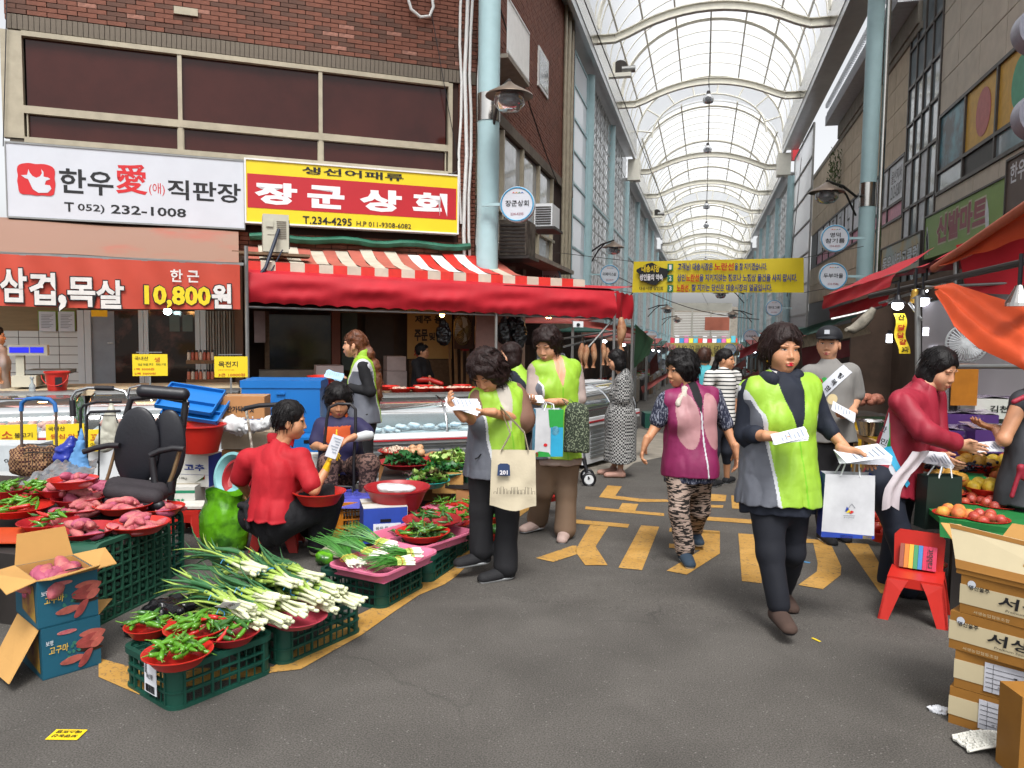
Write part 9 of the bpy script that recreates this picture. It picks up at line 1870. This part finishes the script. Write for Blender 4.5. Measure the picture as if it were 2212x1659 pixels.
S.cone(c+EZ*.04,c+EZ*.28,.08,.07,k=.03,flat=CH,ff=.45);S.cut(c+EZ*.005,-EZ);V,Q=S.surf(.008,wr_(.006,10,3));t.part('bag',npmesh('bag',V,Q,pattern('speckled_floral','#2a3226','#78806a','noise',90,thr=.56),inv=t.inv),[])
for y in(-1,1):mb=MB();q=at_k(1222+y*8,862,5.6+y*.02);mb.tube([c-RH*.04+EZ*.3,q,c+RH*.04+EZ*.3],.011,6,flat=.3);t.part('strap',mb,mat('speckled_floral','#2a3226'),sm=60)
p=Person('woman with very long auburn hair in lime and grey vest, seen in profile',6.9,dict(hd=(765,744),nk=(782,772),sh0=(784,792,-.14),sh1=(786,790,.14),el0=(800,846,-.16),wr0=(750,836,-.12),el1=(775,846,.16),wr1=(735,818,.12),hp0=(788,900,-.08),hp1=(788,900,.08),kn0=(788,985,-.08),an0=(792,1035,-.08),kn1=(790,985,.08),an1=(794,1035,.08)),fy=-104,s=.98,g=.009,skin=M_skin2)
p.hands={0:(-RH+TOW*.1,EZ,.5,1),1:(-RH,EZ,.5,-1)}
p.body(-100,3,0,hair='long',hm=M_hairc,strands=300,seed=9);S=SDF();p.torso(S,.006,.06)
for i in(0,1):p.arm(S,i,(.05,.042),.004,1.85)
p.mesh('shirt',S,M_blkc,disp=wr_(.004,15,1));S=SDF();p.torso(S,.02,.06,.01);p.mesh('vest',S,[M_neon,M_gry,M_wpi,M_neon,M_neon],disp=wr_(.005,15,2),fn=vest_fn(p,.10,.0001,.0));collar(p,M_neon,.058,.05,gap=60);S=SDF();p.legs(S,.01);p.hips(S);p.mesh('trousers',S,M_blkc)
papers('blue and white packet held by the long haired woman',at_k(722,812,6.9),-RH+EZ*.25,EZ+TOW,.08,.16,3,.15,m=mat('pale_blue_packet','#8fb4d4',rough=.4))
p=Person('seated woman in red polo shirt seen from behind, yellow glove raised',4.95,dict(hd=(628,908,-.0),nk=(606,958,.0),sh0=(536,990,.02),sh1=(650,992,-.05),el0=(518,1040,.1),wr0=(545,1078,.3),el1=(678,1058,-.12),wr1=(704,1014,-.05),hp0=(562,1112,.02),hp1=(618,1116,-.05),kn0=(640,1090,.35),an0=(690,1165,.42),kn1=(706,1082,.12),an1=(688,1172,.15)),fy=112,s=1.0,g=.0075,fat=1.12)
p.hands={1:(EZ*.8+RH*.3,RH*.6-TOW*.2,1.1,1),0:(RH,EZ,.6,1)}
p.body(84,-6,0,hair='short',hm=M_hair,strands=320,seed=11,glove=1,legs=True);S=SDF();p.torso(S,.016,.015,.01)
for i in(0,1):p.arm(S,i,(.064,.06),.006,.82)
p.mesh('polo_shirt',S,M_redsh,disp=wr_(.007,12,3));collar(p,M_redsh,.058,.04,gap=20);S=SDF();p.legs(S,.03,r=(.09,.075,.04));p.hips(S);p.mesh('trousers',S,mat('black_pleated_cloth','#131317',rough=.85,bump=.5,bs=60),disp=wr_(.008,12,4))
p.shoe(1,RH*.8+TOW*.3,mat('cream_sock_shoe','#a9a98c',rough=.8),M_brw);p.shoe(0,RH*.8+TOW*.3,mat('cream_sock_shoe','#a9a98c'),M_brw)
S=SDF();h=(p.J['hp0']+p.J['hp1'])/2+p.U*.07
for a in range(16):an=2*pi*a/16;S.cone(h+p.X*cos(an)*.178+p.F*sin(an)*.137,h+p.X*cos(an+.4)*.178+p.F*sin(an+.4)*.137,.018,k=.01)
S.cone(h-p.F*.15-p.X*.03,h-p.F*.17+p.X*.01-EZ*.13,.016,k=.01);p.mesh('belt',S,M_blkc)
t=papers('blue and white printed leaflet raised in the yellow glove',at_k(722,965,4.85),EZ*.9+RH*.35,TOW+RH*.2,.07,.15,1,0);
t2_=base,r,hh=bowl(690,1060,.3,110,'red bowl held on the lap of the seated woman in red',hh=.08,k=4.9)
p=Person('crouching woman in orange and navy top sorting red lettuce',6.0,dict(hd=(731,866,-.05),nk=(732,905),sh0=(694,922),sh1=(774,920),el0=(680,962,-.05),wr0=(706,968,-.3),el1=(796,940,-.08),wr1=(755,948,-.3),hp0=(715,1010,.05),hp1=(760,1010,.05),kn0=(710,1000,-.3),an0=(712,1075,-.3),kn1=(798,1002,-.25),an1=(790,1070,-.25)),fy=8,s=1.0,g=.009)
p.hands={0:(RH*.7+TOW*.3,EZ*.5+RH*.3,.8,1),1:(-RH*.8-EZ*.4,-EZ,.8,1)}
p.body(4,-20,0,hair='perm',hm=M_hair,strands=280,seed=13);S=SDF();p.torso(S,.014,.03)
for i in(0,1):p.arm(S,i,(.062,.055),.004,.75)
def fn7(C):d=C-(p.J['sh0']+p.J['sh1'])/2;x,z=d@p.X,d@p.U;mi=np.zeros(len(C),int);mi[(np.abs(x)<.10)&(z<.02)&(z>-.13+.5*np.abs(x+.02))]=1;mi[(np.abs(x)<.005)&(z<0)]=2;return mi
p.mesh('top',S,[mat('navy_violet_top','#221f44',rough=.7),mat('orange_top','#c4501c',rough=.7),M_yelc],fn=fn7,disp=wr_(.005,14,5));collar(p,mat('orange_top','#c4501c'),.06,.045,gap=40)
S=SDF();p.J['q']=p.J['el1']*.5+p.J['wr1']*.5;S.cone(p.J['el1'],p.J['wr1']*.75+p.J['el1']*.25,.042,.032);p.mesh('arm_cover',S,M_ws);S=SDF();p.legs(S,.02);p.hips(S);p.mesh('trousers',S,M_lace)
greens(740,958,.62,60,'rr',30,'dark red lettuce in the hands of the crouching woman',bw=False)
p=Person('young woman in long black and white checked dress, profile to the left',8.8,dict(hd=(1330,778),nk=(1348,808),sh0=(1346,824,-.12),sh1=(1350,824,.12),el0=(1344,868,-.14),wr0=(1336,900,-.13),el1=(1346,868,.14),wr1=(1340,900,.13),hp0=(1340,905,-.08),hp1=(1340,905,.08),kn0=(1342,965,-.08),an0=(1340,1016,-.1),kn1=(1342,965,.08),an1=(1325,1010,.1)),fy=-88,s=1.0,g=.011,skin=M_skin2,fat=.95)
p.hands={0:(-EZ,RH,.5,1)};p.body(-86,-14,0,hair='bob',strands=180,seed=15,hs=.95);S=SDF();p.torso(S,.03)
h=(p.J['hp0']+p.J['hp1'])/2;e=at_k(1340,998,8.8);S.cone(h,e,.19,.21,k=.08,flat=p.F,ff=.9);S.cut(e+EZ*.02,-EZ);p.arm(S,0,(.07,.08),.01,.85);p.arm(S,1,(.07,.08),.01,.85);p.mesh('dress',S,M_dress,disp=wr_(.008,8,6))
for i in(0,1):p.shoe(i,-RH,mat('blush_flat','#a07a6c',rough=.6),M_brw)
p=Person('young woman with glasses in lime vest, half hidden behind the others',7.2,dict(hd=(1100,768),nk=(1116,796),sh0=(1100,818,-.1),sh1=(1140,814,.14),el0=(1100,870),wr0=(1080,900),el1=(1145,870),wr1=(1120,900),hp0=(1105,920),hp1=(1135,920),kn0=(1105,1000),an0=(1105,1060),kn1=(1135,1000),an1=(1135,1060)),fy=-70,s=.98,g=.01,skin=M_skin2);p.hands={}
p.body(-78,0,0,hair='bob',hm=M_hairb,strands=140,seed=17);S=SDF();p.torso(S,.02,.06);p.mesh('vest',S,[M_neon,M_navy,M_navy,M_neon,M_neon],fn=vest_fn(p,.09,.0001,0));S=SDF();p.legs(S,.01);p.hips(S);p.mesh('trousers',S,M_blkc)
mb=MB()
for x in(-1,1):mb.tube([p.C+p.A@np.array([x*.031+.022*cos(a),.102,.002+.018*sin(a)])for a in[2*pi*i/14 for i in range(14)]],.0016,4,closed=True)
mb.tube([p.C+p.A@np.array(q)for q in((-.052,.1,.004),(-.072,.05,.004),(-.078,.0,0))],.0016,4);p.t.part('glasses',mb,M_dark)
p=Person('young man in black cap and grey T-shirt wearing a white sash',5.85,dict(hd=(1790,742),nk=(1790,786),sh0=(1748,808),sh1=(1838,806),el0=(1742,870,.05),wr0=(1760,915,.0),el1=(1850,862,.02),wr1=(1838,893,-.15),hp0=(1770,940),hp1=(1815,940),kn0=(1772,1050),an0=(1780,1145),kn1=(1812,1050),an1=(1810,1140,.1)),fy=-5,s=1.06,g=.008,skin=M_skin2,sex='m',fat=.92)
p.hands={1:(-RH*.7+TOW*.4-EZ*.2,EZ,.6,-1)};p.body(-8,0,0,hair='cap',strands=0,seed=19,hs=.97);S=SDF();p.torso(S,.02,.05,.01)
for i in(0,1):p.arm(S,i,(.062,.062),.006,.8)
_,V,Q=p.mesh('tshirt',S,M_gsh,disp=wr_(.005,13,7));bv=BVHTree.FromPolygons(V.tolist(),Q.tolist());n_=p.F
pts=[at_k(1832-i*8.2,796+i*7.6,5.8)for i in range(12)];sp=T('sash','white sash with green edge and lettering across the young man','sash',pts[5]);ribbon(sp,'band',bv,pts,.085,n_,M_dwhite,.008);pe_=[q-nrm(np.cross(pts[1]-pts[0],n_))*(-.046)for q in pts];ribbon(sp,'green_edge',bv,pe_[6:],.02,n_,M_gr2,.011)
for i,ch in enumerate('행복한대'):
 q=at_k(1817-i*13.5,812+i*13.5,5.8);h_=bv.ray_cast(Vector(q+n_*.4),Vector(-n_));q=(np.array(h_[0])if h_[0]else q)+n_*.013;letter(sp,ch,M_tblack,q,RH,EZ,.042,.042,bold=.02,rot=radians(-45)-pi/2*0+pi*.0)
for(u,v,r_,m)in((1800,862,.04,mat('cream_print','#c9b78c',rough=.7)),(1780,866,.028,mat('cream_print','#c9b78c')),(1770,826,.03,M_redf),(1782,822,.025,M_gr2),(1784,892,.03,M_gr2)):
 q=at_k(u,v,5.8);P=[]
 for x in[2*pi*i/14 for i in range(14)]:o=q+p.X*r_*cos(x)+EZ*r_*sin(x);h_=bv.ray_cast(Vector(o+n_*.4),Vector(-n_));P.append((np.array(h_[0])if h_[0]else o)+n_*.003)
 mb=MB();mb.poly(P);p.t.part('shirt_print',mb,m)
S=SDF();p.legs(S,.012);p.hips(S);p.mesh('trousers',S,M_blkc);p.shoe(0,TOW,M_blkc);p.shoe(1,TOW,M_blkc)
W=lambda x,y,z:p.C+p.A@np.array([x,y,z]);S=SDF();rot=np.array([p.R,p.f,p.Uh]).T;S.ell(W(0,-.012,.055),np.array([.09,.105,.078])*p.s,R=rot);S.cut(W(0,0,.032),-p.Uh);S.ell(W(0,.10,.038),np.array([.07,.06,.007])*p.s,k=.01,R=rot);cp_,*_=p.mesh('cap',S,mat('black_cap','#14161c',rough=.7),h=.006);mb=MB();mb.box(-.018,.018,0,.003,-.016,.016,fr4(W(0,.099,.085),p.R,p.f,p.Uh));p.t.part('patch',mb,M_dwhite)
papers('leaflet held out by the young man in the cap',at_k(1822,890,5.6),-RH+EZ*.5,EZ+TOW,.09,.19,2,.1)
p=Person('woman in crimson blouse with sash leaning over to hand out leaflets',4.55,dict(hd=(2030,798,-.02),nk=(1990,838),sh0=(1948,870,-.12),sh1=(2014,860,.16),el0=(2000,932,-.25),wr0=(2072,962,-.22),el1=(2022,938,.12),wr1=(2030,985,.0),hp0=(1902,1040,-.06),hp1=(1948,1040,.1),kn0=(1942,1150,-.08),an0=(1962,1268,-.08),kn1=(1938,1140,.12),an1=(1920,1250,.2)),fy=62,s=1.0,g=.0075,skin=M_skin2)
p.hands={0:(RH-EZ*.15,-EZ*.3+TOW*.8,.35,-1),1:(TOW*.6+RH*.3-EZ*.3,RH,.6,1)};p.body(58,-18,0,hair='bob',strands=260,seed=21);S=SDF();p.torso(S,.018,.07,.02)
for i in(0,1):p.arm(S,i,(.062,.056),.006,1.75)
_,V,Q=p.mesh('blouse',S,M_wine,disp=wr_(.007,12,8));collar(p,M_wine,.058,.045,gap=30);bv=BVHTree.FromPolygons(V.tolist(),Q.tolist());S=SDF();p.legs(S,.012,flare=.012);p.hips(S);p.mesh('trousers',S,M_navy,disp=wr_(.005,10,9))
for i in(0,1):p.shoe(i,RH+TOW*.3,M_blkc,M_black)
sp=T('sash','white and blue campaign sash hanging round the woman in crimson','sash',at_k(1935,960,4.4));n_=TOW;pts=[at_k(*q,4.45)for q in((1912,890),(1906,910),(1903,935),(1906,965),(1915,995),(1928,1025),(1942,1045))];ribbon(sp,'band',bv,pts,.085,n_,M_dwhite,.012)
pe_=[q+RH*.03 for q in pts];ribbon(sp,'blue_edge',bv,pe_[3:],.035,n_,M_cy,.015);ribbon(sp,'green_edge',bv,pe_[1:4],.03,n_,mat('leaf_green_print','#2c9440'),.015)
mb=MB();P_=[at_k(*q,4.33)for q in((1990,975),(1965,1000),(1945,1025),(1935,1055),(1932,1092))];mb.grid(lambda u,v:lerpP(P_,u)+RH*(.1*(v-.5)+.02*sin(u*5))-EZ*(.03*abs(v-.5)*2 if u>.95 else 0)-CH*.02*sin(v*6),16,6);sp.part('loose_end',mb,mat('white_satin','#b9b0b4',rough=.4),sm=60)
for i,ch in enumerate('한민국'):
 q=pts[1+i]*.4+pts[2+i]*.6;h_=bv.ray_cast(Vector(q+n_*.4),Vector(-n_));q=(np.array(h_[0])if h_[0]else q)+n_*.022;letter(sp,ch,M_tblack,q,RH,EZ,.038,.036,bold=.02,rot=-.35)
papers('leaflet handed over the fruit by the woman in crimson',at_k(2132,966,4.35),RH+EZ*.1,EZ+TOW*.5,.09,.14,2,.1);papers('leaflets with a dark oval print in her lower hand',at_k(2020,992,4.45),RH*.8-EZ*.1,EZ+TOW*.6,.12,.17,3,.1)
c=at_k(2024,1138,4.4);mg=mat('dark_green_leather','#1a2822',rough=.45);paperbag('dark green leather tote hanging from the arm of the woman in crimson',c,.22,.30,.1,.1,mg,mg,[],at_k(2024,996,4.45),cat='bag')
p=Person('fruit vendor in grey apron with red ties, cut off by the right edge',4.35,dict(hd=(2268,790),nk=(2262,838),sh0=(2205,870,-.02),sh1=(2300,868,.1),el0=(2168,950,-.05),wr0=(2150,925,.2),el1=(2310,950),wr1=(2300,1000),hp0=(2215,1050),hp1=(2280,1050),kn0=(2205,1150),an0=(2200,1260),kn1=(2270,1150),an1=(2270,1260)),fy=-160,s=1.0,g=.009,fat=1.1)
p.hands={0:(-RH+EZ*.2,EZ,.5,1)};p.body(-150,0,0,strands=60,eyes=False);S=SDF();p.torso(S,.02,.13,.03);p.mesh('apron',S,mat('charcoal_apron','#3a3b40',rough=.85,bump=.25,bs=25),disp=wr_(.008,11,9));S=SDF();p.legs(S,.01);p.hips(S);p.mesh('trousers',S,M_blkc)
S=SDF();h=at_k(2205,1010,4.2);S.cone(h,h+RH*.3,.012);S.cone(h,h-EZ*.16-RH*.04,.012);S.cone(h,h-EZ*.06+RH*.02,.014);S.cone(at_k(2190,868,4.2),at_k(2240,845,4.2),.014);p.mesh('apron_tie',S,M_wine,h=.007)
def simple(label,k,u,v0,v1,sw,fy,yaw,hair,hm,topm,botm,hem=.06,legs_=1.0,skin=M_skin,s=.95,lean=0,seed=0,shorts=1.0,arm=0):
 """standing figure between crown v0 and sole v1"""
 H=v1-v0;P=lambda du,f,d=0:(u+du,v0+H*f,d);w=sw;cs,sn=cos(radians(fy)),sin(radians(fy));dd=w/FOC*k*abs(sn)
 a=w*abs(cs)+2;p=Person(label,k,dict(hd=P(lean,.075),nk=P(lean*.7,.16),sh0=P(-a+lean*.5,.195,-dd),sh1=P(a+lean*.5,.195,dd),el0=P(-a*1.15+arm,.36,-dd*1.1),wr0=P(-a*1.1+arm*2.5,.46 if not arm else .36,-dd*1.1),el1=P(a*1.2+arm,.36,dd),wr1=P(a*1.15+arm*2,.46,dd),hp0=P(-a*.5,.5,-dd*.5),hp1=P(a*.5,.5,dd*.5),kn0=P(-a*.5,.73,-dd*.5),an0=P(-a*.5,.945,-dd*.5-.05),kn1=P(a*.5,.73,dd*.5),an1=P(a*.5,.945,dd*.5+.1)),fy=fy,s=H/FOC*k/1.58,g=.012,skin=skin)
 p.hands={0:(-EZ,RH,.5,1),1:(-EZ,-RH,.5,1)};p.body(yaw,0,0,hair=hair,hm=hm,strands=80,seed=seed,eyes=abs(yaw)<100);S=SDF();p.torso(S,.016,hem)
 for i in(0,1):p.arm(S,i,(.06,.055),.004,.8)
 p.mesh('shirt',S,topm,disp=wr_(.004,13,seed));S=SDF();p.legs(S,.012,upto=shorts);p.hips(S);p.mesh('trousers',S,botm)
 for i in(0,1):p.shoe(i,fdir(fy),M_blkc)
 return p
simple('woman with black ponytail in black and white striped shirt walking away',8.3,1556,754,1055,34,140,75,'pony',M_hair,M_stripe,mat('dark_capri','#181c28',rough=.8),shorts=.35,seed=31,lean=12)
simple('person with short brown hair in turquoise shirt behind the purple vest',9.6,1522,752,1020,24,180,170,'short',mat('mid_brown_hair','#3a2015',rough=.5),mat('turquoise_shirt','#3f9aa4',rough=.7),M_blkc,seed=33)
simple('woman all in black with hair bun far down the lane',12.5,1592,795,985,16,180,180,'short',M_hair,M_blkc,M_blkc,seed=35)
simple('small distant woman in dark clothes beside the woman in black',16,1578,803,960,12,20,20,'bob',M_hair,M_mau,M_blkc,seed=37)
simple('vendor in purple shirt behind the hanging dried fish',11.5,1323,806,1010,16,0,-10,'short',M_hair,mat('violet_shirt','#4a2f78',rough=.7),M_blkc,seed=39)
fk=depth(fpt(fsz(905,780,.6)[0],1.5,.6));pf=simple('fishmonger bending over in dark shirt and magenta apron',fk,905,742,960,26,70,80,'short',M_hair,M_blkc,mat('magenta_apron','#8a1f6e',rough=.6),hem=.1,seed=41,lean=8,arm=14)
mb=SDF();q=pf.J['wr0'];mb.cone(pf.J['el0'],q,.045,.035);mb.cone(q,q+RH*.16-EZ*.05,.04,.03);pf.mesh('red_glove',mb,M_redp,h=.012)
bk=8.4;pb=simple('butcher in white smock cut off by the left edge',bk,-8,705,980,30,70,80,'short',M_hair,mat('white_smock','#b5aaa8',rough=.7),M_blkc,hem=.1,seed=43,arm=8)
flush_text()
